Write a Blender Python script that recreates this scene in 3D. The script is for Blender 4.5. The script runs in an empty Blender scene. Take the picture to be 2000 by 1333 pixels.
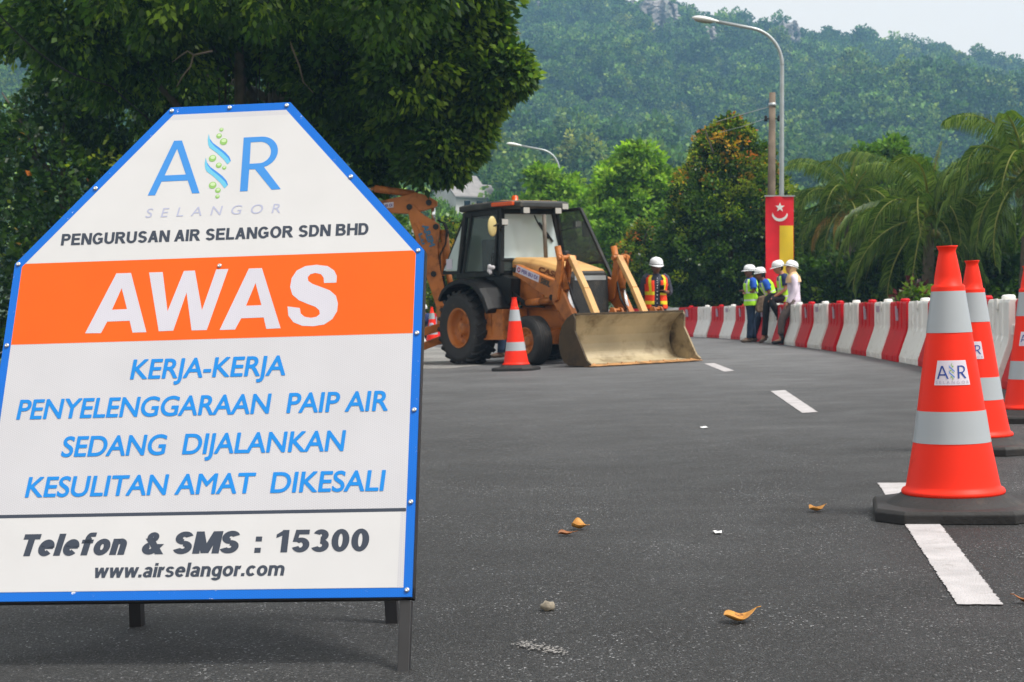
import bpy, bmesh, math, random
import numpy as np
from mathutils import Matrix, Vector
from math import radians as R, sin, cos, pi
random.seed(7)
rng = np.random.default_rng(11)
SC = bpy.context.scene
COL = SC.collection

# ------------------------------------------------------------------ camera
CAM_H = 0.82
SLOPE = 0.03                       # the road is banked: it climbs to the right
cam = bpy.data.cameras.new('camera')
co = bpy.data.objects.new('camera', cam)
COL.objects.link(co)
SC.camera = co
cam.sensor_width = 36.0
cam.lens = 54.0
cam.clip_start = 0.05
cam.clip_end = 5000
co.location = (0, 0, CAM_H)
PITCH = math.atan(57 / 3000.0)
co.rotation_euler = (pi / 2 - PITCH, 0, 0)
cam.dof.use_dof = True
cam.dof.focus_distance = 4.6
cam.dof.aperture_fstop = 13.0

# ------------------------------------------------------------------ sky, sun, exposure
SUN_EL, SUN_AZ = R(62), R(118)     # azimuth clockwise from +Y: behind the camera, to the right
world = bpy.data.worlds.new('World')
SC.world = world
world.use_nodes = True
wn, wl = world.node_tree.nodes, world.node_tree.links
bg = wn['Background']
sky = wn.new('ShaderNodeTexSky')
sky.sky_type = 'NISHITA'
sky.sun_disc = False
sky.sun_elevation = SUN_EL
sky.sun_rotation = SUN_AZ
sky.air_density = 1.0
sky.dust_density = 6.0
sky.ozone_density = 1.0
hs = wn.new('ShaderNodeHueSaturation')
hs.inputs['Saturation'].default_value = 0.2
wl.new(sky.outputs[0], hs.inputs['Color'])
ov = wn.new('ShaderNodeMix')       # a thin bright cloud cover over the clear sky
ov.data_type = 'RGBA'
ov.inputs['Factor'].default_value = 0.62
ov.inputs['B'].default_value = (12.6, 11.95, 11.1, 1)
wl.new(hs.outputs[0], ov.inputs['A'])
wl.new(ov.outputs['Result'], bg.inputs['Color'])
bg.inputs['Strength'].default_value = 0.12

sl = bpy.data.lights.new('sun', 'SUN')
sl.energy = 4.2
sl.angle = R(12)
sl.color = (1.0, 0.96, 0.9)
so = bpy.data.objects.new('sun', sl)
COL.objects.link(so)
sd = Vector((sin(SUN_AZ) * cos(SUN_EL), cos(SUN_AZ) * cos(SUN_EL), sin(SUN_EL)))
so.rotation_euler = (-sd).to_track_quat('-Z', 'Y').to_euler()
so.location = sd * 30

SC.view_settings.view_transform = 'Standard'
SC.view_settings.look = 'None'
SC.view_settings.exposure = 0.0
SC.view_settings.gamma = 1.0
SC.render.engine = 'CYCLES'
SC.cycles.use_denoising = True
SC.cycles.max_bounces = 8
SC.cycles.transparent_max_bounces = 12
SC.cycles.volume_bounces = 1

# ------------------------------------------------------------------ helpers
def lin(c):
    return tuple(((x / 255.0) / 12.92 if x / 255.0 <= 0.04045 else ((x / 255.0 + 0.055) / 1.055) ** 2.4) for x in c)

def ray(px, py):
    a = (px - 1000.0) / 3000.0
    b = (666.5 - py) / 3000.0
    return Vector((a, cos(PITCH) + b * sin(PITCH), -sin(PITCH) + b * cos(PITCH)))

def at(px, py, Y):
    r = ray(px, py)
    q = r * (Y / r.y)
    return Vector((q.x, q.y, q.z + CAM_H))

def gz(x):
    return SLOPE * max(-40.0, min(12.0, x))

TILT = Matrix.Rotation(-math.atan(SLOPE), 4, 'Y')

def ground_matrix(x, y, rz=0.0, lift=0.0, tilt=True):
    m = Matrix.Translation((x, y, gz(x) + lift))
    if tilt:
        m = m @ TILT
    return m @ Matrix.Rotation(rz, 4, 'Z')

def tag(o, label=None, cat=None, group=None, kind=None):
    if label: o['label'] = label
    if cat: o['category'] = cat
    if group: o['group'] = group
    if kind: o['kind'] = kind
    return o

def empty(name, matrix, label=None, cat=None, group=None, kind=None):
    o = bpy.data.objects.new(name, None)
    o.empty_display_size = 0.2
    COL.objects.link(o)
    o.matrix_world = matrix
    return tag(o, label, cat, group, kind)

def link_mesh(name, me, parent=None, mats=(), smooth=False):
    o = bpy.data.objects.new(name, me)
    COL.objects.link(o)
    for m in mats:
        me.materials.append(m)
    if smooth:
        me.polygons.foreach_set('use_smooth', [True] * len(me.polygons))
    if parent is not None:
        o.parent = parent
    return o

def bevel(o, w=0.01, seg=2, ang=35):
    m = o.modifiers.new('bevel', 'BEVEL')
    m.width = w
    m.segments = seg
    m.limit_method = 'ANGLE'
    m.angle_limit = R(ang)
    m.harden_normals = False
    return o

def copy_tree(o, parent=None):
    c = o.copy()
    COL.objects.link(c)
    if parent is not None:
        c.parent = parent
    for ch in o.children:
        copy_tree(ch, c)
    return c

class MB:
    """collects simple shapes and links them as one mesh"""
    def __init__(s):
        s.v, s.f, s.m, s.sm = [], [], [], []
    def add(s, vs, fs, mi=0, sm=False):
        b = len(s.v)
        s.v += [tuple(p) for p in vs]
        for f in fs:
            s.f.append([i + b for i in f]); s.m.append(mi); s.sm.append(sm)
    def box(s, c, d, rot=None, mi=0):
        x, y, z = d[0] / 2, d[1] / 2, d[2] / 2
        vs = [Vector((i * x, j * y, k * z)) for i in (-1, 1) for j in (-1, 1) for k in (-1, 1)]
        if rot is not None:
            vs = [rot @ p for p in vs]
        vs = [p + Vector(c) for p in vs]
        s.add(vs, [(0, 1, 3, 2), (4, 6, 7, 5), (0, 4, 5, 1), (2, 3, 7, 6), (0, 2, 6, 4), (1, 5, 7, 3)], mi)
    def prism(s, poly, y0, y1, axes='xz', mi=0):
        """2-D outline extruded along the third axis"""
        n = len(poly)
        def P(p, t):
            return (p[0], t, p[1]) if axes == 'xz' else ((p[0], p[1], t) if axes == 'xy' else (t, p[0], p[1]))
        s.add([P(p, y0) for p in poly] + [P(p, y1) for p in poly],
              [tuple(range(n)), tuple(range(2 * n - 1, n - 1, -1))] +
              [(i, i + n, (i + 1) % n + n, (i + 1) % n) for i in range(n)], mi)
    def tube(s, pts, r, seg=10, mi=0, cap=True, sm=True, flat=None):
        pts = [Vector(p) for p in pts]
        n = len(pts)
        rs = list(r) if hasattr(r, '__len__') else [r] * n
        up = None
        vs = []
        for i, p in enumerate(pts):
            t = (pts[min(i + 1, n - 1)] - pts[max(i - 1, 0)])
            t = t.normalized() if t.length > 1e-9 else Vector((0, 0, 1))
            if up is None:
                up = Vector((0, 0, 1)) if abs(t.z) < 0.9 else Vector((1, 0, 0))
            a = t.cross(up)
            a = a.normalized() if a.length > 1e-6 else t.orthogonal().normalized()
            up = a.cross(t).normalized()
            fl = 1.0 if flat is None else flat
            for k in range(seg):
                an = 2 * pi * k / seg
                vs.append(p + a * (rs[i] * cos(an)) + up * (rs[i] * fl * sin(an)))
        fs = [(i * seg + k, i * seg + (k + 1) % seg, (i + 1) * seg + (k + 1) % seg, (i + 1) * seg + k)
              for i in range(n - 1) for k in range(seg)]
        s.add(vs, fs, mi, sm)
        if cap:
            b = len(s.v) - len(vs)
            s.f.append([b + k for k in range(seg)][::-1]); s.m.append(mi); s.sm.append(False)
            s.f.append([b + (n - 1) * seg + k for k in range(seg)]); s.m.append(mi); s.sm.append(False)
    def bar(s, a, b, w, h, up=(0, 0, 1), mi=0):
        a, b = Vector(a), Vector(b)
        t = (b - a).normalized()
        x = t.cross(Vector(up)); x = x.normalized() if x.length > 1e-6 else t.orthogonal().normalized()
        u = x.cross(t)
        vs = []
        for p in (a, b):
            for i, j in ((-1, -1), (1, -1), (1, 1), (-1, 1)):
                vs.append(p + x * (i * w / 2) + u * (j * h / 2))
        s.add(vs, [(3, 2, 1, 0), (4, 5, 6, 7)] + [(i, (i + 1) % 4, 4 + (i + 1) % 4, 4 + i) for i in range(4)], mi)
    def lathe(s, prof, seg=32, mi=0, axis='z', c=(0, 0, 0), sm=True, mis=None, a0=0.0):
        n = len(prof)
        vs = []
        for (r, h) in prof:
            for k in range(seg):
                an = 2 * pi * k / seg + a0
                x, y = r * cos(an), r * sin(an)
                vs.append(Vector((x, y, h) if axis == 'z' else ((x, h, y) if axis == 'y' else (h, x, y))) + Vector(c))
        b = len(s.v)
        s.v += [tuple(p) for p in vs]
        for i in range(n - 1):
            for k in range(seg):
                s.f.append([b + i * seg + k, b + i * seg + (k + 1) % seg, b + (i + 1) * seg + (k + 1) % seg, b + (i + 1) * seg + k])
                s.m.append(mis[i] if mis else mi); s.sm.append(sm)
    def loft(s, rings, mi=0, cap=True, mis=None, sm=True, skip=None):
        seg = len(rings[0])
        b = len(s.v)
        for r_ in rings:
            s.v += [tuple(p) for p in r_]
        for i in range(len(rings) - 1):
            for k in range(seg):
                if skip and skip(i, k):
                    continue
                s.f.append([b + i * seg + k, b + i * seg + (k + 1) % seg, b + (i + 1) * seg + (k + 1) % seg, b + (i + 1) * seg + k])
                s.m.append(mis(i, k) if mis else mi); s.sm.append(sm)
        if cap:
            s.f.append([b + k for k in range(seg)][::-1]); s.m.append(mi); s.sm.append(sm)
            s.f.append([b + (len(rings) - 1) * seg + k for k in range(seg)]); s.m.append(mi); s.sm.append(sm)
    def ellipsoid(s, c, r, seg=16, rings=10, mi=0, rot=None, fn=None):
        rr = []
        for i in range(rings + 1):
            t = pi * i / rings
            t = min(max(t, 0.02), pi - 0.02)
            ring = []
            for k in range(seg):
                an = 2 * pi * k / seg
                p = Vector((r[0] * sin(t) * cos(an), r[1] * sin(t) * sin(an), -r[2] * cos(t)))
                if fn: p = fn(p)
                if rot is not None: p = rot @ p
                ring.append(p + Vector(c))
            rr.append(ring)
        s.loft(rr, mi)
    def build(s, name, mats, parent=None, bev=None, fix=True):
        me = bpy.data.meshes.new(name)
        me.from_pydata(s.v, [], s.f)
        if not isinstance(mats, (list, tuple)): mats = [mats]
        for m in mats: me.materials.append(m)
        me.polygons.foreach_set('material_index', s.m)
        me.polygons.foreach_set('use_smooth', s.sm)
        if fix:
            bm = bmesh.new(); bm.from_mesh(me)
            bmesh.ops.recalc_face_normals(bm, faces=bm.faces)
            bm.to_mesh(me); bm.free()
        o = bpy.data.objects.new(name, me)
        COL.objects.link(o)
        if parent is not None: o.parent = parent
        if bev: bevel(o, bev)
        return o

# ------------------------------------------------------------------ materials
def material(name, col, rough=0.6, var=0.0, scale=4.0, bump=0.0, bscale=40.0, metal=0.0, spec=0.5,
             dirt=None, dirt_amt=0.0, dirt_scale=3.0, coat=0.0):
    m = bpy.data.materials.new(name)
    m.use_nodes = True
    n, l = m.node_tree.nodes, m.node_tree.links
    b = n['Principled BSDF']
    b.inputs['Roughness'].default_value = rough
    b.inputs['Metallic'].default_value = metal
    b.inputs['Specular IOR Level'].default_value = spec
    b.inputs['Coat Weight'].default_value = coat
    b.inputs['Base Color'].default_value = (*col, 1)
    tc = n.new('ShaderNodeTexCoord')
    out = None
    if var > 0:
        no = n.new('ShaderNodeTexNoise'); no.inputs['Scale'].default_value = scale; no.inputs['Detail'].default_value = 6
        l.new(tc.outputs['Object'], no.inputs['Vector'])
        mr = n.new('ShaderNodeMapRange')
        mr.inputs['From Min'].default_value = 0.3; mr.inputs['From Max'].default_value = 0.7
        mr.inputs['To Min'].default_value = 1 - var; mr.inputs['To Max'].default_value = 1 + var * 0.6
        l.new(no.outputs['Fac'], mr.inputs['Value'])
        mx = n.new('ShaderNodeMix'); mx.data_type = 'RGBA'; mx.blend_type = 'MULTIPLY'; mx.inputs['Factor'].default_value = 1
        mx.inputs['A'].default_value = (*col, 1)
        l.new(mr.outputs['Result'], mx.inputs['B'])
        out = mx.outputs['Result']
    if dirt is not None:
        nd = n.new('ShaderNodeTexNoise'); nd.inputs['Scale'].default_value = dirt_scale; nd.inputs['Detail'].default_value = 8
        nd.inputs['Roughness'].default_value = 0.65
        l.new(tc.outputs['Object'], nd.inputs['Vector'])
        md = n.new('ShaderNodeMapRange')
        md.inputs['From Min'].default_value = 0.62 - dirt_amt * 0.4; md.inputs['From Max'].default_value = 0.75 - dirt_amt * 0.3
        l.new(nd.outputs['Fac'], md.inputs['Value'])
        mx2 = n.new('ShaderNodeMix'); mx2.data_type = 'RGBA'
        l.new(md.outputs['Result'], mx2.inputs['Factor'])
        if out: l.new(out, mx2.inputs['A'])
        else: mx2.inputs['A'].default_value = (*col, 1)
        mx2.inputs['B'].default_value = (*dirt, 1)
        out = mx2.outputs['Result']
    if out: l.new(out, b.inputs['Base Color'])
    if bump > 0:
        nb = n.new('ShaderNodeTexNoise'); nb.inputs['Scale'].default_value = bscale; nb.inputs['Detail'].default_value = 4
        l.new(tc.outputs['Object'], nb.inputs['Vector'])
        bp = n.new('ShaderNodeBump'); bp.inputs['Strength'].default_value = bump; bp.inputs['Distance'].default_value = 0.02
        l.new(nb.outputs['Fac'], bp.inputs['Height'])
        l.new(bp.outputs['Normal'], b.inputs['Normal'])
    return m

def leaf_material(name, trans=0.42, rough=0.45, rand=0.0):
    m = bpy.data.materials.new(name)
    m.use_nodes = True
    n, l = m.node_tree.nodes, m.node_tree.links
    b = n['Principled BSDF']
    at_ = n.new('ShaderNodeAttribute'); at_.attribute_name = 'col'
    c = at_.outputs['Color']
    if rand:
        oi = n.new('ShaderNodeObjectInfo')
        cr = n.new('ShaderNodeValToRGB')
        e = cr.color_ramp.elements
        e[0].position = 0; e[0].color = (0.55, 0.75, 0.6, 1)
        e[1].position = 1; e[1].color = (1.9, 1.45, 1.2, 1)
        for p_, q_ in ((0.3, (0.75, 0.9, 0.75, 1)), (0.6, (1.0, 1.05, 0.9, 1)), (0.82, (1.5, 1.5, 0.9, 1)), (0.93, (1.5, 1.3, 1.0, 1))):
            k = e.new(p_); k.color = q_
        l.new(oi.outputs['Random'], cr.inputs['Fac'])
        mx = n.new('ShaderNodeMix'); mx.data_type = 'RGBA'; mx.blend_type = 'MULTIPLY'; mx.inputs['Factor'].default_value = 1
        l.new(c, mx.inputs['A']); l.new(cr.outputs['Color'], mx.inputs['B'])
        c = mx.outputs['Result']
    l.new(c, b.inputs['Base Color'])
    b.inputs['Roughness'].default_value = rough
    b.inputs['Specular IOR Level'].default_value = 0.22
    t = n.new('ShaderNodeBsdfTranslucent')
    mxc = n.new('ShaderNodeMix'); mxc.data_type = 'RGBA'; mxc.blend_type = 'MULTIPLY'; mxc.inputs['Factor'].default_value = 1
    l.new(c, mxc.inputs['A']); mxc.inputs['B'].default_value = (1.5, 1.6, 0.6, 1)
    l.new(mxc.outputs['Result'], t.inputs['Color'])
    ms = n.new('ShaderNodeMixShader'); ms.inputs['Fac'].default_value = trans
    l.new(b.outputs[0], ms.inputs[1]); l.new(t.outputs[0], ms.inputs[2])
    l.new(ms.outputs[0], n['Material Output'].inputs['Surface'])
    return m

def glass_material(name, col=(0.75, 0.88, 0.86), fac=0.35, rough=0.05):
    m = bpy.data.materials.new(name)
    m.use_nodes = True
    n, l = m.node_tree.nodes, m.node_tree.links
    b = n['Principled BSDF']
    b.inputs['Base Color'].default_value = (*col, 1)
    b.inputs['Roughness'].default_value = rough
    t = n.new('ShaderNodeBsdfTransparent'); t.inputs['Color'].default_value = (*[0.6 + 0.35 * c for c in col], 1)
    ms = n.new('ShaderNodeMixShader'); ms.inputs['Fac'].default_value = fac
    l.new(t.outputs[0], ms.inputs[1]); l.new(b.outputs[0], ms.inputs[2])
    l.new(ms.outputs[0], n['Material Output'].inputs['Surface'])
    return m

def asphalt_material(name, base=0.021, tone=(0.985, 0.995, 1.02), pale=0.0):
    m = bpy.data.materials.new(name)
    m.use_nodes = True
    n, l = m.node_tree.nodes, m.node_tree.links
    b = n['Principled BSDF']
    tc = n.new('ShaderNodeTexCoord')
    def noise(scale, det=4, rough=0.5, stretch=None):
        x = n.new('ShaderNodeTexNoise'); x.inputs['Scale'].default_value = scale
        x.inputs['Detail'].default_value = det; x.inputs['Roughness'].default_value = rough
        if stretch:
            mp = n.new('ShaderNodeMapping'); mp.inputs['Scale'].default_value = stretch[:3]
            if len(stretch) > 3: mp.inputs['Rotation'].default_value = (0, 0, stretch[3])
            l.new(tc.outputs['Object'], mp.inputs['Vector']); l.new(mp.outputs[0], x.inputs['Vector'])
        else:
            l.new(tc.outputs['Object'], x.inputs['Vector'])
        return x.outputs['Fac']
    def rng_(src, a, b_, c, d):
        x = n.new('ShaderNodeMapRange')
        for k, v in zip(('From Min', 'From Max', 'To Min', 'To Max'), (a, b_, c, d)): x.inputs[k].default_value = v
        l.new(src, x.inputs['Value']); return x.outputs['Result']
    def math_(op, a, b_):
        x = n.new('ShaderNodeMath'); x.operation = op
        for i, v in enumerate((a, b_)):
            if isinstance(v, (int, float)): x.inputs[i].default_value = v
            else: l.new(v, x.inputs[i])
        return x.outputs[0]
    vor = n.new('ShaderNodeTexVoronoi'); vor.inputs['Scale'].default_value = 180.0
    l.new(tc.outputs['Object'], vor.inputs['Vector'])
    sep = n.new('ShaderNodeSeparateColor'); l.new(vor.outputs['Color'], sep.inputs[0])
    stone = rng_(sep.outputs[0], 0.0, 1.0, 0.2, 1.8)
    big = rng_(noise(0.55, 5), 0.3, 0.7, 0.65, 1.35)
    mid = rng_(noise(6, 6, 0.6), 0.3, 0.7, 0.85, 1.15)
    streak = rng_(noise(1.0, 5, 0.6, (1.4, 0.12, 1)), 0.35, 0.7, 0.88, 1.2)
    v = math_('MULTIPLY', math_('MULTIPLY', stone, big), math_('MULTIPLY', mid, streak))
    v = math_('MULTIPLY', v, base)
    speck = rng_(sep.outputs[1], 0.968, 0.985, 0.0, 1.0)          # pale chips in the aggregate
    patch = rng_(noise(2.2, 4), 0.45, 0.62, 0.25, 1.0)
    v = math_('ADD', v, math_('MULTIPLY', math_('MULTIPLY', speck, patch), 0.24))
    vor2 = n.new('ShaderNodeTexVoronoi'); vor2.inputs['Scale'].default_value = 330.0
    l.new(tc.outputs['Object'], vor2.inputs['Vector'])
    sep2 = n.new('ShaderNodeSeparateColor'); l.new(vor2.outputs['Color'], sep2.inputs[0])
    v = math_('MULTIPLY', v, rng_(sep2.outputs[0], 0.0, 1.0, 0.35, 1.65))
    v = math_('ADD', v, math_('MULTIPLY', rng_(sep2.outputs[1], 0.975, 0.99, 0.0, 1.0), 0.17))
    # grazing sheen of the far road painted into the colour, paler with distance
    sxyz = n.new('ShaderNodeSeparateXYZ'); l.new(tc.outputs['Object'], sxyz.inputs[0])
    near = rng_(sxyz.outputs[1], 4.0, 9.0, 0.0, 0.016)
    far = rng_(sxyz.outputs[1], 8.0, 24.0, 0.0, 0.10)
    mottled = rng_(noise(0.9, 6, 0.6), 0.25, 0.7, 0.6, 1.2)
    v = math_('ADD', v, math_('MULTIPLY', math_('ADD', near, far), mottled))
    # faint dusty tyre trails across the lane
    trail = rng_(noise(1.0, 7, 0.7, (0.16, 2.2, 1, 0.12)), 0.63, 0.78, 0.0, 1.0)
    v = math_('ADD', v, math_('MULTIPLY', trail, 0.05 + pale))
    cb = n.new('ShaderNodeCombineColor')
    for i in range(3):
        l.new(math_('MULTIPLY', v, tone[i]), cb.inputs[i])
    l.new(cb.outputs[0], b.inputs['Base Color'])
    l.new(rng_(noise(3, 4), 0.3, 0.7, 0.58, 0.78), b.inputs['Roughness'])
    b.inputs['Specular IOR Level'].default_value = 0.42
    bp = n.new('ShaderNodeBump'); bp.inputs['Strength'].default_value = 0.9; bp.inputs['Distance'].default_value = 0.006
    hgt = math_('ADD', math_('MULTIPLY', vor.outputs['Distance'], -1.0), math_('MULTIPLY', noise(90, 3), 0.8))
    l.new(hgt, bp.inputs['Height'])
    l.new(bp.outputs['Normal'], b.inputs['Normal'])
    return m

MAT = {}
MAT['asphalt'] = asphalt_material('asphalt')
MAT['old_asphalt'] = asphalt_material('old_asphalt', 0.15, (1.0, 0.98, 0.94))
MAT['road_paint'] = material('road_paint', (0.44, 0.42, 0.425), 0.75, 0.18, 9, 0.4, 160, dirt=(0.30, 0.28, 0.27), dirt_amt=0.12, dirt_scale=14)
MAT['grass'] = material('grass', (0.075, 0.115, 0.03), 0.9, 0.5, 1.5, 0.8, 20, dirt=(0.10, 0.08, 0.045), dirt_amt=0.2, dirt_scale=1.2)
MAT['hill'] = material('hill', (0.035, 0.06, 0.022), 0.95, 0.4, 0.05)
MAT['concrete'] = material('concrete', (0.36, 0.35, 0.33), 0.85, 0.2, 3, 0.4, 60, dirt=(0.2, 0.18, 0.15), dirt_amt=0.25)
MAT['leaf'] = leaf_material('leaf')
MAT['leaf_glossy'] = leaf_material('leaf_glossy', 0.3, 0.35)
MAT['leaf_far'] = leaf_material('leaf_far', 0.2, 0.6, rand=1)
MAT['bark'] = material('bark', (0.085, 0.068, 0.05), 0.9, 0.5, 6, 0.8, 25)
MAT['palm_bark'] = material('palm_bark', (0.11, 0.09, 0.065), 0.9, 0.4, 8, 0.7, 20)
MAT['rock'] = material('rock', (0.34, 0.31, 0.30), 0.9, 0.5, 0.15, 0.8, 0.6, dirt=(0.05, 0.085, 0.04), dirt_amt=0.3, dirt_scale=0.13)
for q_ in [n_ for n_ in MAT['rock'].node_tree.nodes if n_.type == 'TEX_NOISE']:      # streaks run down the face
    mp_ = MAT['rock'].node_tree.nodes.new('ShaderNodeMapping'); mp_.inputs['Scale'].default_value = (1.0, 1.0, 0.28)
    MAT['rock'].node_tree.links.new(MAT['rock'].node_tree.nodes['Texture Coordinate'].outputs['Object'], mp_.inputs['Vector'])
    MAT['rock'].node_tree.links.new(mp_.outputs[0], q_.inputs['Vector'])
MAT['galv'] = material('galvanised_steel', (0.42, 0.45, 0.46), 0.45, 0.15, 5, metal=0.5)
MAT['lamp_white'] = material('lamp_white', (0.78, 0.78, 0.77), 0.45)
MAT['lamp_lens'] = material('lamp_lens', (0.3, 0.29, 0.26), 0.25)
MAT['wood_pole'] = material('wood_pole', (0.17, 0.13, 0.095), 0.9, 0.4, 3, 0.5, 30)
MAT['black_metal'] = material('black_metal', (0.02, 0.02, 0.022), 0.45, 0.3, 8, spec=0.5)
MAT['black_plastic'] = material('black_plastic', (0.008, 0.008, 0.009), 0.5, 0.3, 5, spec=0.28)
MAT['rubber'] = material('rubber', (0.017, 0.016, 0.016), 0.7, 0.3, 6, 0.15, 60, dirt=(0.06, 0.05, 0.04), dirt_amt=0.1, dirt_scale=5)
MAT['steel'] = material('steel', (0.62, 0.63, 0.64), 0.3, metal=0.85)
MAT['chrome'] = material('chrome', (0.8, 0.8, 0.8), 0.2, metal=1.0)
MAT['dark_glass'] = material('dark_glass', (0.01, 0.011, 0.011), 0.06, spec=0.6)

# leaf clouds ---------------------------------------------------------------
def mesh_quads(name, V, F, col, mat):
    me = bpy.data.meshes.new(name)
    nv, nf = len(V), len(F)
    me.vertices.add(nv)
    me.vertices.foreach_set('co', V.astype(np.float32).ravel())
    me.loops.add(nf * 4)
    me.loops.foreach_set('vertex_index', F.astype(np.int32).ravel())
    me.polygons.add(nf)
    me.polygons.foreach_set('loop_start', np.arange(0, nf * 4, 4, dtype=np.int32))
    me.polygons.foreach_set('loop_total', np.full(nf, 4, dtype=np.int32))
    a = me.attributes.new('col', 'FLOAT_COLOR', 'POINT')
    a.data.foreach_set('color', np.concatenate([col, np.ones((nv, 1))], 1).astype(np.float32).ravel())
    me.update(calc_edges=True)
    me.materials.append(mat)
    return me

def unit(a):
    return a / np.maximum(np.linalg.norm(a, axis=-1, keepdims=True), 1e-9)

def leaf_arrays(P, D, size, width, cols, fold=0.25):
    """P positions, D leaf directions, size lengths -> vertices, faces, colours"""
    n = len(P)
    D = unit(D)
    rnd = unit(rng.normal(size=(n, 3)))
    S = unit(np.cross(D, rnd))
    N = np.cross(S, D)
    L = size[:, None]
    base = P
    tip = P + D * L
    mid = P + D * L * 0.45
    l_ = mid + S * L * width - N * L * fold * width
    r_ = mid - S * L * width - N * L * fold * width
    V = np.stack([base, r_, tip, l_], 1).reshape(-1, 3)
    F = np.arange(n * 4).reshape(n, 4)
    C = np.repeat(cols, 4, axis=0)
    return V, F, C

def foliage(subs, out, per, sub_r, size, palette, weights, width=0.28, droop=0.3, jit=0.25, flat=1.0, clump_var=0.25):
    """subs: clump centres (n,3); out: outward direction for each; returns leaf arrays"""
    n = len(subs)
    idx = np.repeat(np.arange(n), per)
    off = unit(rng.normal(size=(n * per, 3))) * (rng.random((n * per, 1)) ** 0.45) * sub_r
    off[:, 2] *= flat
    P = subs[idx] + off
    D = unit(off) * 0.8 + out[idx] * 0.6 + rng.normal(size=(n * per, 3)) * 0.45
    D[:, 2] -= droop
    pal = np.array(palette)
    w = np.array(weights, float)
    if w.ndim == 1:
        ch = rng.choice(len(pal), n * per, p=w / w.sum())
    else:                                           # weights per clump
        cw = np.cumsum(w / w.sum(1, keepdims=True), 1)[idx]
        ch = (rng.random((n * per, 1)) > cw).sum(1).clip(0, len(pal) - 1)
    lead = ch[np.arange(n) * per]                       # most leaves of a spray share its age
    ch = np.where(rng.random(n * per) < 0.72, lead[idx], ch)
    cl = 1 + (rng.random(n) - 0.5) * 2 * clump_var
    cols = pal[ch] * (cl[idx] * (1 + (rng.random(n * per) - 0.5) * 2 * jit))[:, None]
    sz = size * (0.65 + 0.7 * rng.random(n * per))
    return leaf_arrays(P, D, sz, width, cols)

def join_arrays(parts):
    V, F, C, b = [], [], [], 0
    for v, f, c in parts:
        V.append(v); F.append(f + b); C.append(c); b += len(v)
    return np.concatenate(V), np.concatenate(F), np.concatenate(C)

def shell_points(c, r, n, inner=0.75):
    d = unit(rng.normal(size=(n, 3)))
    k = inner + (1 - inner) * rng.random((n, 1)) ** 0.6
    k = np.where(rng.random((n, 1)) < 0.12, k * 1.14, k)
    return np.array(c) + d * k * np.array(r), d

def profile_points(cx, cy, prof, n, jitter=0.12, inner=0.8):
    """clump centres on a body of revolution given as (z, radius)"""
    z = np.array([p[0] for p in prof]); r = np.array([p[1] for p in prof])
    zz = []
    while len(zz) < n:
        t = z[0] + (z[-1] - z[0]) * rng.random(n)
        rr = np.interp(t, z, r)
        zz += list(t[rng.random(n) < (rr + 0.15) / (r.max() + 0.15)])
    zz = np.array(zz[:n])
    rr = np.interp(zz, z, r)
    an = rng.random(n) * 2 * pi
    lump = 1 + jitter * np.sin(an * 3 + zz * 2.1) * np.cos(zz * 3.3 + an * 2) + jitter * rng.normal(size=n) * 0.5
    k = rr * lump * (inner + (1 - inner) * rng.random(n) ** 0.5)
    slope = np.gradient(np.interp(np.clip(zz, z[0], z[-1]), z, r)) * 0
    P = np.stack([cx + k * np.cos(an), cy + k * np.sin(an), zz], 1)
    D = np.stack([np.cos(an), np.sin(an), 0.35 + 0 * an], 1)
    return P, unit(D)

# ================================================================== THE SETTING
def flat_mesh(name, poly, mat, lift, parent=None):
    me = bpy.data.meshes.new(name)
    me.from_pydata([(x, y, gz(x) + lift) for x, y in poly], [], [tuple(range(len(poly)))])
    o = link_mesh(name, me, parent, [mat])
    return o

def ragged(poly, step=0.03, amp=0.006, seed=1):
    """worn edge: subdivides an outline and nudges it"""
    rg = random.Random(seed)
    out = []
    for i in range(len(poly)):
        a, b = Vector(poly[i]), Vector(poly[(i + 1) % len(poly)])
        n = max(1, int((b - a).length / step))
        d = (b - a).normalized()
        nn = Vector((-d.y, d.x))
        for k in range(n):
            p = a.lerp(b, k / n)
            out.append(tuple(p + nn * rg.uniform(-amp, amp)))
    return out

# one ground sheet; the road lies on it
xs = [-400, -150, -80, -40, -20, -8, 0, 8, 12, 30, 80, 200, 500]
ys = [-60, -10, 0, 20, 40, 60, 80, 100, 130]
me = bpy.data.meshes.new('ground')
me.from_pydata([(x, y, gz(x) - 0.004) for y in ys for x in xs], [],
               [(j * len(xs) + i, j * len(xs) + i + 1, (j + 1) * len(xs) + i + 1, (j + 1) * len(xs) + i)
                for j in range(len(ys) - 1) for i in range(len(xs) - 1)])
tag(link_mesh('ground', me, None, [MAT['grass']]), kind='structure')

ROAD = [(-5.6, -12), (5.2, -12), (5.4, 8), (6.1, 20), (6.3, 30), (6.2, 37), (5.6, 42.5), (3.8, 46.8), (1.2, 49.5), (-4, 52),
        (-12, 54), (-40, 56), (-40, 46), (-12, 44.5), (-7.5, 41), (-5.9, 36), (-5.6, 28)]
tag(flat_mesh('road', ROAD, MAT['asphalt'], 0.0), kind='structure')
# older, paler surface on the left where the digger works
OLD = [(-5.5, 23.6), (-3.0, 23.0), (-0.9, 22.9), (-0.45, 23.8), (-0.9, 26), (-1.2, 30), (-1.6, 36), (-2.4, 41), (-5.8, 40), (-5.5, 30)]
tag(flat_mesh('old_road_surface', ragged(OLD, 0.4, 0.05, 3), MAT['old_asphalt'], 0.004), kind='structure')

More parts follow.
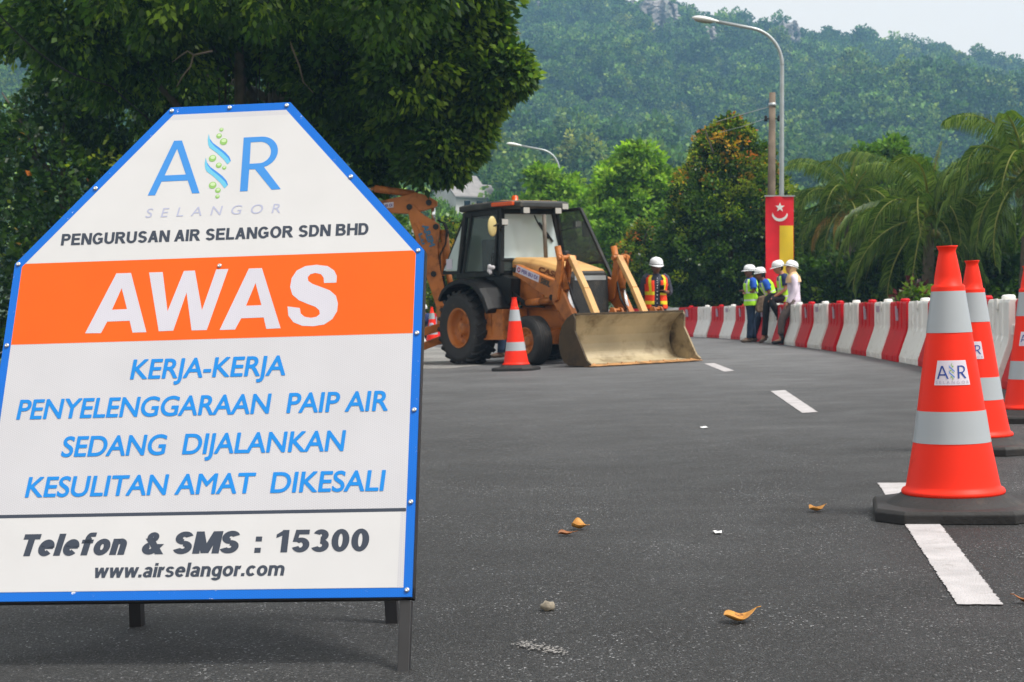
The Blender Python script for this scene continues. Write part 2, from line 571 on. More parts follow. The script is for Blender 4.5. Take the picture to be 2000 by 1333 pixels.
DASH = [[(1.641, 6.88), (1.767, 6.85), (1.305, 4.064), (1.19, 4.089)],
        [(2.427, 14.41), (2.579, 14.5), (2.284, 11.463), (2.158, 11.404)],
        [(2.728, 21.81), (2.883, 21.89), (2.77, 19.13), (2.619, 18.92)],
        [(2.60, 29.2), (2.76, 29.2), (2.86, 26.3), (2.70, 26.3)]]
for i, d in enumerate(DASH):
    tag(flat_mesh('road_marking', ragged(d, 0.008, 0.0035, 10 + i), MAT['road_paint'], 0.004), kind='structure')
# chalky scuffs on the tarmac
scuff = material('scuff', (0.26, 0.25, 0.24), 0.9, 0.5, 40)
rg = random.Random(5)
sv, sf = [], []
for k in range(170):
    t = rg.random()
    cx, cy = 0.02 + 0.10 * t + rg.gauss(0, 0.012), 3.76 - 0.10 * t + rg.gauss(0, 0.022)
    a0 = rg.random() * 6
    b0 = len(sv)
    for q in range(6):
        r_ = rg.uniform(0.001, 0.005)
        sv.append((cx + r_ * cos(a0 + q * 1.047), cy + 1.2 * r_ * sin(a0 + q * 1.047), gz(cx) + 0.004 + k * 1e-5))
    sf.append(list(range(b0, b0 + 6)))
me = bpy.data.meshes.new('road_scuff'); me.from_pydata(sv, [], sf)
tag(link_mesh('road_scuff', me, None, [scuff]), kind='structure')

# kerb behind the barriers
kb = MB()
KP = [(5.5, 5), (6.2, 20), (6.42, 30), (6.32, 37), (5.7, 42.7), (3.9, 47.0)]
for a, b in zip(KP[:-1], KP[1:]):
    kb.bar((a[0], a[1], gz(a[0]) + 0.05), (b[0], b[1], gz(b[0]) + 0.05), 0.15, 0.16)
tag(kb.build('kerb', MAT['concrete']), kind='structure')

# forested hill ---------------------------------------------------------------
RIDGE = [(-700, -150), (0, -110), (600, -90), (970, -60), (1200, -18), (1330, 26), (1400, 36), (1500, 42), (1600, 54), (1700, 64),
         (1800, 74), (1900, 92), (2000, 112), (2400, 175), (3000, 230)]
def ridge_z(u, Y=640.0):
    px = 1000 + 3000 * u
    y = np.interp(px, [p[0] for p in RIDGE], [p[1] for p in RIDGE]) + 42
    return (609.5 - y) / 3000 * Y
def hill_z(u, Y):
    u = np.asarray(u, float); Y = np.asarray(Y, float)
    t = np.clip((Y - 105) / 535.0, 0, 1.6)
    f = 0.28 * t + 0.72 * t ** 1.9
    f = np.where(t > 1, 1.0 - 0.5 * (t - 1), f)
    z = ridge_z(u) * f - 1.2
    X = u * Y
    w = np.clip(t * 2.2, 0, 1) * np.clip((1.02 - t) * 4, 0, 1)
    z = z + w * (7 * np.sin(X / 42 + Y / 90) + 4 * np.sin(X / 19 - Y / 37 + 1) + 3 * np.sin(Y / 23 + X / 60))
    return z
us = np.linspace(-0.62, 0.72, 90)
Ys = np.concatenate([np.linspace(95, 300, 30), np.linspace(310, 900, 45)])
UU, YY = np.meshgrid(us, Ys)
ZZ = hill_z(UU, YY)
nv = np.stack([UU * YY, YY, ZZ], -1).reshape(-1, 3)
nu = len(us)
fs = [(j * nu + i, j * nu + i + 1, (j + 1) * nu + i + 1, (j + 1) * nu + i) for j in range(len(Ys) - 1) for i in range(nu - 1)]
me = bpy.data.meshes.new('hill'); me.from_pydata([tuple(p) for p in nv], [], fs)
tag(link_mesh('hill', me, None, [MAT['hill']], True), kind='structure')

def hill_hit(px, py):
    """first point of the bare slope on a sight line"""
    u = (px - 1000) / 3000.0
    Y = np.arange(115, 645, 1.0)
    y = 609.5 - 3000 * (hill_z(np.full_like(Y, u), Y) - CAM_H) / Y
    k = np.argmax(y <= py) if (y <= py).any() else len(Y) - 1
    return float(Y[k])

# pale limestone cliffs that show through the forest
CLIFFS = [(1290, 40, 38, 40), (1228, 22, 22, 22), (1385, 82, 20, 28), (1462, 84, 16, 18), (1546, 80, 20, 36), (1800, 152, 9, 10), (1060, 4, 14, 14)]
holes = []
for k, (px, py, rx, ry) in enumerate(CLIFFS):
    Y = hill_hit(px, py + ry) - 2
    h, w_ = 2 * ry / 3000 * Y, 2 * rx / 3000 * Y
    c = at(px, py, Y)
    rg = np.random.default_rng(40 + k)
    n1, n2 = 16, 20
    V, Fc = [], []
    ph = rg.random(6) * 6
    for j in range(n2):
        for i in range(n1):
            a, b = i / (n1 - 1) * 2 - 1, j / (n2 - 1) * 2 - 1
            edge = 1 - 0.35 * abs(b) ** 3 * (0.6 + 0.4 * sin(3 * a + ph[0]))
            dep = 1.5 * (1 - a * a) + 1.6 * sin(a * 9 + ph[1] + b) + 0.8 * sin(a * 19 + ph[4]) + 0.4 * sin(b * 5 + a * 4 + ph[2]) + 0.25 * rg.normal()
            V.append((c.x + a * w_ / 2 * edge + 0.4 * rg.normal(), Y - dep + b * 2.5, c.z + b * h / 2 * (1 + 0.15 * sin(a * 5 + ph[3]))))
    for j in range(n2 - 1):
        for i in range(n1 - 1):
            Fc.append((j * n1 + i, j * n1 + i + 1, (j + 1) * n1 + i + 1, (j + 1) * n1 + i))
    # close the back so the crag is a solid
    b0 = len(V)
    V += [(c.x - w_ / 2, Y + 9, c.z - h / 2), (c.x + w_ / 2, Y + 9, c.z - h / 2), (c.x + w_ / 2, Y + 9, c.z + h / 2), (c.x - w_ / 2, Y + 9, c.z + h / 2)]
    Fc += [[i for i in range(n1)][::-1] + [b0, b0 + 1], [(n2 - 1) * n1 + i for i in range(n1)] + [b0 + 2, b0 + 3],
           [j * n1 for j in range(n2)] + [b0 + 3, b0], [j * n1 + n1 - 1 for j in range(n2)][::-1] + [b0 + 1, b0 + 2]]
    me = bpy.data.meshes.new('rock_face'); me.from_pydata(V, [], Fc)
    tag(link_mesh('rock_face', me, None, [MAT['rock']]), kind='structure')
    holes.append((px, py, rx, ry, Y))

# crowns that the forest is made of
def crown_mesh(name, lobes, per_lobe, per, sub_r, size, palette, weights, mat, **kw):
    parts = []
    for (c, r) in lobes:
        p, d = shell_points(c, r, per_lobe)
        parts.append(foliage(p, d, per, sub_r, size, palette, weights, **kw))
    return mesh_quads(name, *join_arrays(parts), mat)

GREEN_FAR = [(0.055, 0.12, 0.03), (0.095, 0.18, 0.04), (0.16, 0.23, 0.06), (0.03, 0.075, 0.022)]
protos = bpy.data.collections.new('forest_crowns')
for k in range(6):
    rg = random.Random(60 + k)
    if k < 4:
        lobes = [((rg.uniform(-2.0, 2.0), rg.uniform(-2.0, 2.0), rg.uniform(-0.5, 1.6)), [rg.uniform(1.6, 2.5)] * 2 + [rg.uniform(1.2, 1.8)]) for _ in range(5)]
    else:
        lobes = [((rg.uniform(-0.8, 0.8), rg.uniform(-0.8, 0.8), -1 + 1.3 * q), [rg.uniform(1.5, 2.0)] * 2 + [1.5]) for q in range(4)]
    me = crown_mesh('crown', lobes, 26, 16, 0.55, 0.48, GREEN_FAR, [3, 4, 2, 2], MAT['leaf_far'], width=0.42, droop=0.15, clump_var=0.35)
    protos.objects.link(bpy.data.objects.new('crown_%d' % k, me))

def forest_points(n, ylo, yhi):
    u = rng.uniform(-0.44, 0.46, n)
    Y = np.sqrt(rng.uniform(ylo ** 2, yhi ** 2, n))
    z = hill_z(u, Y)
    s = (1.0 + 1.25 * rng.random(n) ** 1.6) * np.clip(0.62 + 0.38 * (Y - 140) / 160, 0.62, 1.0)
    px = 1000 + 3000 * u
    py = 609.5 - 3000 * (z + 2.8 * s - CAM_H) / Y
    keep = np.ones(n, bool)
    for (hx, hy, rx, ry, Yh) in holes:
        keep &= ~((((px - hx) / (rx + 7)) ** 2 + ((py - hy) / (ry + 9)) ** 2 < 1) & (rng.random(n) < 0.94) & (Y < Yh + 5) & (Y > Yh - 90))
    keep &= ~((abs(px - 925) < 95) & (Y > 122) & (Y < 206))        # clearing round the house
    X = u * Y
    return np.stack([X, Y, z + 2.6 * s], 1)[keep], s[keep]
fp, fs_ = forest_points(5200, 138, 648)
me = bpy.data.meshes.new('forest')
me.vertices.add(len(fp)); me.vertices.foreach_set('co', fp.astype(np.float32).ravel())
a = me.attributes.new('scl', 'FLOAT', 'POINT'); a.data.foreach_set('value', fs_.astype(np.float32))
a = me.attributes.new('rot', 'FLOAT', 'POINT'); a.data.foreach_set('value', (rng.random(len(fp)) * 6.28).astype(np.float32))
forest = link_mesh('forest', me)
tag(forest, 'hazy green forest covering the whole hillside', 'forest', kind='stuff')
ng = bpy.data.node_groups.new('plant_forest', 'GeometryNodeTree')
ng.interface.new_socket('Geometry', in_out='INPUT', socket_type='NodeSocketGeometry')
ng.interface.new_socket('Geometry', in_out='OUTPUT', socket_type='NodeSocketGeometry')
gi, go = ng.nodes.new('NodeGroupInput'), ng.nodes.new('NodeGroupOutput')
ci = ng.nodes.new('GeometryNodeCollectionInfo'); ci.inputs['Collection'].default_value = protos
ci.inputs['Separate Children'].default_value = True; ci.inputs['Reset Children'].default_value = True
ip = ng.nodes.new('GeometryNodeInstanceOnPoints'); ip.inputs['Pick Instance'].default_value = True
def named(nm):
    x = ng.nodes.new('GeometryNodeInputNamedAttribute'); x.data_type = 'FLOAT'; x.inputs['Name'].default_value = nm
    return x.outputs[0]
cx_ = ng.nodes.new('ShaderNodeCombineXYZ'); ng.links.new(named('rot'), cx_.inputs[2])
e2r = ng.nodes.new('FunctionNodeEulerToRotation'); ng.links.new(cx_.outputs[0], e2r.inputs[0])
ng.links.new(gi.outputs[0], ip.inputs['Points']); ng.links.new(ci.outputs[0], ip.inputs['Instance'])
ng.links.new(e2r.outputs[0], ip.inputs['Rotation'])
cs_ = ng.nodes.new('ShaderNodeCombineXYZ')
for q in range(3): ng.links.new(named('scl'), cs_.inputs[q])
ng.links.new(cs_.outputs[0], ip.inputs['Scale'])
ng.links.new(ip.outputs[0], go.inputs[0])
md = forest.modifiers.new('plant', 'NODES'); md.node_group = ng

# air between here and the hill
HZ = MB(); HZ.box((0, 325, 105), (1500, 760, 236))
haze_mat = bpy.data.materials.new('haze'); haze_mat.use_nodes = True
hn = haze_mat.node_tree.nodes; hn.remove(hn['Principled BSDF'])
pv = hn.new('ShaderNodeVolumePrincipled'); pv.inputs['Color'].default_value = (0.36, 0.65, 1.0, 1); pv.inputs['Density'].default_value = 0.00056
haze_mat.node_tree.links.new(pv.outputs[0], hn['Material Output'].inputs['Volume'])
HAZE = HZ.build('haze', haze_mat)
tag(HAZE, 'pale blue haze in front of the hill', 'haze', kind='stuff')
HAZE.display_type = 'WIRE'

# ================================================================== STREET LAMPS, POLE, BANNER, HOUSE
def street_lamp(name, x, y, label):
    root = empty(name, Matrix.Translation((x, y, gz(x))), label, 'street lamp', 'tall curved street lamps along the road')
    b = MB()
    H_ = 6.7
    b.lathe([(0.0, 0), (0.16, 0), (0.16, 0.03), (0.085, 0.06), (0.08, 1.2), (0.06, 3.5), (0.05, H_)], 16)
    b.build('pole', MAT['galv'], root)
    a = MB()
    pts = [(0, 0, H_)]
    for i in range(13):
        t = i / 12 * R(80)
        pts.append((-0.9 * (1 - cos(t)), 0, H_ + 0.9 * sin(t) + 0.02))
    e = pts[-1]
    pts.append((e[0] - 0.88, 0, e[2] + 0.17))
    a.tube(pts, [0.05] * 3 + [0.042] * (len(pts) - 3), 10)
    a.build('arm', MAT['galv'], root)
    h = MB()
    hp = Vector((e[0] - 0.82, 0, e[2] + 0.16))
    rings = []
    for i in range(11):
        t = i / 10
        w = 0.13 * (sin(pi * min(1, t * 0.9 + 0.1)) ** 0.5) if t < 1 else 0.02
        w = [0.045, 0.07, 0.09, 0.11, 0.122, 0.13, 0.132, 0.128, 0.115, 0.085, 0.03][i]
        c = hp + Vector((-0.66 * t, 0, 0.10 * t))
        rings.append([c + Vector((0.12 * 0 , w * cos(k * pi / 8), (w * 0.62 if sin(k * pi / 8) > 0 else w * 0.4) * sin(k * pi / 8))) for k in range(16)])
    h.loft(rings)
    hd = h.build('lamp_head', MAT['lamp_white'], root)
    g = MB()
    g.ellipsoid(hp + Vector((-0.38, 0, 0.018)), (0.24, 0.09, 0.045), 14, 8, rot=Matrix.Rotation(0.15, 3, 'Y'))
    g.build('lamp_glass', MAT['lamp_lens'], hd)
    return root
p = at(1526, 560, 38.0)
LAMP1 = street_lamp('street_lamp', p.x, 38.0, 'nearest curved street lamp, behind the red and yellow banner')
p = at(1092, 560, 65.0)
LAMP2 = street_lamp('street_lamp', p.x, 65.0, 'smaller far street lamp rising behind the light green trees')
p = at(806, 560, 86.0)
LAMP3 = street_lamp('street_lamp', p.x, 86.0, 'farthest street lamp, its arm seen just above the digger boom')

root = empty('utility_pole', Matrix.Translation((7.08, 42.0, gz(7.08))), 'weathered wooden utility pole beside the street lamp', 'utility pole')
b = MB()
b.tube([(0, 0, 0), (0.0, 0, 3.2), (0.02, 0, 6.58)], [0.135, 0.115, 0.085], 12)
b.build('pole', MAT['wood_pole'], root)
b = MB()
b.lathe([(0.098, 6.2), (0.104, 6.2), (0.104, 6.3), (0.098, 6.3)], 14, c=(0.02, 0, 0)); b.build('metal_band', MAT['galv'], root)
for sx in (-1, 1):
    b = MB()
    b.bar((0.02 + sx * 0.08, -0.02, 5.87), (0.02 + sx * 0.16, -0.02, 5.87), 0.03, 0.03)
    b.lathe([(0, 5.80), (0.045, 5.80), (0.055, 5.85), (0.03, 5.88), (0.045, 5.92), (0.02, 5.96), (0, 5.96)], 10, c=(0.02 + sx * 0.18, -0.02, 0))
    b.build('insulator', MAT['black_plastic'], root)
b = MB()
b.tube([(-0.06, 0, 6.2), (-0.5, 0.3, 6.1), (-1.4, 0.9, 5.9)], 0.012, 5)
b.tube([(-0.1, 0, 5.9), (-0.7, 0.4, 5.72), (-1.3, 0.9, 5.6)], 0.009, 5)
b.build('wire', MAT['galv'], root)

# banner on the lamp pole
red = material('banner_red', lin((222, 18, 38)), 0.75, 0.12, 3)
yel = material('banner_yellow', lin((240, 205, 45)), 0.75, 0.08, 3)
wht = material('banner_white', (0.8, 0.8, 0.8), 0.75)
BY = 37.8
bl = at(1495.5, 384, BY); br = at(1550.5, 384, BY); bb = at(1520, 562, BY)
broot = empty('banner', Matrix.Translation(((bl.x + br.x) / 2, BY, bb.z)), 'long red and yellow banner with white star and crescent on the lamp post', 'banner')
BW, BH = br.x - bl.x, bl.z - bb.z
def cloth(x, z):
    return 0.02 * sin(x * 9 + z * 2.3) + 0.012 * sin(x * 17 - z * 3)
def cloth_sheet(x0, x1, z0, z1, off, nx=8, nz=22):
    m_ = MB()
    for side in (0, 1):
        vs = []
        for j in range(nz + 1):
            for i in range(nx + 1):
                x, z = x0 + (x1 - x0) * i / nx, z0 + (z1 - z0) * j / nz
                vs.append((x, cloth(x, z) - off + side * 0.003, z))
        m_.add(vs, [(j * (nx + 1) + i, j * (nx + 1) + i + 1, (j + 1) * (nx + 1) + i + 1, (j + 1) * (nx + 1) + i) for j in range(nz) for i in range(nx)], 0, True)
    return m_
cloth_sheet(-BW / 2, BW / 2, 0, BH, 0).build('cloth', red, broot, fix=False)
cloth_sheet(-0.0, BW / 2 - 0.012, 0.25, BH - 0.72, 0.004).build('yellow_field', yel, broot, fix=False)
b = MB()
sz = BH - 0.27
star = []
for k in range(10):
    r_ = 0.125 if k % 2 == 0 else 0.05
    star.append((r_ * sin(k * pi / 5), sz + r_ * cos(k * pi / 5)))
b.add([(x, cloth(x, z) - 0.012, z) for x, z in star] + [(0, cloth(0, sz) - 0.012, sz)], [(k, (k + 1) % 10, 10) for k in range(10)])
cr = []
n = 24
for k in range(n + 1):
    t = R(190) + (R(350) - R(190)) * k / n
    ro = (0.195, sz - 0.13)
    o_ = Vector((0.195 * cos(t), sz - 0.15 + 0.195 * sin(t)))
    i_ = Vector((0.175 * cos(t), sz - 0.10 + 0.175 * sin(t)))
    cr += [o_, i_]
b.add([(p_.x, cloth(p_.x, p_.y) - 0.012, p_.y) for p_ in cr], [(2 * k, 2 * k + 2, 2 * k + 3, 2 * k + 1) for k in range(n)])
b.build('star_and_crescent', wht, broot, fix=False)
b = MB()
b.bar((-BW / 2 - 0.03, 0.0, BH + 0.01), (BW / 2 + 0.03, 0.0, BH + 0.01), 0.03, 0.03)
b.bar((0.03, 0.0, BH + 0.01), (0.03, 0.26, BH + 0.01), 0.03, 0.03)
b.build('rail', MAT['galv'], broot)

# white house on the foot of the hill
HY = 200.0
h0 = at(925, 392, HY)
house = empty('house', Matrix.Translation((h0.x, HY, h0.z - 2.2)) @ Matrix.Rotation(R(30), 4, 'Z'), 'white gabled house with grey roof at the foot of the hill', 'house')
wm = material('house_wall', (0.66, 0.65, 0.63), 0.85, 0.12, 0.8)
rm = material('house_roof', (0.26, 0.245, 0.24), 0.85, 0.2, 1.5)
def gable(name, x0, x1, y0, y1, zt, zr, off=0.0):
    w_ = MB()
    ym = (y0 + y1) / 2 + off
    w_.prism([(y0, 0), (y1, 0), (y1, zt), (ym, zr), (y0, zt)], x0, x1, axes='yz')
    w_.build('wall', wm, house)
    r_ = MB()
    for ya in (y0, y1):
        d = 1 if ya > ym else -1
        e = ya + d * 0.5
        ez = zt - 0.5 * (zr - zt) / abs(ya - ym)
        r_.prism([(ym, zr + 0.02), (e, ez + 0.02), (e, ez + 0.2), (ym, zr + 0.24)], x0 - 0.4, x1 + 0.4, axes='yz')
    r_.build('roof', rm, house)
gable('a', -4.2, 0.3, -3, 4, 2.6, 5.2)
gable('b', 0.32, 4.5, -2.2, 3, 2.4, 4.1)
for (x, z, w_, h_) in ((-2.6, 1.4, 0.9, 1.0), (-0.8, 1.4, 0.9, 1.0), (1.6, 1.3, 1.0, 0.9), (3.4, 1.3, 1.0, 0.9)):
    y = -3.03 if x < 0.3 else -2.23
    f = MB(); f.box((x, y, z), (w_ + 0.15, 0.06, h_ + 0.15)); fo = f.build('window', MAT['lamp_white'], house)
    g = MB(); g.box((x, y - 0.035, z), (w_, 0.03, h_)); g.build('pane', MAT['dark_glass'], fo)
f = MB(); f.box((-4.24, 0.2, 1.6), (0.08, 1.2, 1.0)); fo = f.build('window', MAT['lamp_white'], house)
g = MB(); g.box((-4.29, 0.2, 1.6), (0.03, 1.05, 0.85)); g.build('pane', MAT['dark_glass'], fo)

# ================================================================== TREES
def trunk_mesh(b, base, top, r0, r1, bend=0.15, n=7, seg=10, rg=random):
    pts, rs = [], []
    for i in range(n):
        t = i / (n - 1)
        p_ = Vector(base).lerp(Vector(top), t)
        p_ += Vector((rg.uniform(-bend, bend), rg.uniform(-bend, bend), 0)) * (t * (1.4 - t))
        pts.append(p_); rs.append(r0 + (r1 - r0) * t ** 0.7)
    rs[0] *= 1.35
    b.tube(pts, rs, seg)
    return pts

def limb(b, a, c, r0, r1, sag=0.3, n=5, rg=random):
    a, c = Vector(a), Vector(c)
    pts = []
    for i in range(n):
        t = i / (n - 1)
        pts.append(a.lerp(c, t) + Vector((rg.uniform(-.08, .08), rg.uniform(-.08, .08), sag * sin(pi * t))))
    b.tube(pts, [r0 + (r1 - r0) * i / (n - 1) for i in range(n)], 7)

G_DARK = [(0.022, 0.055, 0.010), (0.042, 0.095, 0.014), (0.085, 0.165, 0.022), (0.19, 0.29, 0.035)]
G_MID = [(0.045, 0.11, 0.016), (0.085, 0.18, 0.022), (0.13, 0.25, 0.03), (0.19, 0.31, 0.04)]
G_LIGHT = [(0.13, 0.26, 0.032), (0.19, 0.34, 0.042), (0.28, 0.43, 0.058), (0.08, 0.165, 0.024)]
G_TOPI = [(0.022, 0.055, 0.010), (0.07, 0.14, 0.016), (0.24, 0.31, 0.025), (0.40, 0.23, 0.025), (0.42, 0.13, 0.03)]

# --- the great tree on the left -------------------------------------------
BARE = material('bare_wood', (0.24, 0.19, 0.15), 0.9)
def big_tree():
    base = at(512, 650, 29.5); bx, by = base.x, 29.5
    root = empty('rain_tree', Matrix.Translation((bx, by, gz(bx))), 'huge dark spreading tree overhanging behind the warning sign', 'tree')
    O = np.array([bx, by, gz(bx)])
    L = []
    for (px, py, r, Y) in [(850, 60, 125, 26), (900, 140, 74, 26), (865, 215, 68, 26.5), (992, 122, 16, 25.6), (1008, 150, 12, 25.5), (975, 165, 18, 25.6), (938, 205, 24, 25.8), (922, 245, 22, 26), (905, 285, 20, 26), (955, 55, 22, 25.8), (880, 322, 16, 26), (862, 285, 52, 26), (800, 240, 85, 27), (950, 150, 26, 25.6),
                           (835, 318, 34, 26), (700, 110, 150, 27.5), (750, 275, 62, 28), (620, 30, 150, 28), (690, 215, 85, 29), (480, 10, 150, 29), (320, 40, 140, 27.5),
                           (150, 30, 120, 26), (60, 60, 60, 27), (215, 130, 80, 28.5), (730, 345, 22, 27.5),
                           (500, -190, 300, 27), (820, -150, 210, 24.5), (180, -170, 210, 26), (500, -160, 250, 23.5), (760, -60, 160, 23), (300, -80, 170, 23.5),
                           (500, 120, 230, 34), (760, 150, 150, 32), (270, 170, 190, 34), (930, -10, 60, 25.5), (800, 130, 100, 25.5)]:
        c = at(px, py, Y)
        L.append((np.array(c), r / 3000 * Y, py))
    parts = []
    for c, r, py in L:
        n = int(40 + 75 * r * r)
        if py < -30: n = int(n * 0.55)
        p, d = shell_points(c, (r, r, r * 0.9), n, 0.55)
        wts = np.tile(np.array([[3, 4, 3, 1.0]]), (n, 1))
        wts[:, 3] += (5.0 if c[0] > O[0] + 3.0 else 1.5) * (d[:, 0] > 0.25)                     # sunlit right side painted in with brighter, yellower leaf colour
        parts.append(foliage(p, d, 40, 0.31, 0.15, G_DARK, wts, width=0.26, droop=0.55, clump_var=0.35, flat=0.8))
    V, F, C = join_arrays(parts)
    crown = link_mesh('crown', mesh_quads('crown', V - O, F, C, MAT['leaf']), root)
    rg = random.Random(3)
    b = MB()
    tp = trunk_mesh(b, (0, 0, 0), (0.35, 0.2, 6.5), 0.42, 0.20, 0.25, 9, 12, rg)
    for (px, py, Y, r_) in [(860, 110, 26.5, .12), (800, 270, 27, .06), (700, 110, 27.5, .13), (640, 40, 28, .12), (350, 60, 27.5, .13), (170, 40, 26.5, .11), (500, -150, 25, .15), (270, 170, 33, .1), (930, 150, 26, .06)]:
        c = Vector(np.array(at(px, py, Y)) - O)
        k = rg.choice(tp[3:7])
        limb(b, k, c, r_, 0.025, 0.5, 6, rg)
    b.build('trunk', MAT['bark'], root)
    # second stem leaning out to the right, and hanging aerial roots
    b = MB()
    limb(b, (0.1, -0.6, 0.0), Vector(np.array(at(455, -20, 27.5)) - O), 0.16, 0.07, 0.2, 7, rg)
    limb(b, (0.25, -0.2, 3.0), Vector(np.array(at(560, 60, 28)) - O), 0.10, 0.05, 0.2, 6, rg)
    for q in range(16):
        x = rg.uniform(-0.9, 1.1)
        b.tube([(x, rg.uniform(-1.2, -0.3), rg.uniform(5.2, 6.5)), (x + rg.uniform(-.1, .1), rg.uniform(-1.2, -.3), 3.4), (x + rg.uniform(-.3, .3), rg.uniform(-1.0, -.2), rg.uniform(0.3, 2.4))], rg.uniform(0.008, 0.025), 5)
    b.build('aerial_roots', MAT['bark'], root)
    dead = MB()
    A = [Vector(np.array(at(x, y, 26.3)) - O) for x, y in [(415, 100), (378, 108), (372, 130), (356, 150), (345, 170)]]
    dead.tube(A, [0.018, 0.016, 0.014, 0.012, 0.006], 6)
    A2 = [Vector(np.array(at(x, y, 26.3)) - O) for x, y in [(378, 108), (366, 100), (352, 110), (336, 122)]]
    dead.tube(A2, [0.014, 0.012, 0.01, 0.005], 6)
    dead.build('bare_branch', BARE, root); dead = MB()
    A3 = [Vector(np.array(at(x, y, 26.3)) - O) for x, y in [(565, 80), (585, 130), (592, 160), (612, 182)]]
    dead.tube(A3, [0.02, 0.016, 0.012, 0.006], 6)
    dead.build('bare_branch', BARE, root)
    return root
big_tree()

def body_tree(name, label, cat, cx, cy, prof, n, per, sub_r, size, pal, wfun, group=None, trunk_r=0.14, width=0.34, jitter=0.12, mat='leaf_glossy', core=True, droop=0.15, clump_var=0.3, trunk_h=None):
    """dense tree or shrub: profile (z, radius) above the local ground"""
    g0 = gz(cx)
    root = empty(name, Matrix.Translation((cx, cy, g0)), label, cat, group)
    p, d = profile_points(0, 0, prof, n, jitter)
    w = np.array([wfun(q, dd) for q, dd in zip(p, d)])
    parts = [foliage(p, d, per, sub_r, size, pal, w, width=width, droop=droop, clump_var=clump_var)]
    if core:                                            # larger leaves in the darker palette colours inside the body
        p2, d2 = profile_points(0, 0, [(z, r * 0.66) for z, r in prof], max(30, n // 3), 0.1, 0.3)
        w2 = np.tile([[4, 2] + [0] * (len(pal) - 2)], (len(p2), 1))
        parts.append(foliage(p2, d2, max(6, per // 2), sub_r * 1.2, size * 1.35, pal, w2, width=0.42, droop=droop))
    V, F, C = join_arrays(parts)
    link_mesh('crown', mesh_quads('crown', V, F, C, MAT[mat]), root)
    rg = random.Random(int(cx * 100 + cy))
    b = MB()
    zt = prof[-1][0]
    tp = trunk_mesh(b, (0, 0, -0.05), (0.05, 0.05, trunk_h or zt * 0.86), trunk_r, trunk_r * 0.25, 0.06, 7, 8, rg)
    rm_ = max(r for z, r in prof)
    for q in range(7):
        k = rg.choice(tp[1:5]); an = rg.random() * 6.28
        limb(b, k, k + Vector((cos(an) * rm_ * 0.7, sin(an) * rm_ * 0.7, 0.35 * zt * rg.random() + 0.2)), trunk_r * 0.4, 0.015, 0.05, 4, rg)
    b.build('trunk', MAT['bark'], root)
    return root

# clipped-looking conical tree with coppery new leaves
zt = 6.05
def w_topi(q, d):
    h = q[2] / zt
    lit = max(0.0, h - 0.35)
    return (3.8 - 2.4 * h, 3.0, 0.15 + 4.5 * lit, 0.01 + 4.5 * max(0, h - 0.5) ** 1.5, 0.005 + 3.0 * max(0, h - 0.6) ** 1.5)  # shaded foot and sunlit top put into leaf colour; coppery tips are new growth
body_tree('conical_tree', 'large dense conical tree with coppery leaf tips behind the banner pole', 'tree', 6.25, 44.0,
          [(0.2, 1.7), (1.2, 2.05), (2.4, 2.05), (3.4, 1.88), (4.3, 1.52), (5.2, 1.0), (5.8, 0.55), (6.1, 0.15)],
          950, 54, 0.21, 0.10, G_TOPI, w_topi, None, 0.16, 0.36, 0.13, clump_var=0.38)
# bushes with orange tips
def w_bush(q, d):
    h = max(0.0, q[2] / 2.9 - 0.45)
    return (2.5, 3.5, 1.2 + 2.0 * h, 0.1 + 1.6 * h, 0.05 + 0.8 * h)
b_ = at(1252, 600, 46.5)
body_tree('flowering_shrub', 'round green bush with orange tips behind the man in the orange vest', 'shrub', b_.x, 46.5,
          [(0.1, 0.8), (0.9, 1.05), (1.8, 1.0), (2.5, 0.7), (3.0, 0.35), (3.4, 0.08)], 260, 40, 0.17, 0.1, G_TOPI, w_bush, None, 0.08, 0.36, 0.2)
b_ = at(882, 600, 50)
body_tree('flowering_shrub', 'orange tipped bush seen between the digger boom and its cab', 'shrub', b_.x, 50.0,
          [(0.1, 0.5), (1.2, 0.8), (2.4, 0.85), (3.2, 0.6), (3.7, 0.3), (4.0, 0.06)], 240, 40, 0.18, 0.1, G_TOPI, w_bush, None, 0.08, 0.36, 0.2)
b_ = at(1215, 640, 41.5)

# feathery light green trees
def lobed_tree(name, label, cx, cy, lobes, per_r2, per, sub_r, size, pal, wts, group=None, trunk_r=0.12, mat='leaf', droop=0.1, width=0.34, cat='tree', flat=0.55, seed=1, trunk_top=None):
    g0 = gz(cx)
    root = empty(name, Matrix.Translation((cx, cy, g0)), label, cat, group)
    O = np.array([cx, cy, g0])
    parts = []
    rg = random.Random(seed)
    cs = []
    for (px, py, r, Y) in lobes:
        c = np.array(at(px, py, Y)); rr = r / 3000 * Y
        n = int(10 + per_r2 * rr * rr)
        p, d = shell_points(c, (rr, rr, rr * 0.85), n, 0.5)
        parts.append(foliage(p, d, per, sub_r, size, pal, wts, width=width, droop=droop, clump_var=0.3, flat=flat))
        cs.append(Vector(c - O))
    V, F, C = join_arrays(parts)
    link_mesh('crown', mesh_quads('crown', V - O, F, C, MAT[mat]), root)
    b = MB()
    top = trunk_top or max(c.z for c in cs) * 0.8
    tp = trunk_mesh(b, (0, 0, -0.05), (0.15, 0, top), trunk_r, trunk_r * 0.35, 0.12, 7, 8, rg)
    for c in cs:
        k = min(tp[2:], key=lambda q: (q - c).length + 2 * max(0, q.z - c.z))
        limb(b, k, c, trunk_r * 0.4, 0.02, 0.15, 5, rg)
    b.build('trunk', MAT['bark'], root)
    return root
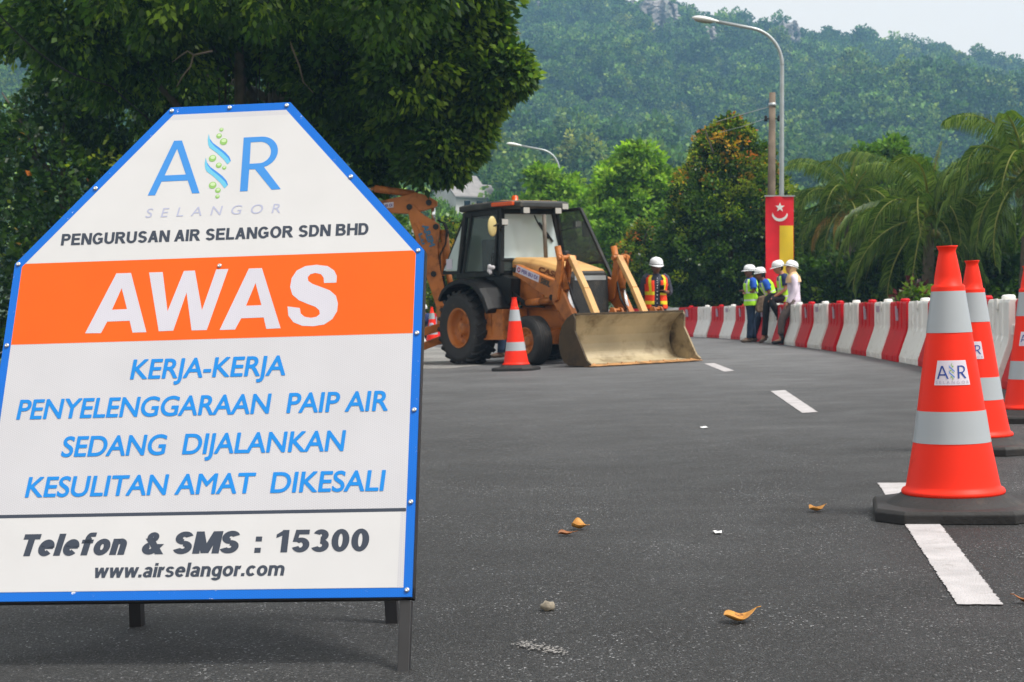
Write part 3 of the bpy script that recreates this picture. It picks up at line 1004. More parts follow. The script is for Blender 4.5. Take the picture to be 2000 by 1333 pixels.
lobed_tree('acacia_tree', 'tallest light green feathery tree, left of the conical tree', at(1240, 600, 58).x, 58.0,
           [(1245, 325, 48, 58), (1200, 365, 52, 58), (1285, 375, 52, 58.5), (1250, 420, 70, 58), (1190, 440, 55, 57.5), (1305, 445, 50, 59), (1240, 500, 80, 58)],
           70, 34, 0.3, 0.2, G_LIGHT, [2, 4, 3, 2], None, 0.14, seed=4)
lobed_tree('acacia_tree', 'lower light green feathery tree behind the digger cab door', at(1095, 600, 62).x, 62.0,
           [(1060, 350, 30, 62), (1110, 375, 40, 62), (1080, 410, 55, 62), (1140, 430, 50, 61), (1040, 440, 45, 62), (1110, 490, 75, 62), (1165, 490, 55, 61), (1000, 500, 45, 63)],
           60, 32, 0.3, 0.2, G_LIGHT, [2, 4, 3, 2], None, 0.13, seed=5)
lobed_tree('broadleaf_tree', 'round leafy tree showing above the middle palm', at(1720, 600, 58).x, 58.0,
           [(1690, 320, 35, 58), (1740, 300, 35, 58), (1775, 340, 40, 58), (1710, 360, 50, 58), (1745, 410, 65, 58)],
           60, 34, 0.3, 0.2, G_MID, [3, 4, 2, 1], None, 0.14, 'leaf_glossy', seed=6, flat=0.8)
# dark trees behind the sign
def w_dark(q, d):
    return (5, 3, 0.35, 0.08, 0.05)
b_ = at(120, 640, 33)
body_tree('dark_tree', 'dense dark tree with reddish tips at the far left edge', 'tree', b_.x, 33.0,
          [(0.2, 1.7), (1.5, 2.0), (3.0, 1.9), (4.6, 1.5), (5.6, 0.9), (6.3, 0.2)], 420, 34, 0.28, 0.14, G_TOPI, w_dark, None, 0.16, 0.36, 0.2)
b_ = at(420, 640, 36)
body_tree('dark_tree', 'dense dark tree in the shade of the huge spreading tree', 'tree', b_.x, 36.0,
          [(0.2, 1.9), (1.5, 2.2), (3.0, 2.1), (4.4, 1.6), (5.4, 0.9), (5.9, 0.2)], 420, 32, 0.3, 0.15, G_TOPI, w_dark, None, 0.16, 0.36, 0.2)
b_ = at(660, 640, 35)
body_tree('dark_tree', 'low dark tree behind the right shoulder of the sign', 'tree', b_.x, 35.0,
          [(0.2, 1.3), (1.2, 1.6), (2.4, 1.6), (3.2, 1.1), (3.9, 0.3)], 300, 32, 0.26, 0.14, G_MID, lambda q, d: (4, 3, 1.5, 0.6), None, 0.12, 0.32, 0.25)

# --- coconut palms ----------------------------------------------------------
def frond_mesh(name, length, elev, bend, dead=False, seed=0, leaf_len=0.85, n=58):
    rg = np.random.default_rng(seed)
    seg = 18
    pts, tans = [np.zeros(3)], []
    for i in range(seg):
        t = (i + 0.5) / seg
        e = elev - bend * t ** 1.25
        d = np.array([cos(e), 0.06 * sin(3 * t + seed), sin(e)]); d /= np.linalg.norm(d)
        tans.append(d); pts.append(pts[-1] + d * length / seg)
    pts, tans = np.array(pts), np.array(tans + [tans[-1]])
    V, F, C = [], [], []
    stem = np.array((0.34, 0.34, 0.10)) if not dead else np.array((0.28, 0.17, 0.06))
    pal = [(0.05, 0.10, 0.018), (0.085, 0.15, 0.025), (0.16, 0.23, 0.05)] if not dead else [(0.46, 0.31, 0.11), (0.36, 0.23, 0.08), (0.24, 0.20, 0.06)]
    if dead == 'spear': pal = [(0.20, 0.25, 0.05), (0.16, 0.22, 0.04), (0.22, 0.27, 0.07)]
    for i in range(seg):                                # rachis: flat-topped strip with depth
        w0, w1 = 0.042 * (1 - i / seg) + 0.009, 0.042 * (1 - (i + 1) / seg) + 0.009
        a, c = pts[i], pts[i + 1]
        b0 = len(V)
        V += [a + (0, w0, 0), a + (0, 0, -w0), a + (0, -w0, 0), a + (0, 0, w0 * .5), c + (0, w1, 0), c + (0, 0, -w1), c + (0, -w1, 0), c + (0, 0, w1 * .5)]
        F += [(b0 + q, b0 + (q + 1) % 4, b0 + 4 + (q + 1) % 4, b0 + 4 + q) for q in range(4)]
        C += [stem] * 8
    for k in range(n):
        t = 0.12 + 0.88 * k / (n - 1)
        f = t * seg; i = min(int(f), seg - 1)
        p = pts[i] + (pts[i + 1] - pts[i]) * (f - i)
        tn = tans[i]
        up = np.cross(np.array([0, 1.0, 0]), tn); up = -up if up[2] < 0 else up
        ll = leaf_len * (0.45 + 0.75 * sin(pi * min(1, 0.15 + t * 0.85)) ** 0.8) * (1 - 0.25 * t)
        for s in (-1, 1):
            d0 = np.array([0, s, 0]) * 0.85 + tn * (0.45 + 0.7 * t) + up * 0.22 + rg.normal(size=3) * 0.07
            d0 /= np.linalg.norm(d0)
            d1 = d0 * 0.8 + np.array([0, 0, -1.0 - 0.5 * rg.random()]); d1 /= np.linalg.norm(d1)
            d2 = d1 * 0.7 + np.array([0, 0, -1.1]); d2 /= np.linalg.norm(d2)
            q0, q1 = p, p + d0 * ll * 0.35
            q2 = q1 + d1 * ll * 0.38
            q3 = q2 + d2 * ll * 0.32
            wv = np.cross(d0, up); wv = tn * 0.5 + np.array([0, 0, 0.85])
            wv /= np.linalg.norm(wv)
            c = np.array(pal[rg.integers(len(pal))]) * (0.8 + 0.4 * rg.random())
            b0 = len(V)
            for q, w in ((q0, 0.010), (q1, 0.021), (q2, 0.018), (q3, 0.003)):
                V += [q + wv * w, q - wv * w]; C += [c, c]
            F += [(b0 + 2 * m, b0 + 2 * m + 1, b0 + 2 * m + 3, b0 + 2 * m + 2) for m in range(3)]
    return mesh_quads(name, np.array(V, float), np.array(F), np.array(C, float), MAT['leaf_glossy'])

FROND = {}
for k in range(3):
    FROND['up', k] = frond_mesh('frond', 3.3, R(76 - 5 * k), R(95), seed=k)
    FROND['mid', k] = frond_mesh('frond', 3.5, R(50 - 6 * k), R(135), seed=10 + k)
    FROND['low', k] = frond_mesh('frond', 3.4, R(10 - 14 * k), R(100), seed=20 + k)
FROND['dead', 0] = frond_mesh('frond', 2.6, R(-5), R(80), True, 31, 0.5, 40)
FROND['dead', 1] = frond_mesh('frond', 2.3, R(20), R(110), True, 32, 0.5, 40)
FROND['spear', 0] = frond_mesh('frond', 2.1, R(84), R(10), 'spear', 33, 0.3, 30)

COCO = material('coconut', (0.24, 0.20, 0.06), 0.6, 0.3, 6)
def palm(label, cx, cy, ztop, seed, dead, scale=1.0, spear=0.0):
    g0 = gz(cx)
    root = empty('coconut_palm', Matrix.Translation((cx, cy, g0)), label, 'palm tree', 'coconut palms beyond the barriers')
    rg = random.Random(seed)
    b = MB()
    h = ztop - g0
    n = 14
    pts = [(0.12 * sin(i / n * 2), 0.1 * i / n, h * i / n) for i in range(n + 1)]
    b.tube(pts, [0.17 - 0.06 * i / n + (0.012 if i % 2 else 0) for i in range(n + 1)], 12)
    tr = b.build('trunk', MAT['palm_bark'], root)
    top = Vector(pts[-1])
    for q in range(5):
        an = rg.random() * 6.28
        b = MB()
        b.ellipsoid(top + Vector((0.2 * cos(an), 0.2 * sin(an), -0.22 - 0.14 * rg.random())), (0.085, 0.085, 0.105), 10, 7)
        b.build('coconut', COCO, root)
    k = 0
    for tier, cnt in (('up', 8), ('mid', 13), ('low', 13)):
        for q in range(cnt):
            o = link_frond(FROND[tier, q % 3], root)
            az = (q + rg.random() * 0.6) / cnt * 2 * pi + k
            o.rotation_euler = (rg.uniform(-0.25, 0.25), rg.uniform(-0.12, 0.12), az)
            o.location = top + Vector((0.08 * cos(az), 0.08 * sin(az), 0.0 if tier != 'up' else 0.1))
            o.scale = [scale * rg.uniform(0.85, 1.08)] * 3
        k += 0.7
    for az, v in dead:
        o = link_frond(FROND['dead', v], root); o['label'] = 'dry brown frond hanging down'
        o.rotation_euler = (0, 0, az); o.location = top + Vector((0, 0, -0.15)); o.scale = [scale] * 3
    o = link_frond(FROND['spear', 0], root); o.rotation_euler = (0.1, spear, 0.4); o.location = top + Vector((0, 0, 0.1)); o.scale = [scale] * 3
    return root
def link_frond(me, root):
    o = bpy.data.objects.new('frond', me); COL.objects.link(o); o.parent = root
    return o
P1 = at(1652, 402, 40.5); palm('coconut palm with hanging dry brown fronds, nearest the banner', P1.x, 40.5, P1.z, 1, [(R(205), 0), (R(240), 0), (R(310), 1), (R(275), 0)], 0.66, -0.08)
P2 = at(1806, 430, 36.5); palm('middle coconut palm bearing nuts, with drooping fronds above the cones', P2.x, 36.5, P2.z, 2, [], 0.84, -0.05)
P3 = at(2000, 350, 34.0); palm('coconut palm cut off by the right edge of the photo', P3.x, 34.0, P3.z, 3, [], 0.80, 0.1)

# --- dark undergrowth beyond the barriers ------------------------------------
def w_under(q, d):
    return (4, 3, 1.2, 0.3)
UND = [(1590, 44.5, 2.9, 1.2, 'leafy dark shrub right behind the people at the barrier'),
       (1640, 44.0, 2.6, 1.4, 'dark shrub under the palm with dry fronds'),
       (1705, 42.0, 2.5, 1.3, 'low dark shrub between the two left palms'),
       (1775, 42.5, 3.0, 1.5, 'broad dark shrub under the middle palm'),
       (1855, 41.0, 3.0, 1.4, 'dark shrub behind the tip of the nearest cone'),
       (1930, 40.0, 3.2, 1.5, 'tall dark shrub under the rightmost palm'),
       (2015, 38.5, 3.2, 1.5, 'dark shrub at the right edge of the photo'),
       (1890, 46.0, 4.0, 1.6, 'tall dark bush standing between the middle and right palms')]
UND += [(1600, 39.0, 1.9, 1.1, 'low dark shrub beside the foot of the banner'),
        (1668, 38.6, 2.0, 1.2, 'low dark shrub hiding the trunk of the palm with dry fronds'),
        (1735, 38.4, 2.0, 1.2, 'low dark shrub left of the lime green bush'),
        (1815, 38.0, 2.1, 1.2, 'low dark shrub behind the lime green bush'),
        (1880, 37.4, 2.1, 1.2, 'low dark shrub between the tips of the two nearest cones'),
        (1955, 36.6, 2.1, 1.2, 'low dark shrub right of the second cone')]
for px, Y, h, r, lab in UND:
    c = at(px, 600, Y)
    body_tree('shrub', lab, 'shrub', c.x, Y, [(0.05, r * 0.8), (h * 0.4, r), (h * 0.75, r * 0.75), (h, 0.12)], 170, 34, 0.2, 0.14, G_DARK, w_under, 'dark shrubs beyond the barriers', 0.05, 0.3, 0.3)
c = at(1785, 592, 30.5)
body_tree('croton_bush', 'small lime green bush with purple leaves behind the white barrier', 'shrub', c.x, 30.5, [(0.05, 0.3), (0.5, 0.42), (0.95, 0.3), (1.15, 0.06)],
          50, 26, 0.12, 0.13, [(0.09, 0.17, 0.02), (0.13, 0.21, 0.03), (0.07, 0.015, 0.03), (0.16, 0.03, 0.05)], lambda q, d: (3, 3, 1.2, 0.6), None, 0.03, 0.3, 0.2, core=False)

# --- hazy trees between the road and the hill --------------------------------
FAR = [(760, 110, 450, 60), (835, 105, 480, 60), (905, 112, 440, 60), (965, 118, 430, 58), (1010, 122, 400, 60), (870, 140, 405, 46), (940, 145, 398, 46), (985, 150, 372, 44),
       (700, 120, 440, 70), (620, 125, 430, 70), (540, 118, 440, 70), (1350, 112, 420, 60), (1400, 120, 400, 60), (1570, 115, 420, 60), (1850, 112, 420, 60), (1930, 118, 400, 60), (460, 115, 430, 70), (380, 118, 440, 70), (1290, 118, 395, 60),
       (845, 170, 388, 34), (1010, 172, 372, 36)]
far_src = None
for k, (px, Y, py, rpx) in enumerate(FAR):
    top = at(px, py, Y); hgt = top.z - gz(top.x) + 0.5
    if far_src is None:
        far_src = []
        for v in range(3):
            rr = random.Random(90 + v)
            lobes = [((rr.uniform(-.28, .28), rr.uniform(-.28, .28), rr.uniform(0.35, 0.8)), (0.27, 0.27, 0.22)) for _ in range(9)]
            me = crown_mesh('crown', lobes, 34, 22, 0.065, 0.05, G_MID, [3, 4, 2, 1], MAT['leaf_far'], width=0.4, droop=0.1, clump_var=0.35)
            tb = MB(); tp = trunk_mesh(tb, (0, 0, -0.02), (0.02, 0, 0.6), 0.03, 0.012, 0.03, 5, 7, rr)
            for l_ in lobes[:5]: limb(tb, tp[2], l_[0], 0.012, 0.004, 0.02, 4, rr)
            to = tb.build('trunk', MAT['bark']); tm = to.data; bpy.data.objects.remove(to)
            far_src.append((me, tm))
    root = empty('hazy_tree', Matrix.Translation((top.x, Y, gz(top.x) + max(0, float(hill_z(top.x / Y, Y)) - 0.3))), 'hazy green tree on the low ground between the road and the hill', 'tree', 'hazy trees at the foot of the hill')
    base = root.location.z
    sh = max(2.5, top.z - base)
    rw = rpx / 3000 * Y * 2
    root.scale = (rw, rw, sh)
    root.rotation_euler = (0, 0, k * 1.3)
    me, tm = far_src[k % 3]
    for nm, m_ in (('crown', me), ('trunk', tm)):
        o = bpy.data.objects.new(nm, m_); COL.objects.link(o); o.parent = root

# ================================================================== WARNING SIGN
def curve_mesh(polys):
    """filled flat mesh from outlines (holes inside are cut out)"""
    c = bpy.data.curves.new('outline', 'CURVE'); c.dimensions = '2D'; c.fill_mode = 'FRONT'
    for pl in polys:
        s = c.splines.new('POLY'); s.points.add(len(pl) - 1); s.use_cyclic_u = True
        for i, p_ in enumerate(pl): s.points[i].co = (p_[0], p_[1], 0, 1)
    o = bpy.data.objects.new('outline', c)
    me = bpy.data.meshes.new_from_object(o)
    bpy.data.objects.remove(o); bpy.data.curves.remove(c)
    return [tuple(v.co) for v in me.vertices], [tuple(p_.vertices) for p_ in me.polygons]

def smooth_poly(pl, n=4):
    out = []
    m = len(pl)
    P = [Vector(p_) for p_ in pl]
    for i in range(m):
        p0, p1, p2, p3 = P[i - 1], P[i], P[(i + 1) % m], P[(i + 2) % m]
        for k in range(n):
            t = k / n
            out.append(tuple(0.5 * ((2 * p1) + (-p0 + p2) * t + (2 * p0 - 5 * p1 + 4 * p2 - p3) * t * t + (-p0 + 3 * p1 - 3 * p2 + p3) * t ** 3)))
    return out

def text_flat(s, x0, x1, y0, cap, weight=0.0, shear=0.0, spacing=1.0, word=1.0, boxy=False):
    """vector lettering fitted to a baseline box; weight in units of cap height thickens it by stacked copies"""
    c = bpy.data.curves.new('lettering', 'FONT'); c.body = s; c.size = 1.0; c.shear = shear
    c.space_character = spacing; c.space_word = word; c.resolution_u = 6
    o = bpy.data.objects.new('lettering', c)
    me = bpy.data.meshes.new_from_object(o)
    bpy.data.objects.remove(o)
    V = np.array([v.co[:] for v in me.vertices]); F = [tuple(p_.vertices) for p_ in me.polygons]
    c2 = bpy.data.curves.new('cap', 'FONT'); c2.body = 'H'; c2.size = 1.0
    o2 = bpy.data.objects.new('cap', c2); m2 = bpy.data.meshes.new_from_object(o2); bpy.data.objects.remove(o2)
    ch = max(v.co[1] for v in m2.vertices)
    sy = cap / ch * (1 - weight)
    w_ = weight * cap
    sx = (x1 - x0 - w_) / (V[:, 0].max() - V[:, 0].min())
    X = (V[:, 0] - V[:, 0].min()) * sx + x0 + w_ / 2
    Y = V[:, 1] * sy + y0 + w_ / 2
    outV, outF = [], []
    offs = [(0, 0)]
    if weight:
        h = w_ / 2
        if boxy: offs = [(0, 0), (-h, -h), (h, -h), (-h, h), (h, h), (-h, 0), (h, 0), (0, h), (0, -h), (-h / 2, 0), (h / 2, 0)]
        else: offs = [(0, 0)] + [(h * cos(k * pi / 6), h * sin(k * pi / 6)) for k in range(12)]
    for k, (dx, dy) in enumerate(offs):
        b0 = len(outV)
        outV += [(x + dx, y + dy, k * 1.6e-5) for x, y in zip(X, Y)]
        outF += [tuple(i + b0 for i in f) for f in F]
    return outV, outF

# plain grotesque letters drawn from strokes (cap height 1)
def grotesque(s, t=0.2, tracking=0.10):
    """-> list of convex polygons and total width"""
    polys = []
    X = 0.0
    th = t * 0.9
    def rect(x0, y0, x1, y1): return [(x0, y0), (x1, y0), (x1, y1), (x0, y1)]
    def dia(x0, y0, x1, y1, w=t * 1.08): return [(x0 - w / 2, y0), (x0 + w / 2, y0), (x1 + w / 2, y1), (x1 - w / 2, y1)]
    def arc(cx, cy, rx, ry, a0, a1, tx=t, ty=th, n=16):
        out = []
        for k in range(n):
            q = []
            for a in (a0 + (a1 - a0) * k / n, a0 + (a1 - a0) * (k + 1) / n):
                a = R(a); q.append((a, ))
            (a,), (b_,) = q
            out.append([(cx + rx * cos(a), cy + ry * sin(a)), (cx + rx * cos(b_), cy + ry * sin(b_)),
                        (cx + (rx - tx) * cos(b_), cy + (ry - ty) * sin(b_)), (cx + (rx - tx) * cos(a), cy + (ry - ty) * sin(a))])
        return out
    xh = 0.73
    def glyph(c):
        g = []
        if c == 'P': g = [rect(0, 0, t, 1), rect(t, 1 - th, .40, 1), rect(t, .40, .40, .40 + th)] + arc(.40, .70, .30, .30, -90, 90); w = .70
        elif c == 'E': g = [rect(0, 0, t, 1), rect(t, 1 - th, .66, 1), rect(t, .42, .62, .42 + th), rect(t, 0, .68, th)]; w = .68
        elif c == 'N': g = [rect(0, 0, t, 1), rect(.56, 0, .56 + t, 1), dia(.12, 1, .64, 0)]; w = .76
        elif c == 'G': g = arc(.42, .5, .42, .51, 40, 320, n=26) + [rect(.43, .36, .80, .36 + th), rect(.80 - t * .95, .12, .80, .36)]; w = .83
        elif c == 'U': g = [rect(0, .33, t, 1), rect(.76 - t, .33, .76, 1)] + arc(.38, .36, .38, .37, 180, 360); w = .76
        elif c == 'R': g = [rect(0, 0, t, 1), rect(t, 1 - th, .42, 1), rect(t, .42, .42, .42 + th)] + arc(.42, .71, .30, .29, -90, 90) + [dia(.68, 0, .42, .44, t * 1.2)]; w = .78
        elif c == 'S': g = arc(.36, .715, .33, .295, 20, 270, n=20) + arc(.36, .29, .35, .30, 90, -160, n=20); w = .72
        elif c == 'A': g = [dia(.10, 0, .38, 1), dia(.66, 0, .38, 1), rect(.22, .22, .54, .22 + th)]; w = .76
        elif c == 'I': g = [rect(0, 0, t, 1)]; w = t
        elif c == 'L': g = [rect(0, 0, t, 1), rect(t, 0, .62, th)]; w = .62
        elif c == 'O': g = arc(.42, .5, .42, .51, 0, 360, n=30); w = .84
        elif c == 'D': g = [rect(0, 0, t, 1), rect(t, 1 - th, .36, 1), rect(t, 0, .36, th)] + arc(.36, .5, .38, .5, -90, 90, n=20); w = .74
        elif c == 'B': g = [rect(0, 0, t, 1), rect(t, 1 - th, .42, 1), rect(t, .44, .44, .44 + th), rect(t, 0, .44, th)] + arc(.42, .735, .27, .265, -90, 90) + arc(.44, .29, .31, .29, -90, 90); w = .75
        elif c == 'H': g = [rect(0, 0, t, 1), rect(.56, 0, .56 + t, 1), rect(t, .42, .56, .42 + th)]; w = .76
        elif c == 'T': g = [rect(0, 1 - th, .68, 1), rect(.34 - t / 2, 0, .34 + t / 2, 1 - th)]; w = .68
        elif c == 'M': g = [rect(0, 0, t, 1), rect(.72, 0, .72 + t, 1), dia(.14, 1, .46, .02), dia(.78, 1, .46, .02)]; w = .92
        elif c == '&':
            g = arc(.34, .77, .22, .23, 0, 360, t * .8, th * .8, 22) + arc(.31, .27, .30, .28, 110, 360, t, th, 20) + [dia(.70, 0, .22, .72, t * 1.15), dia(.50, .18, .68, .46, t * .9)]; w = .82
        elif c == '1': g = [rect(.20, 0, .20 + t, 1), [(.0, .80), (.0, .64), (.22, .76), (.22, .98)]]; w = .5
        elif c == '5': g = [rect(.10, 1 - th, .58, 1), [(.10, 1), (.02, .46), (.19, .46), (.26, 1)]] + arc(.31, .32, .31, .33, 140, -160, n=22); w = .62
        elif c == '3': g = arc(.30, .735, .27, .27, 160, -90, n=20) + arc(.30, .285, .31, .29, 90, -160, n=20); w = .62
        elif c == '0': g = arc(.31, .5, .31, .51, 0, 360, n=26); w = .62
        elif c == ':': g = [rect(0, 0, t, t), rect(0, xh - t, t, xh)]; w = t
        elif c == '.': g = [rect(0, 0, t, t)]; w = t
        elif c == 'e': g = arc(.32, .365, .32, .38, 0, 318, n=24) + [rect(.1, .31, .60, .31 + th * .8)]; w = .64
        elif c == 'l': g = [rect(0, 0, t, 1)]; w = t
        elif c == 'f': g = [rect(.10, 0, .10 + t, .75)] + arc(.30, .74, .20, .29, 90, 180, n=10) + [rect(.29, 1.03 - th * .8, .50, 1.03), rect(0, .54, .46, .54 + th * .7)]; w = .50
        elif c == 'o': g = arc(.33, .365, .33, .38, 0, 360, n=26); w = .66
        elif c == 'n': g = [rect(0, 0, t, xh), rect(.60 - t, 0, .60, .46)] + arc(.32, .44, .28, .30, 0, 150, n=14); w = .60
        elif c == 'w': g = [dia(.09, xh, .24, 0, t * .95), dia(.24, 0, .44, xh, t * .95), dia(.44, xh, .64, 0, t * .95), dia(.64, 0, .79, xh, t * .95)]; w = .88
        elif c == 'a': g = arc(.29, .50, .27, .245, 0, 160, n=14) + [rect(.56 - t, 0, .56, .50)] + arc(.26, .215, .26, .23, 20, 340, t * .95, th * .85, 20) + [rect(.28, .30, .45, .30 + th * .8)]; w = .58
        elif c == 'i': g = [rect(0, 0, t, xh), rect(0, 1 - th, t, 1)]; w = t
        elif c == 'r': g = [rect(0, 0, t, xh)] + arc(.36, .42, .26, .32, 85, 160, n=8); w = .40
        elif c == 's': g = arc(.28, .525, .26, .22, 20, 270, t * .9, th * .85, 16) + arc(.28, .215, .28, .23, 90, -160, t * .9, th * .85, 16); w = .56
        elif c == 'g': g = arc(.31, .365, .31, .38, 0, 360, n=24) + [rect(.62 - t, -.06, .62, xh)] + arc(.32, -.05, .30, .23, 200, 360, n=14); w = .62
        elif c == 'c': g = arc(.32, .365, .32, .38, 40, 320, n=22); w = .60
        elif c == 'm': g = [rect(0, 0, t, xh), rect(.39, 0, .39 + t * .95, .46), rect(.98 - t, 0, .98, .46)] + arc(.30, .45, .28, .29, 0, 150, n=12) + arc(.69, .45, .29, .29, 0, 150, n=12); w = .98
        elif c == ' ': w = .24
        else: w = .4
        return g, w
    k = 0
    for ch in s:
        g, w = glyph(ch)
        for pl in g:
            polys.append([(x + X, y) for x, y in pl])
        X += w + tracking
    return polys, X - tracking

def grotesque_flat(s, x0, x1, y0, cap, t=0.2, shear=0.0, tracking=0.10):
    polys, W = grotesque(s, t, tracking)
    sx = (x1 - x0 - shear * cap) / W
    V, F = [], []
    for k, pl in enumerate(polys):
        b0 = len(V)
        V += [(x0 + x * sx + shear * y * cap, y0 + y * cap, (k % 12) * 1.6e-5) for x, y in pl]
        F.append(tuple(range(b0, b0 + len(pl))))
    return V, F

SIGN_M = Matrix.Rotation(-0.0303, 4, 'Y') @ Matrix.Rotation(-0.09997, 4, 'Z') @ Matrix.Rotation(-0.40051, 4, 'X')
VO = 0.175
sb = Vector((-0.77339, 3.63398, 0.13651)) + (SIGN_M.to_3x3() @ Vector((0, 0, -VO)))
sign = empty('warning_sign', Matrix.Translation(sb) @ SIGN_M, 'blue bordered white and orange roadworks warning board on black legs', 'sign')

def sheet_material(name, col, rough=0.4, comb=0.0, scuff_amt=0.0, spec=0.5, soil=0.04):
    """printed reflective sheeting: fine honeycomb, slight soiling, scratches"""
    m = material(name, col, rough, soil, 5, spec=spec * 0.6, coat=0.04)
    n, l = m.node_tree.nodes, m.node_tree.links
    b = n['Principled BSDF']
    src = b.inputs['Base Color'].links[0].from_socket
    tc = n['Texture Coordinate']
    if comb:
        mp = n.new('ShaderNodeMapping'); mp.inputs['Scale'].default_value = (1.0, 1.0, 1.0)
        l.new(tc.outputs['Object'], mp.inputs['Vector'])
        sx = n.new('ShaderNodeSeparateXYZ'); l.new(mp.outputs[0], sx.inputs[0])
        def wave(a, b_, k):
            q = n.new('ShaderNodeMath'); q.operation = 'MULTIPLY'; q.inputs[1].default_value = a; l.new(sx.outputs[0], q.inputs[0])
            r_ = n.new('ShaderNodeMath'); r_.operation = 'MULTIPLY_ADD'; r_.inputs[1].default_value = b_; l.new(sx.outputs[2], r_.inputs[0]); l.new(q.outputs[0], r_.inputs[2])
            s_ = n.new('ShaderNodeMath'); s_.operation = 'SINE'; l.new(r_.outputs[0], s_.inputs[0]); return s_.outputs[0]
        f = 2 * pi / 0.0052
        w1, w2, w3 = wave(f, 0, 0), wave(f * .5, f * .866, 1), wave(-f * .5, f * .866, 2)
        a1 = n.new('ShaderNodeMath'); a1.operation = 'ADD'; l.new(w1, a1.inputs[0]); l.new(w2, a1.inputs[1])
        a2 = n.new('ShaderNodeMath'); a2.operation = 'ADD'; l.new(a1.outputs[0], a2.inputs[0]); l.new(w3, a2.inputs[1])
        mr = n.new('ShaderNodeMapRange'); mr.inputs['From Min'].default_value = -1.5; mr.inputs['From Max'].default_value = 1.2
        mr.inputs['To Min'].default_value = 1 - comb; mr.inputs['To Max'].default_value = 1.0
        l.new(a2.outputs[0], mr.inputs['Value'])
        mx = n.new('ShaderNodeMix'); mx.data_type = 'RGBA'; mx.blend_type = 'MULTIPLY'; mx.inputs['Factor'].default_value = 1
        l.new(src, mx.inputs['A']); l.new(mr.outputs[0], mx.inputs['B']); src = mx.outputs['Result']
    if scuff_amt:
        ns = n.new('ShaderNodeTexNoise'); ns.inputs['Scale'].default_value = 38; ns.inputs['Detail'].default_value = 9; ns.inputs['Roughness'].default_value = 0.75
        l.new(tc.outputs['Object'], ns.inputs['Vector'])
        mr = n.new('ShaderNodeMapRange'); mr.inputs['From Min'].default_value = 0.72 - scuff_amt; mr.inputs['From Max'].default_value = 0.74 - scuff_amt
        l.new(ns.outputs['Fac'], mr.inputs['Value'])
        mx = n.new('ShaderNodeMix'); mx.data_type = 'RGBA'; l.new(mr.outputs[0], mx.inputs['Factor'])
        l.new(src, mx.inputs['A']); mx.inputs['B'].default_value = (0.75, 0.76, 0.78, 1); src = mx.outputs['Result']
    l.new(src, b.inputs['Base Color'])
    return m
S_BLUE = sheet_material('sign_blue', lin((0, 105, 205)), 0.35, 0.12, 0.075)
S_WHITE = sheet_material('sign_white', (0.595, 0.595, 0.605), 0.4)
S_WHITE2 = sheet_material('sign_reflective_white', (0.565, 0.565, 0.60), 0.4, 0.12)
S_ORANGE = sheet_material('sign_orange', lin((242, 94, 12)), 0.35, 0.06, soil=0.06)
S_LILAC = sheet_material('letter_white', (0.58, 0.57, 0.64), 0.4, 0.08)
S_TEXTB = sheet_material('letter_blue', lin((20, 132, 214)), 0.4, 0.04)
S_LOGO = sheet_material('logo_blue', lin((62, 138, 212)), 0.4)
S_LOGO_L = sheet_material('logo_light_blue', lin((104, 186, 216)), 0.4)
S_LAV = sheet_material('letter_lavender', lin((172, 176, 200)), 0.4)
S_DARK = sheet_material('letter_dark', lin((58, 66, 80)), 0.4)
S_GREEN = sheet_material('bubble_green', lin((138, 184, 102)), 0.4)
S_GREEN2 = sheet_material('bubble_pale_green', lin((188, 214, 164)), 0.4)

def put(name, VF, mat, y, parent):
    """flat artwork (u, v, height) laid on the board front at depth y"""
    V, F = VF
    me = bpy.data.meshes.new(name)
    me.from_pydata([(u, -y - h, v + VO) for u, v, h in V], [], F)
    me.materials.append(mat)
    bm = bmesh.new(); bm.from_mesh(me)
    for f in bm.faces:
        if f.normal.y > 0: f.normal_flip()
    bm.to_mesh(me); bm.free()
    o = bpy.data.objects.new(name, me); COL.objects.link(o); o.parent = parent
    return o
def flat(polys): 
    V, F = curve_mesh(polys); return V, F

OUT = [(-0.1649, 1.3453), (0.1649, 1.3453), (0.5425, 0.8935), (0.5425, 0.0), (-0.5425, 0.0), (-0.5425, 0.8935)]
b = MB(); b.prism([(u, v + VO) for u, v in OUT], -0.004, 0.004)
panel = b.build('panel', S_BLUE, sign)
# black steel frame behind the board: a tube just proud of the edge
b = MB()
FO = [(-0.1655, 1.3475), (0.1655, 1.3475), (0.5455, 0.8940), (0.5455, -0.002), (-0.5455, -0.002), (-0.5455, 0.8940)]
for i in range(6):
    a, c = FO[i], FO[(i + 1) % 6]
    d = Vector((c[0] - a[0], c[1] - a[1])).normalized(); nn = Vector((d.y, -d.x)) * 0.0125
    b.bar((a[0] + nn.x, 0.0175, a[1] + nn.y + VO), (c[0] + nn.x, 0.0175, c[1] + nn.y + VO), 0.025, 0.0255, up=(0, 1, 0))
b.build('frame', MAT['black_metal'], sign)
for sx in (-1, 1):
    b = MB(); b.box((sx * 0.5265, 0.0175, (VO - 0.004) / 2 + 0.0), (0.028, 0.0255, VO - 0.006)); b.build('leg', MAT['black_metal'], sign, bev=0.002)
INV = (Matrix.Translation(sb) @ SIGN_M).inverted()
for p_, sx in (((-1.0166, 4.151), -1), ((-0.3188, 4.089), 1)):
    f = INV @ Vector((p_[0], p_[1], gz(p_[0]) - 0.002))
    b = MB(); b.bar((f.x * 0.94, 0.06, 1.18), f, 0.032, 0.032, up=(0, 1, 0)); b.build('rear_leg', MAT['black_metal'], sign)
fl, fr = INV @ Vector((-1.0166, 4.151, gz(-1.0166))), INV @ Vector((-0.3188, 4.089, gz(-0.3188)))
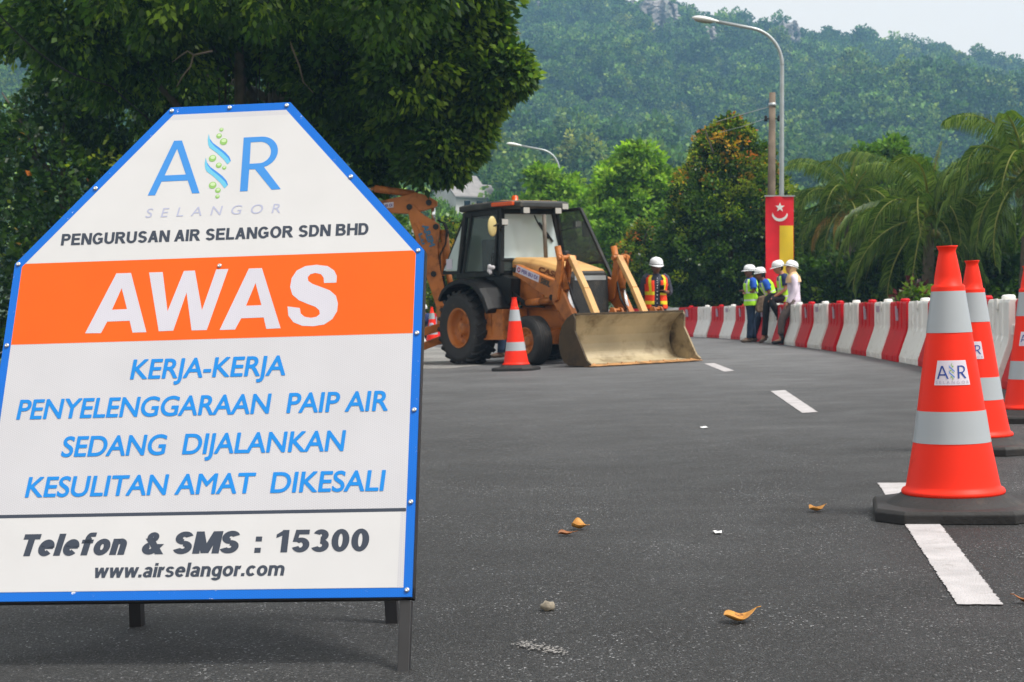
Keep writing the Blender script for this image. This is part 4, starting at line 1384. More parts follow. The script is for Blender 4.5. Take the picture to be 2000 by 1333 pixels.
b = MB(); b.bar((fl.x * .94 - 0.05, 0.06, 1.18), (fr.x * .94 + 0.05, 0.06, 1.18), 0.03, 0.03); b.build('hinge_bar', MAT['black_metal'], sign)

E1 = 0.0045
WS = [(-0.1553, 1.322), (0.1553, 1.322), (0.522, 0.884), (0.522, 0.022), (-0.522, 0.022), (-0.522, 0.884)]
put('white_sheet', flat([WS]), S_WHITE2, E1, panel)
put('white_print', flat([[(-0.170, 1.3045), (0.1655, 1.307), (0.512, 0.893), (-0.512, 0.893)]]), S_WHITE, E1 + 0.0003, panel)
put('orange_band', flat([[(-0.5215, 0.665), (0.5215, 0.665), (0.5215, 0.884), (0.5142, 0.8926), (-0.5142, 0.8926), (-0.5215, 0.884)]]), S_ORANGE, E1 + 0.0003, panel)
put('white_print', flat([[(-0.5215, 0.0225), (0.507, 0.0225), (0.509, 0.2055), (-0.5215, 0.2055)]]), S_WHITE, E1 + 0.0003, panel)
put('black_line', flat([[(-0.5215, 0.206), (0.5215, 0.206), (0.5215, 0.2145), (-0.5215, 0.2145)]]), S_DARK, E1 + 0.0004, panel)

E2 = E1 + 0.0009
A1 = [(-0.3277, 0.6904), (-0.2632, 0.8562), (-0.2242, 0.8561), (-0.1659, 0.6885), (-0.2024, 0.6884), (-0.2135, 0.7216), (-0.2728, 0.721), (-0.2856, 0.6897)]
A1h = [(-0.2636, 0.7538), (-0.224, 0.7544), (-0.2444, 0.8137)]
W1 = [(-0.1759, 0.8556), (-0.1395, 0.8555), (-0.1159, 0.7447), (-0.0834, 0.8566), (-0.0542, 0.8568), (-0.0256, 0.7448), (0.0023, 0.8579), (0.0343, 0.858), (-0.0082, 0.6896), (-0.0478, 0.6896), (-0.0707, 0.7954), (-0.0957, 0.6905), (-0.1337, 0.6899)]
A2 = [(0.0252, 0.6886), (0.0884, 0.8573), (0.1226, 0.8573), (0.1832, 0.6884), (0.1463, 0.6878), (0.1372, 0.7194), (0.0789, 0.7189), (0.0652, 0.6885)]
A2h = [(0.0888, 0.7532), (0.129, 0.7537), (0.1089, 0.8157)]
S1 = [(0.3199, 0.8096), (0.32, 0.828), (0.3123, 0.8437), (0.2944, 0.8567), (0.2654, 0.8615), (0.2368, 0.8588), (0.2145, 0.8472), (0.2026, 0.826), (0.2002, 0.8015), (0.2074, 0.7798), (0.2255, 0.7639), (0.2491, 0.7528), (0.2695, 0.7442), (0.2797, 0.7348), (0.282, 0.7244), (0.2739, 0.7169), (0.2599, 0.7143), (0.2427, 0.7179), (0.2324, 0.7273), (0.2292, 0.7425), (0.1969, 0.7478), (0.2009, 0.7222), (0.2152, 0.7037), (0.2385, 0.6933), (0.267, 0.6912), (0.295, 0.6951), (0.3151, 0.7095), (0.3259, 0.7303), (0.327, 0.7514), (0.3207, 0.7729), (0.3039, 0.7887), (0.2776, 0.8), (0.2571, 0.8087), (0.2463, 0.8171), (0.2445, 0.8276), (0.2509, 0.8354), (0.2639, 0.8386), (0.2785, 0.8344), (0.2859, 0.8243), (0.2879, 0.8095)]
put('lettering', flat([A1, A1h, W1, A2, A2h, S1]), S_LILAC, E2, panel)
LA = [(-0.2024, 1.0797), (-0.1459, 1.2415), (-0.1242, 1.2413), (-0.0616, 1.0808), (-0.0817, 1.0808), (-0.0972, 1.1199), (-0.1684, 1.1196), (-0.1822, 1.0794)]
LAh = [(-0.1618, 1.1376), (-0.1041, 1.138), (-0.1351, 1.2168)]
def arc_pts(cx, cy, rx, ry, a0, a1, n=14):
    return [(cx + rx * cos(R(a0 + (a1 - a0) * k / n)), cy + ry * sin(R(a0 + (a1 - a0) * k / n))) for k in range(n + 1)]
LR = [(0.0473, 1.081), (0.0451, 1.2424), (0.094, 1.2428)] + arc_pts(0.0945, 1.1962, 0.0468, 0.0466, 80, -75) + [(0.1567, 1.0834), (0.1323, 1.0825), (0.083, 1.1454), (0.0674, 1.1456), (0.0679, 1.0815)]
LRh = [(0.0654, 1.2269), (0.0945, 1.2272)] + arc_pts(0.0905, 1.1948, 0.0322, 0.0325, 78, -78, 12) + [(0.0672, 1.1622)]
put('logo_letter', flat([LA, LAh]), S_LOGO, E2, panel)
put('logo_letter', flat([LR, LRh]), S_LOGO, E2, panel)
RD = [(-0.0522, 1.2581), (-0.0478, 1.2433), (-0.0379, 1.2297), (-0.0196, 1.2152), (-0.0021, 1.2005), (0.0103, 1.1861), (0.0152, 1.1743), (0.0139, 1.1709), (0.0066, 1.1828), (-0.0099, 1.1994), (-0.0331, 1.2193), (-0.0457, 1.2345)]
RL = [(-0.0522, 1.2581), (-0.0534, 1.2407), (-0.0506, 1.2245), (-0.0459, 1.2156), (-0.0262, 1.2002), (-0.0063, 1.1805), (0.0069, 1.1635), (0.0139, 1.1709), (0.0066, 1.1828), (-0.0099, 1.1994), (-0.0331, 1.2193), (-0.0457, 1.2345)]
for dx, dy in ((0, 0), (-0.002, -0.0712)):
    rb = put('logo_ribbon', flat([[(x + dx, y + dy) for x, y in RL]]), S_LOGO_L, E2, panel)
    put('ribbon_edge', flat([[(x + dx, y + dy) for x, y in RD]]), S_LOGO, E2, rb)
BUB = [(-0.0183, 1.2694, 0.0055), (-0.0231, 1.2506, 0.0076), (-0.0092, 1.2325, 0.0103), (-0.0353, 1.1832, 0.0101), (-0.0165, 1.1616, 0.0079), (-0.0009, 1.1538, 0.0057), (-0.0282, 1.1027, 0.0103), (-0.0125, 1.0869, 0.0076), (-0.0123, 1.0688, 0.0057)]
for x, y, r_ in BUB:
    o = put('logo_bubble', flat([arc_pts(x, y, r_, r_, 0, 345, 23)]), S_GREEN, E2, panel)
    put('bubble_shine', flat([arc_pts(x + r_ * .05, y + r_ * .28, r_ * .66, r_ * .52, 0, 345, 23)]), S_GREEN2, E2 + 0.0002, o)
put('lettering', text_flat('SELANGOR', -0.2022, 0.1595, 1.0145, 0.0175 * 1.5, 0.0, 0.16, 1.95), S_LAV, E2, panel)
put('lettering', grotesque_flat('PENGURUSAN AIR SELANGOR SDN BHD', -0.4236, 0.396, 0.942, 0.0335, 0.22, 0.0, 0.08), S_DARK, E2, panel)
put('lettering', text_flat('KERJA-KERJA', -0.1958, 0.2035, 0.561, 0.0537, 0.05, 0.09, 0.98), S_TEXTB, E2, panel)
put('lettering', text_flat('PENYELENGGARAAN  PAIP AIR', -0.4801, 0.4667, 0.461, 0.053, 0.05, 0.09, 0.98, 1.0), S_TEXTB, E2, panel)
put('lettering', text_flat('SEDANG  DIJALANKAN', -0.3514, 0.3659, 0.360, 0.0535, 0.05, 0.09, 0.98), S_TEXTB, E2, panel)
put('lettering', text_flat('KESULITAN AMAT  DIKESALI', -0.4304, 0.469, 0.2575, 0.0525, 0.05, 0.09, 0.98), S_TEXTB, E2, panel)
put('lettering', grotesque_flat('Telefon', -0.4275, -0.152, 0.1102, 0.0545, 0.27, 0.20, 0.05), S_DARK, E2, panel)
put('lettering', grotesque_flat('& SMS', -0.122, 0.125, 0.1102, 0.0545, 0.27, 0.14, 0.05), S_DARK, E2, panel)
put('lettering', grotesque_flat(':', 0.158, 0.176, 0.1102, 0.0545, 0.225, 0.05), S_DARK, E2, panel)
put('lettering', grotesque_flat('15300', 0.208, 0.437, 0.1102, 0.0548, 0.235, 0.05, 0.07), S_DARK, E2, panel)
put('lettering', grotesque_flat('www.airselangor.com', -0.2332, 0.2374, 0.0542, 0.0345, 0.21, 0.12, 0.06), S_DARK, E2, panel)
RIV = [(-0.161, 1.334), (-0.001, 1.336), (0.156, 1.335), (-0.348, 1.107), (0.342, 1.112), (-0.5325, 0.892), (0.5275, 0.892), (0.01, 0.868), (-0.532, 0.663), (0.5325, 0.665), (-0.532, 0.462), (0.5325, 0.462), (-0.532, 0.229), (0.5325, 0.229), (-0.53, 0.014), (0.531, 0.016)]
for x, v in RIV:
    b = MB()
    b.lathe([(0.0, -0.0030), (0.0018, -0.0028), (0.0022, -0.0036), (0.0042, -0.0030), (0.0058, -0.0012), (0.0062, 0.0)], 16, axis='y', c=(x, -0.0056, v + VO))
    b.build('rivet', MAT['steel'], panel)

# ================================================================== TRAFFIC CONES
C_ORANGE = material('cone_orange', (0.92, 0.026, 0.006), 0.5, 0.06, 3, spec=0.25, dirt=(0.60, 0.028, 0.01), dirt_amt=0.08, dirt_scale=6)
C_SILVER = sheet_material('cone_reflective', (0.40, 0.43, 0.455), 0.38, 0.06, spec=0.6)
C_STICK = sheet_material('sticker_white', (0.72, 0.66, 0.74), 0.45)
C_NAVY = sheet_material('sticker_navy', lin((40, 70, 150)), 0.45)
C_GREY = sheet_material('sticker_grey', lin((180, 172, 190)), 0.45)
CH = 1.02
def cone_r(z):
    return float(np.interp(z, [0.075, 0.12, 0.30, 0.55, 0.86, 0.90, 0.97, 1.0], [0.186, 0.172, 0.139, 0.104, 0.060, 0.054, 0.040, 0.033]))
def make_cone():
    root = empty('traffic_cone', Matrix.Identity(4))
    b = MB()
    h, c_ = 0.295, 0.10
    octo = [(-h + c_, -h), (h - c_, -h), (h, -h + c_), (h, h - c_), (h - c_, h), (-h + c_, h), (-h, h - c_), (-h, -h + c_)]
    def ring(s_, z): return [Vector((x * s_, y * s_, z)) for x, y in octo]
    b.loft([ring(1.0, 0.0), ring(1.0, 0.035), ring(0.965, 0.048)], sm=False)
    b.lathe([(0.255, 0.045), (0.235, 0.055), (0.195, 0.082), (0.15, 0.084)], 40)
    b.build('base', MAT['rubber'], root, bev=0.004)
    b = MB()
    prof = [(0.182, 0.078), (0.190, 0.083), (0.192, 0.092), (0.187, 0.101), (0.176, 0.106)]
    zs = [0.118, 0.15, 0.2, 0.25, 0.30, 0.36, 0.45, 0.55, 0.65, 0.75, 0.83]
    prof += [(cone_r(z), z) for z in zs]
    prof += [(0.0625, 0.862), (0.0615, 0.868), (0.052, 0.875), (0.049, 0.905), (0.0385, 0.962), (0.034, 0.985), (0.031, 1.0), (0.037, 1.014), (0.040, 1.02), (0.033, 1.02), (0.028, 1.0), (0.024, 0.9)]
    b.lathe(prof, 48)
    b.build('body', C_ORANGE, root)
    for z0, z1 in ((0.278, 0.398), (0.692, 0.855)):
        b = MB()
        z1 = min(z1, 0.855)
        b.lathe([(cone_r(z0 + (z1 - z0) * k / 6) + 0.0016, z0 + (z1 - z0) * k / 6) for k in range(7)], 48)
        b.build('reflective_band', C_SILVER, root)
    # sticker wrapped round the front (local -y), with its logo
    def wrap(x, z, off):
        r_ = cone_r(z) + off
        a = x / cone_r(z)
        return (r_ * sin(a), -r_ * cos(a), z)
    def wrapped(name, V, F, mat, off, parent):
        me = bpy.data.meshes.new(name); me.from_pydata([wrap(x, z, off + h_) for x, z, h_ in V], [], F); me.materials.append(mat)
        bm = bmesh.new(); bm.from_mesh(me)
        for f in bm.faces:
            c = f.calc_center_median()
            if f.normal.dot(Vector((c.x, c.y, 0))) < 0: f.normal_flip()
        bm.to_mesh(me); bm.free()
        o = bpy.data.objects.new(name, me); COL.objects.link(o); o.parent = parent; return o
    V, F = [], []
    nx, nz = 12, 5
    for j in range(nz + 1):
        for i in range(nx + 1):
            t = j / nz; hw = 0.068 + (0.052 - 0.068) * t
            V.append((-hw + 2 * hw * i / nx, 0.497 + 0.092 * t, 0))
    F = [(j * (nx + 1) + i, j * (nx + 1) + i + 1, (j + 1) * (nx + 1) + i + 1, (j + 1) * (nx + 1) + i) for j in range(nz) for i in range(nx)]
    st = wrapped('sticker', V, F, C_STICK, 0.0018, root)
    k_, ox, oz = 0.30, 0.0055, 0.197
    def sc(L): return [(x * k_ + ox, y * k_ + oz) for x, y in L]
    V, F = curve_mesh([sc(LA), sc(LAh), sc(LR), sc(LRh)])
    wrapped('logo_letters', V, F, C_NAVY, 0.003, st)
    V, F = curve_mesh([sc(RL), sc([(x - .002, y - .0712) for x, y in RL])])
    wrapped('logo_ribbons', V, F, S_TEXTB, 0.003, st)
    V, F = [], []
    for x, y, r_ in BUB:
        v_, f_ = curve_mesh([sc(arc_pts(x, y, r_, r_, 0, 330, 11))]); b0 = len(V); V += v_; F += [tuple(q + b0 for q in f) for f in f_]
    wrapped('logo_bubbles', V, F, S_GREEN, 0.003, st)
    V, F = text_flat('SELANGOR', -0.060, 0.062, 0.5025, 0.0105, 0.0, 0.0, 1.6)
    wrapped('lettering', V, F, C_GREY, 0.003, st)
    return root
CONES = [((1.68, 5.83), R(-12), 'largest orange traffic cone, standing on the white dash at right'),
         ((2.49, 8.22), R(-26), 'second orange cone, half hidden behind the nearest one'),
         ((3.43, 10.12), R(-22), 'orange cone cut off by the right edge of the photo'),
         ((0.06, 21.43), R(160), 'orange cone standing alone beside the digger front wheel'),
         ((-2.12, 41.1), R(-10), 'far small orange cone seen behind the digger rear wheel')]
cone0 = make_cone()
for i, ((x, y), rz, lab) in enumerate(CONES):
    c = cone0 if i == 0 else copy_tree(cone0)
    c.matrix_world = ground_matrix(x, y, rz)
    tag(c, lab, 'traffic cone', 'orange cones with silver bands along the road')

# ================================================================== WATER-FILLED BARRIERS
B_RED = material('barrier_red', lin((200, 8, 26)), 0.5, 0.12, 2, spec=0.25, dirt=lin((140, 22, 30)), dirt_amt=0.12, dirt_scale=5)
B_WHITE = material('barrier_white', (0.80, 0.79, 0.76), 0.45, 0.08, 2, spec=0.45, dirt=(0.52, 0.49, 0.43), dirt_amt=0.15, dirt_scale=5)
B_STICK = material('barrier_sticker', lin((178, 160, 178)), 0.5, 0.35, 30)
def make_barrier(mat, sticker):
    """1 m long, local x along the line, -y is the road side"""
    root = empty('water_barrier', Matrix.Identity(4))
    b = MB()
    P = [(0.24, 0.0), (0.24, 0.075), (0.232, 0.10), (0.122, 0.40), (0.108, 0.46), (0.100, 0.77), (0.085, 0.80)]
    prof = [(-y, z) for y, z in P] + [(y, z) for y, z in P[::-1]]
    def sect(x, s_=1.0, groove=0.0):
        out = []
        for y, z in prof:
            yy = y * s_
            if groove and 0.43 < z < 0.78: yy = y - math.copysign(groove, y)
            out.append(Vector((x, yy, z)))
        return out
    gx = [-0.30, 0.0, 0.30]
    st = [(-0.636, .96, 0), (-0.627, 1, 0)]
    for g in gx:
        st += [(g - 0.055, 1, 0), (g - 0.04, 1, 0.018), (g + 0.04, 1, 0.018), (g + 0.055, 1, 0)]
    st += [(0.627, 1, 0), (0.636, .96, 0)]
    b.loft([sect(*q) for q in st], sm=False)
    b.build('body', mat, root, bev=0.007)
    for sx in (-1, 1):                                  # fork pockets at the foot
        n_ = MB(); n_.box((sx * 0.22, -0.2385, 0.04), (0.16, 0.02, 0.075)); n_.build('fork_pocket', mat, root, bev=0.006)
    b = MB()                                            # filler cap on top
    b.lathe([(0.0, 0.80), (0.065, 0.80), (0.063, 0.825), (0.05, 0.84), (0.0, 0.843)], 18)
    b.build('filler_cap', mat, root)
    b = MB(); b.box((0.648, 0, 0.52), (0.03, 0.15, 0.09)); b.box((-0.648, 0, 0.40), (0.03, 0.14, 0.05)); b.build('coupling', mat, root, bev=0.006)
    b = MB(); b.box((0, -0.1105, 0.755), (0.12, 0.02, 0.10)); b.build('handle_block', mat, root, bev=0.008)
    if sticker == 1:
        b = MB(); b.box((-0.05, -0.1125, 0.64), (0.16, 0.012, 0.20), rot=Matrix.Rotation(0.036, 3, 'X')); b.build('sticker', B_STICK, root)
    if sticker == 2:
        b = MB(); b.box((-0.28, -0.1085, 0.70), (0.24, 0.012, 0.09), rot=Matrix.Rotation(0.036, 3, 'X')); b.build('sticker', B_STICK, root)
    return root
PATH = [(3.92, 10.6), (4.36, 13.64), (4.75, 16.5), (5.04, 19.38), (5.28, 22.94), (5.38, 26.88), (5.42, 31), (5.38, 35.4), (5.15, 39), (4.55, 42.2), (3.4, 44.6), (1.9, 46.0), (0.2, 46.3), (-1.2, 45.2), (-2.1, 43.4), (-2.9, 41.6)]
def path_points(P, step):
    pl = []
    for i in range(len(P) - 1):
        p0, p1, p2, p3 = [Vector(P[max(0, min(len(P) - 1, j))]) for j in (i - 1, i, i + 1, i + 2)]
        for k in range(40):
            t = k / 40
            pl.append(0.5 * ((2 * p1) + (-p0 + p2) * t + (2 * p0 - 5 * p1 + 4 * p2 - p3) * t * t + (-p0 + 3 * p1 - 3 * p2 + p3) * t ** 3))
    out, acc, nxt = [], 0.0, 0.0
    for a, c in zip(pl[:-1], pl[1:]):
        L_ = (c - a).length
        while nxt <= acc + L_:
            t = (nxt - acc) / L_
            out.append((a.lerp(c, t), (c - a).normalized()))
            nxt += step
        acc += L_
    return out
BP = path_points(PATH, 1.305)
ORD = ['first', 'second', 'third', 'fourth', 'fifth', 'sixth', 'seventh', 'eighth', 'ninth', 'tenth', 'eleventh', 'twelfth', 'thirteenth', 'fourteenth', 'fifteenth',
       'sixteenth', 'seventeenth', 'eighteenth', 'nineteenth', 'twentieth']
src = {}
cnt = {0: 0, 1: 0}
for i, (p_, d) in enumerate(BP):
    kind = (i + 1) % 2                                  # 0 white, 1 red
    if p_.x / p_.y > 0.352: continue                    # outside the frame
    stk = 1 if kind else (2 if i % 4 == 1 else 0)
    if (kind, stk) not in src:
        src[kind, stk] = make_barrier(B_RED if kind else B_WHITE, stk); o = src[kind, stk]
    else:
        o = copy_tree(src[kind, stk])
    nrm = Vector((d.y, -d.x)) * 0.24                    # centre lies behind the road-side foot
    c = Vector((p_.x, p_.y)) + nrm
    # local -y must face the road (left of the direction of travel)
    jr = random.Random(300 + i)
    o.matrix_world = ground_matrix(c.x + jr.uniform(-.02, .02), c.y + jr.uniform(-.02, .02), math.atan2(-d.y, -d.x) + R(jr.uniform(-1.8, 1.8)))
    k = cnt[kind]; cnt[kind] += 1
    colr = 'red' if kind else 'white'
    if k < 18: lab = '%s %s plastic barrier, counted along the line from the right edge' % (ORD[k], colr)
    else: lab = '%s %s plastic barrier, counted along the line, behind the digger' % (ORD[min(k, 19)], colr)
    o['label'] = lab; o['category'] = 'barrier'; o['group'] = 'red and white plastic barriers along the bend'

# ================================================================== LITTER ON THE ROAD
def dry_leaf(x, y, rz, L_, W_, curl, twist, mat, label, name='fallen_leaf', lift=0.004):
    root_m = ground_matrix(x, y, rz, lift)
    b = MB()
    nu_, nv_ = 14, 6
    rows = []
    for i in range(nu_ + 1):
        t = i / nu_
        w = W_ * (sin(pi * t ** 0.85) ** 0.8) * (1 - 0.15 * t) + 0.0008
        zc = curl * (t - 0.42) ** 2 * 4 * L_ + 0.02 * L_ * sin(t * 9)
        row = []
        for j in range(nv_ + 1):
            s_ = j / nv_ * 2 - 1
            z = zc + abs(s_) ** 1.5 * w * twist * (1.2 - t) + 0.25 * w * s_ * sin(t * 3 + 1) * twist
            row.append((t * L_ - L_ / 2, s_ * w / 2, z))
        rows.append(row)
    mz = min(q[2] for r_ in rows for q in r_)
    V = [(a, c, z - mz) for r_ in rows for a, c, z in r_]
    m = nv_ + 1
    F = [(i * m + j, i * m + j + 1, (i + 1) * m + j + 1, (i + 1) * m + j) for i in range(nu_) for j in range(nv_)]
    me = bpy.data.meshes.new(name); me.from_pydata(V, [], F)
    me.materials.append(mat); me.polygons.foreach_set('use_smooth', [True] * len(F))
    o = bpy.data.objects.new(name, me); COL.objects.link(o); o.matrix_world = root_m
    so_ = o.modifiers.new('thick', 'SOLIDIFY'); so_.thickness = 0.0012
    tag(o, label, 'leaf', 'dry leaves lying on the road')
    b = MB(); e0 = V[nu_ * m + nv_ // 2]
    b.tube([e0, (e0[0] + 0.14 * L_, e0[1] + 0.03 * L_, e0[2] + 0.10 * L_ * (1 if curl > 0.3 else 0.2))], [0.0016, 0.001], 6)
    b.build('stalk', mat, o)
    return o
LEAF_T = material('dry_leaf', lin((196, 138, 58)), 0.6, 0.35, 30, dirt=lin((110, 62, 25)), dirt_amt=0.2, dirt_scale=40)
LEAF_B = material('dry_leaf_brown', lin((150, 92, 45)), 0.6, 0.4, 30, dirt=lin((80, 45, 22)), dirt_amt=0.3, dirt_scale=40)
dry_leaf(0.590, 3.955, R(6), 0.088, 0.062, 0.26, 0.30, LEAF_T, 'large yellow brown curled leaf in the foreground')
dry_leaf(0.252, 5.715, R(-25), 0.065, 0.05, 0.15, 0.7, LEAF_T, 'upright brown leaf, right one of the touching pair')
dry_leaf(0.199, 5.568, R(10), 0.065, 0.03, 0.10, 0.5, LEAF_B, 'flat dark brown leaf, left one of the touching pair')
dry_leaf(1.197, 6.011, R(25), 0.075, 0.05, 0.2, 0.4, LEAF_T, 'single yellow brown leaf left of the nearest cone')
dry_leaf(1.37, 4.086, R(170), 0.06, 0.03, 0.25, 0.5, LEAF_B, 'reddish brown leaf beside the end of the white dash')
def scrap(x, y, sx, sy, label, seed):
    rg = random.Random(seed)
    n = 9
    V = [(sx * cos(k * 2 * pi / n) * rg.uniform(.6, 1), sy * sin(k * 2 * pi / n) * rg.uniform(.6, 1), rg.uniform(0.002, 0.012)) for k in range(n)] + [(0, 0, 0.004)]
    me = bpy.data.meshes.new('paper_scrap'); me.from_pydata(V, [], [(k, (k + 1) % n, n) for k in range(n)]); me.materials.append(MAT['lamp_white'])
    o = bpy.data.objects.new('paper_scrap', me); COL.objects.link(o); o.matrix_world = ground_matrix(x, y, 0, 0.003)
    o.modifiers.new('thick', 'SOLIDIFY').thickness = 0.001
    tag(o, label, 'paper scrap')
scrap(0.74, 5.508, 0.022, 0.03, 'small white paper scrap in the middle of the road', 1)
scrap(1.288, 10.29, 0.03, 0.06, 'tiny white paper scrap far up the lane', 2)
b = MB()
rg = random.Random(9)
b.ellipsoid((0, 0, 0.012), (0.021, 0.016, 0.014), 12, 8, fn=lambda p_: p_ * (1 + 0.18 * sin(p_.x * 300) * cos(p_.z * 260)))
st_ = b.build('pebble', material('pebble', (0.30, 0.26, 0.20), 0.9, 0.5, 60))
st_.matrix_world = ground_matrix(0.098, 4.187)
tag(st_, 'small tan pebble lying on the near tarmac', 'stone')

# overhead cable in front of the great tree
b = MB()
A_, B_ = at(-40, -12, 20.0), at(215, 168, 24.0)
b.tube([A_.lerp(B_, t) + Vector((0, 0, -0.25 * sin(pi * t))) for t in [i / 12 for i in range(13)]] + [at(330, 268, 26.5)], 0.012, 6)
tag(b.build('overhead_cable', MAT['black_plastic']), 'thin black cable slanting across the dark foliage at upper left', 'cable')

# ================================================================== BACKHOE LOADER
L_OR = material('loader_orange', lin((176, 104, 44)), 0.5, 0.25, 2.5, spec=0.4, dirt=lin((110, 62, 26)), dirt_amt=0.28, dirt_scale=3.5)
L_HOOD = material('hood_paint', lin((206, 162, 102)), 0.5, 0.2, 2.5, spec=0.4, dirt=lin((170, 120, 66)), dirt_amt=0.3, dirt_scale=3)
L_CAB = material('cab_black', (0.012, 0.013, 0.013), 0.5, 0.3, 4, spec=0.3, dirt=(0.04, 0.035, 0.027), dirt_amt=0.12)
L_ROOF = material('cab_roof', (0.035, 0.037, 0.037), 0.6, 0.3, 4, dirt=(0.14, 0.12, 0.09), dirt_amt=0.2)
L_BUCK = material('bucket_steel', lin((188, 173, 140)), 0.6, 0.3, 1.6, 0.3, 12, dirt=lin((112, 94, 64)), dirt_amt=0.38, dirt_scale=2.0)
L_DIRT = material('bucket_outside', lin((74, 60, 38)), 0.8, 0.4, 3, 0.3, 20, dirt=lin((40, 32, 22)), dirt_amt=0.3)
L_SIDE = material('bucket_side_steel', lin((168, 150, 116)), 0.65, 0.3, 1.6, 0.3, 12, dirt=lin((58, 46, 32)), dirt_amt=0.5, dirt_scale=2.6)
L_LIP = material('cutting_edge', lin((190, 140, 88)), 0.6, 0.4, 4, dirt=lin((110, 80, 48)), dirt_amt=0.4, dirt_scale=6)
L_GRILLE = material('grille', (0.018, 0.02, 0.02), 0.55, 0.3, 10, 0.6, 90, dirt=(0.06, 0.055, 0.045), dirt_amt=0.15)
L_GLASS = glass_material('cab_glass', (0.80, 0.92, 0.93), 0.55, 0.06)  # pale diffuse colour paints in the bright sky reflection on the panes
L_GLASS2 = glass_material('side_glass', (0.16, 0.2, 0.19), 0.25, 0.04)
L_AMBER = material('amber_plastic', lin((205, 78, 18)), 0.25)
L_BEIGE = material('mirror_beige', lin((208, 190, 130)), 0.4)
L_TEXT = material('loader_text', (0.05, 0.035, 0.02), 0.6)
L_TEXT2 = material('faded_text', lin((112, 66, 30)), 0.6)
L_BLUEP = material('blue_paint', lin((60, 105, 135)), 0.7)
L_STK = material('loader_sticker', lin((205, 200, 215)), 0.5)
L_STKT = material('sticker_ink', lin((110, 98, 150)), 0.5)

LM = Matrix.Translation((0.0, 25.1, 0.0)) @ TILT @ Matrix.Rotation(R(-55), 4, 'Z')
LOADER = empty('backhoe_loader', LM, 'orange backhoe loader with black cab and muddy front bucket on the road', 'digger')
LI = LM.inverted()

def LB(b, name, mat, parent=LOADER, bev=0.012):
    return b.build(name, mat, parent, bev=bev)

# wheels
def wheel(cx, cy, r, w, side, rim_r, lugs):
    """side -1: outer face towards -y"""
    root = bpy.data.objects.new('wheel', None); COL.objects.link(root); root.parent = LOADER
    root.location = (cx, cy, r)
    b = MB()
    h = w / 2
    prof = [(rim_r, -h * .86), (r * .80, -h), (r * .93, -h * .96), (r * .985, -h * .72), (r * .99, 0), (r * .985, h * .72), (r * .93, h * .96), (r * .80, h), (rim_r, h * .86), (rim_r, -h * .86)]
    b.lathe(prof, 48, axis='y')
    if lugs:
        n = 22
        for k in range(n):
            for s_ in (-1, 1):
                a = 2 * pi * (k + (0.5 if s_ > 0 else 0)) / n
                pts = []
                for q, (yy, da) in enumerate([(s_ * h * 0.98, 0.0), (s_ * h * 0.62, 0.07), (s_ * h * 0.02, 0.20)]):
                    rr = r * (0.955 if q == 0 else 1.0)
                    pts.append((rr * cos(a + da), yy, rr * sin(a + da)))
                for p0, p1 in zip(pts[:-1], pts[1:]):
                    m_ = (Vector(p0) + Vector(p1)) / 2
                    b.bar(p0, p1, 0.055, 0.06, up=(m_.x, 0, m_.z))
    else:
        for k in range(5):
            y = (-2 + k) * w * 0.17
            b.lathe([(r * .985, y - w * .055), (r * 1.004, y - w * .05), (r * 1.004, y + w * .05), (r * .985, y + w * .055)], 48, axis='y')
    b.build('tyre', MAT['rubber'], root)
    b = MB()
    s_ = side
    rp = [(rim_r * 1.02, s_ * h * .86), (rim_r * 1.03, s_ * h * .93), (rim_r * .96, s_ * h * .92), (rim_r * .90, s_ * h * .55), (rim_r * .86, s_ * h * .2), (rim_r * .55, s_ * h * .12), (rim_r * .50, s_ * h * .18),
          (rim_r * .34, s_ * h * .2), (rim_r * .33, s_ * h * .62), (rim_r * .26, s_ * h * .70), (0.0, s_ * h * .72)]
    if not lugs:
        rp = [(rim_r * 1.02, s_ * h * .86), (rim_r * 1.03, s_ * h * .93), (rim_r * .94, s_ * h * .9), (rim_r * .88, s_ * h * .5), (rim_r * .6, s_ * h * .35), (rim_r * .42, s_ * h * .4), (rim_r * .40, s_ * h * .75), (rim_r * .3, s_ * h * .8), (0.0, s_ * h * .8)]
    b.lathe(rp, 36, axis='y')
    b.lathe([(rim_r * 1.0, -s_ * h * .8), (rim_r * .3, -s_ * h * .5), (0, -s_ * h * .5)], 24, axis='y')
    nb = 8
    for k in range(nb):
        a = 2 * pi * k / nb
        y_ = s_ * h * (.22 if lugs else .42)
        b.tube([(rim_r * .62 * cos(a), y_ - s_ * .03, rim_r * .62 * sin(a)), (rim_r * .62 * cos(a), y_ + s_ * 0.015, rim_r * .62 * sin(a))], 0.016, 6, sm=False)
    b.build('rim', L_OR, root)
    return root
wheel(-0.06, -0.80, 0.585, 0.41, -1, 0.315, True)
wheel(-0.06, 0.80, 0.585, 0.41, 1, 0.315, True)
wheel(1.66, -0.78, 0.375, 0.27, -1, 0.20, False)
wheel(1.66, 0.78, 0.375, 0.27, 1, 0.20, False)
# chassis, axles
b = MB()
b.prism([(-1.1, 0.55), (-0.6, 0.45), (1.0, 0.45), (1.35, 0.55), (2.1, 0.55), (2.1, 0.80), (1.2, 0.86), (-1.1, 0.90)], -0.30, 0.30)
b.prism([(0.80, 0.86), (2.0, 0.80), (2.0, 0.95), (0.8, 1.3)], -0.33, 0.33)
LB(b, 'chassis', L_OR)
b = MB(); b.bar((-0.06, -0.62, 0.585), (-0.06, 0.62, 0.585), 0.22, 0.22); LB(b, 'rear_axle', L_CAB)
b = MB(); b.prism([(-0.66, 0.33), (-0.3, 0.30), (0.3, 0.30), (0.66, 0.33), (0.66, 0.46), (0.3, 0.56), (-0.3, 0.56), (-0.66, 0.46)], 1.56, 1.76, axes='yz'); LB(b, 'front_axle', L_OR)
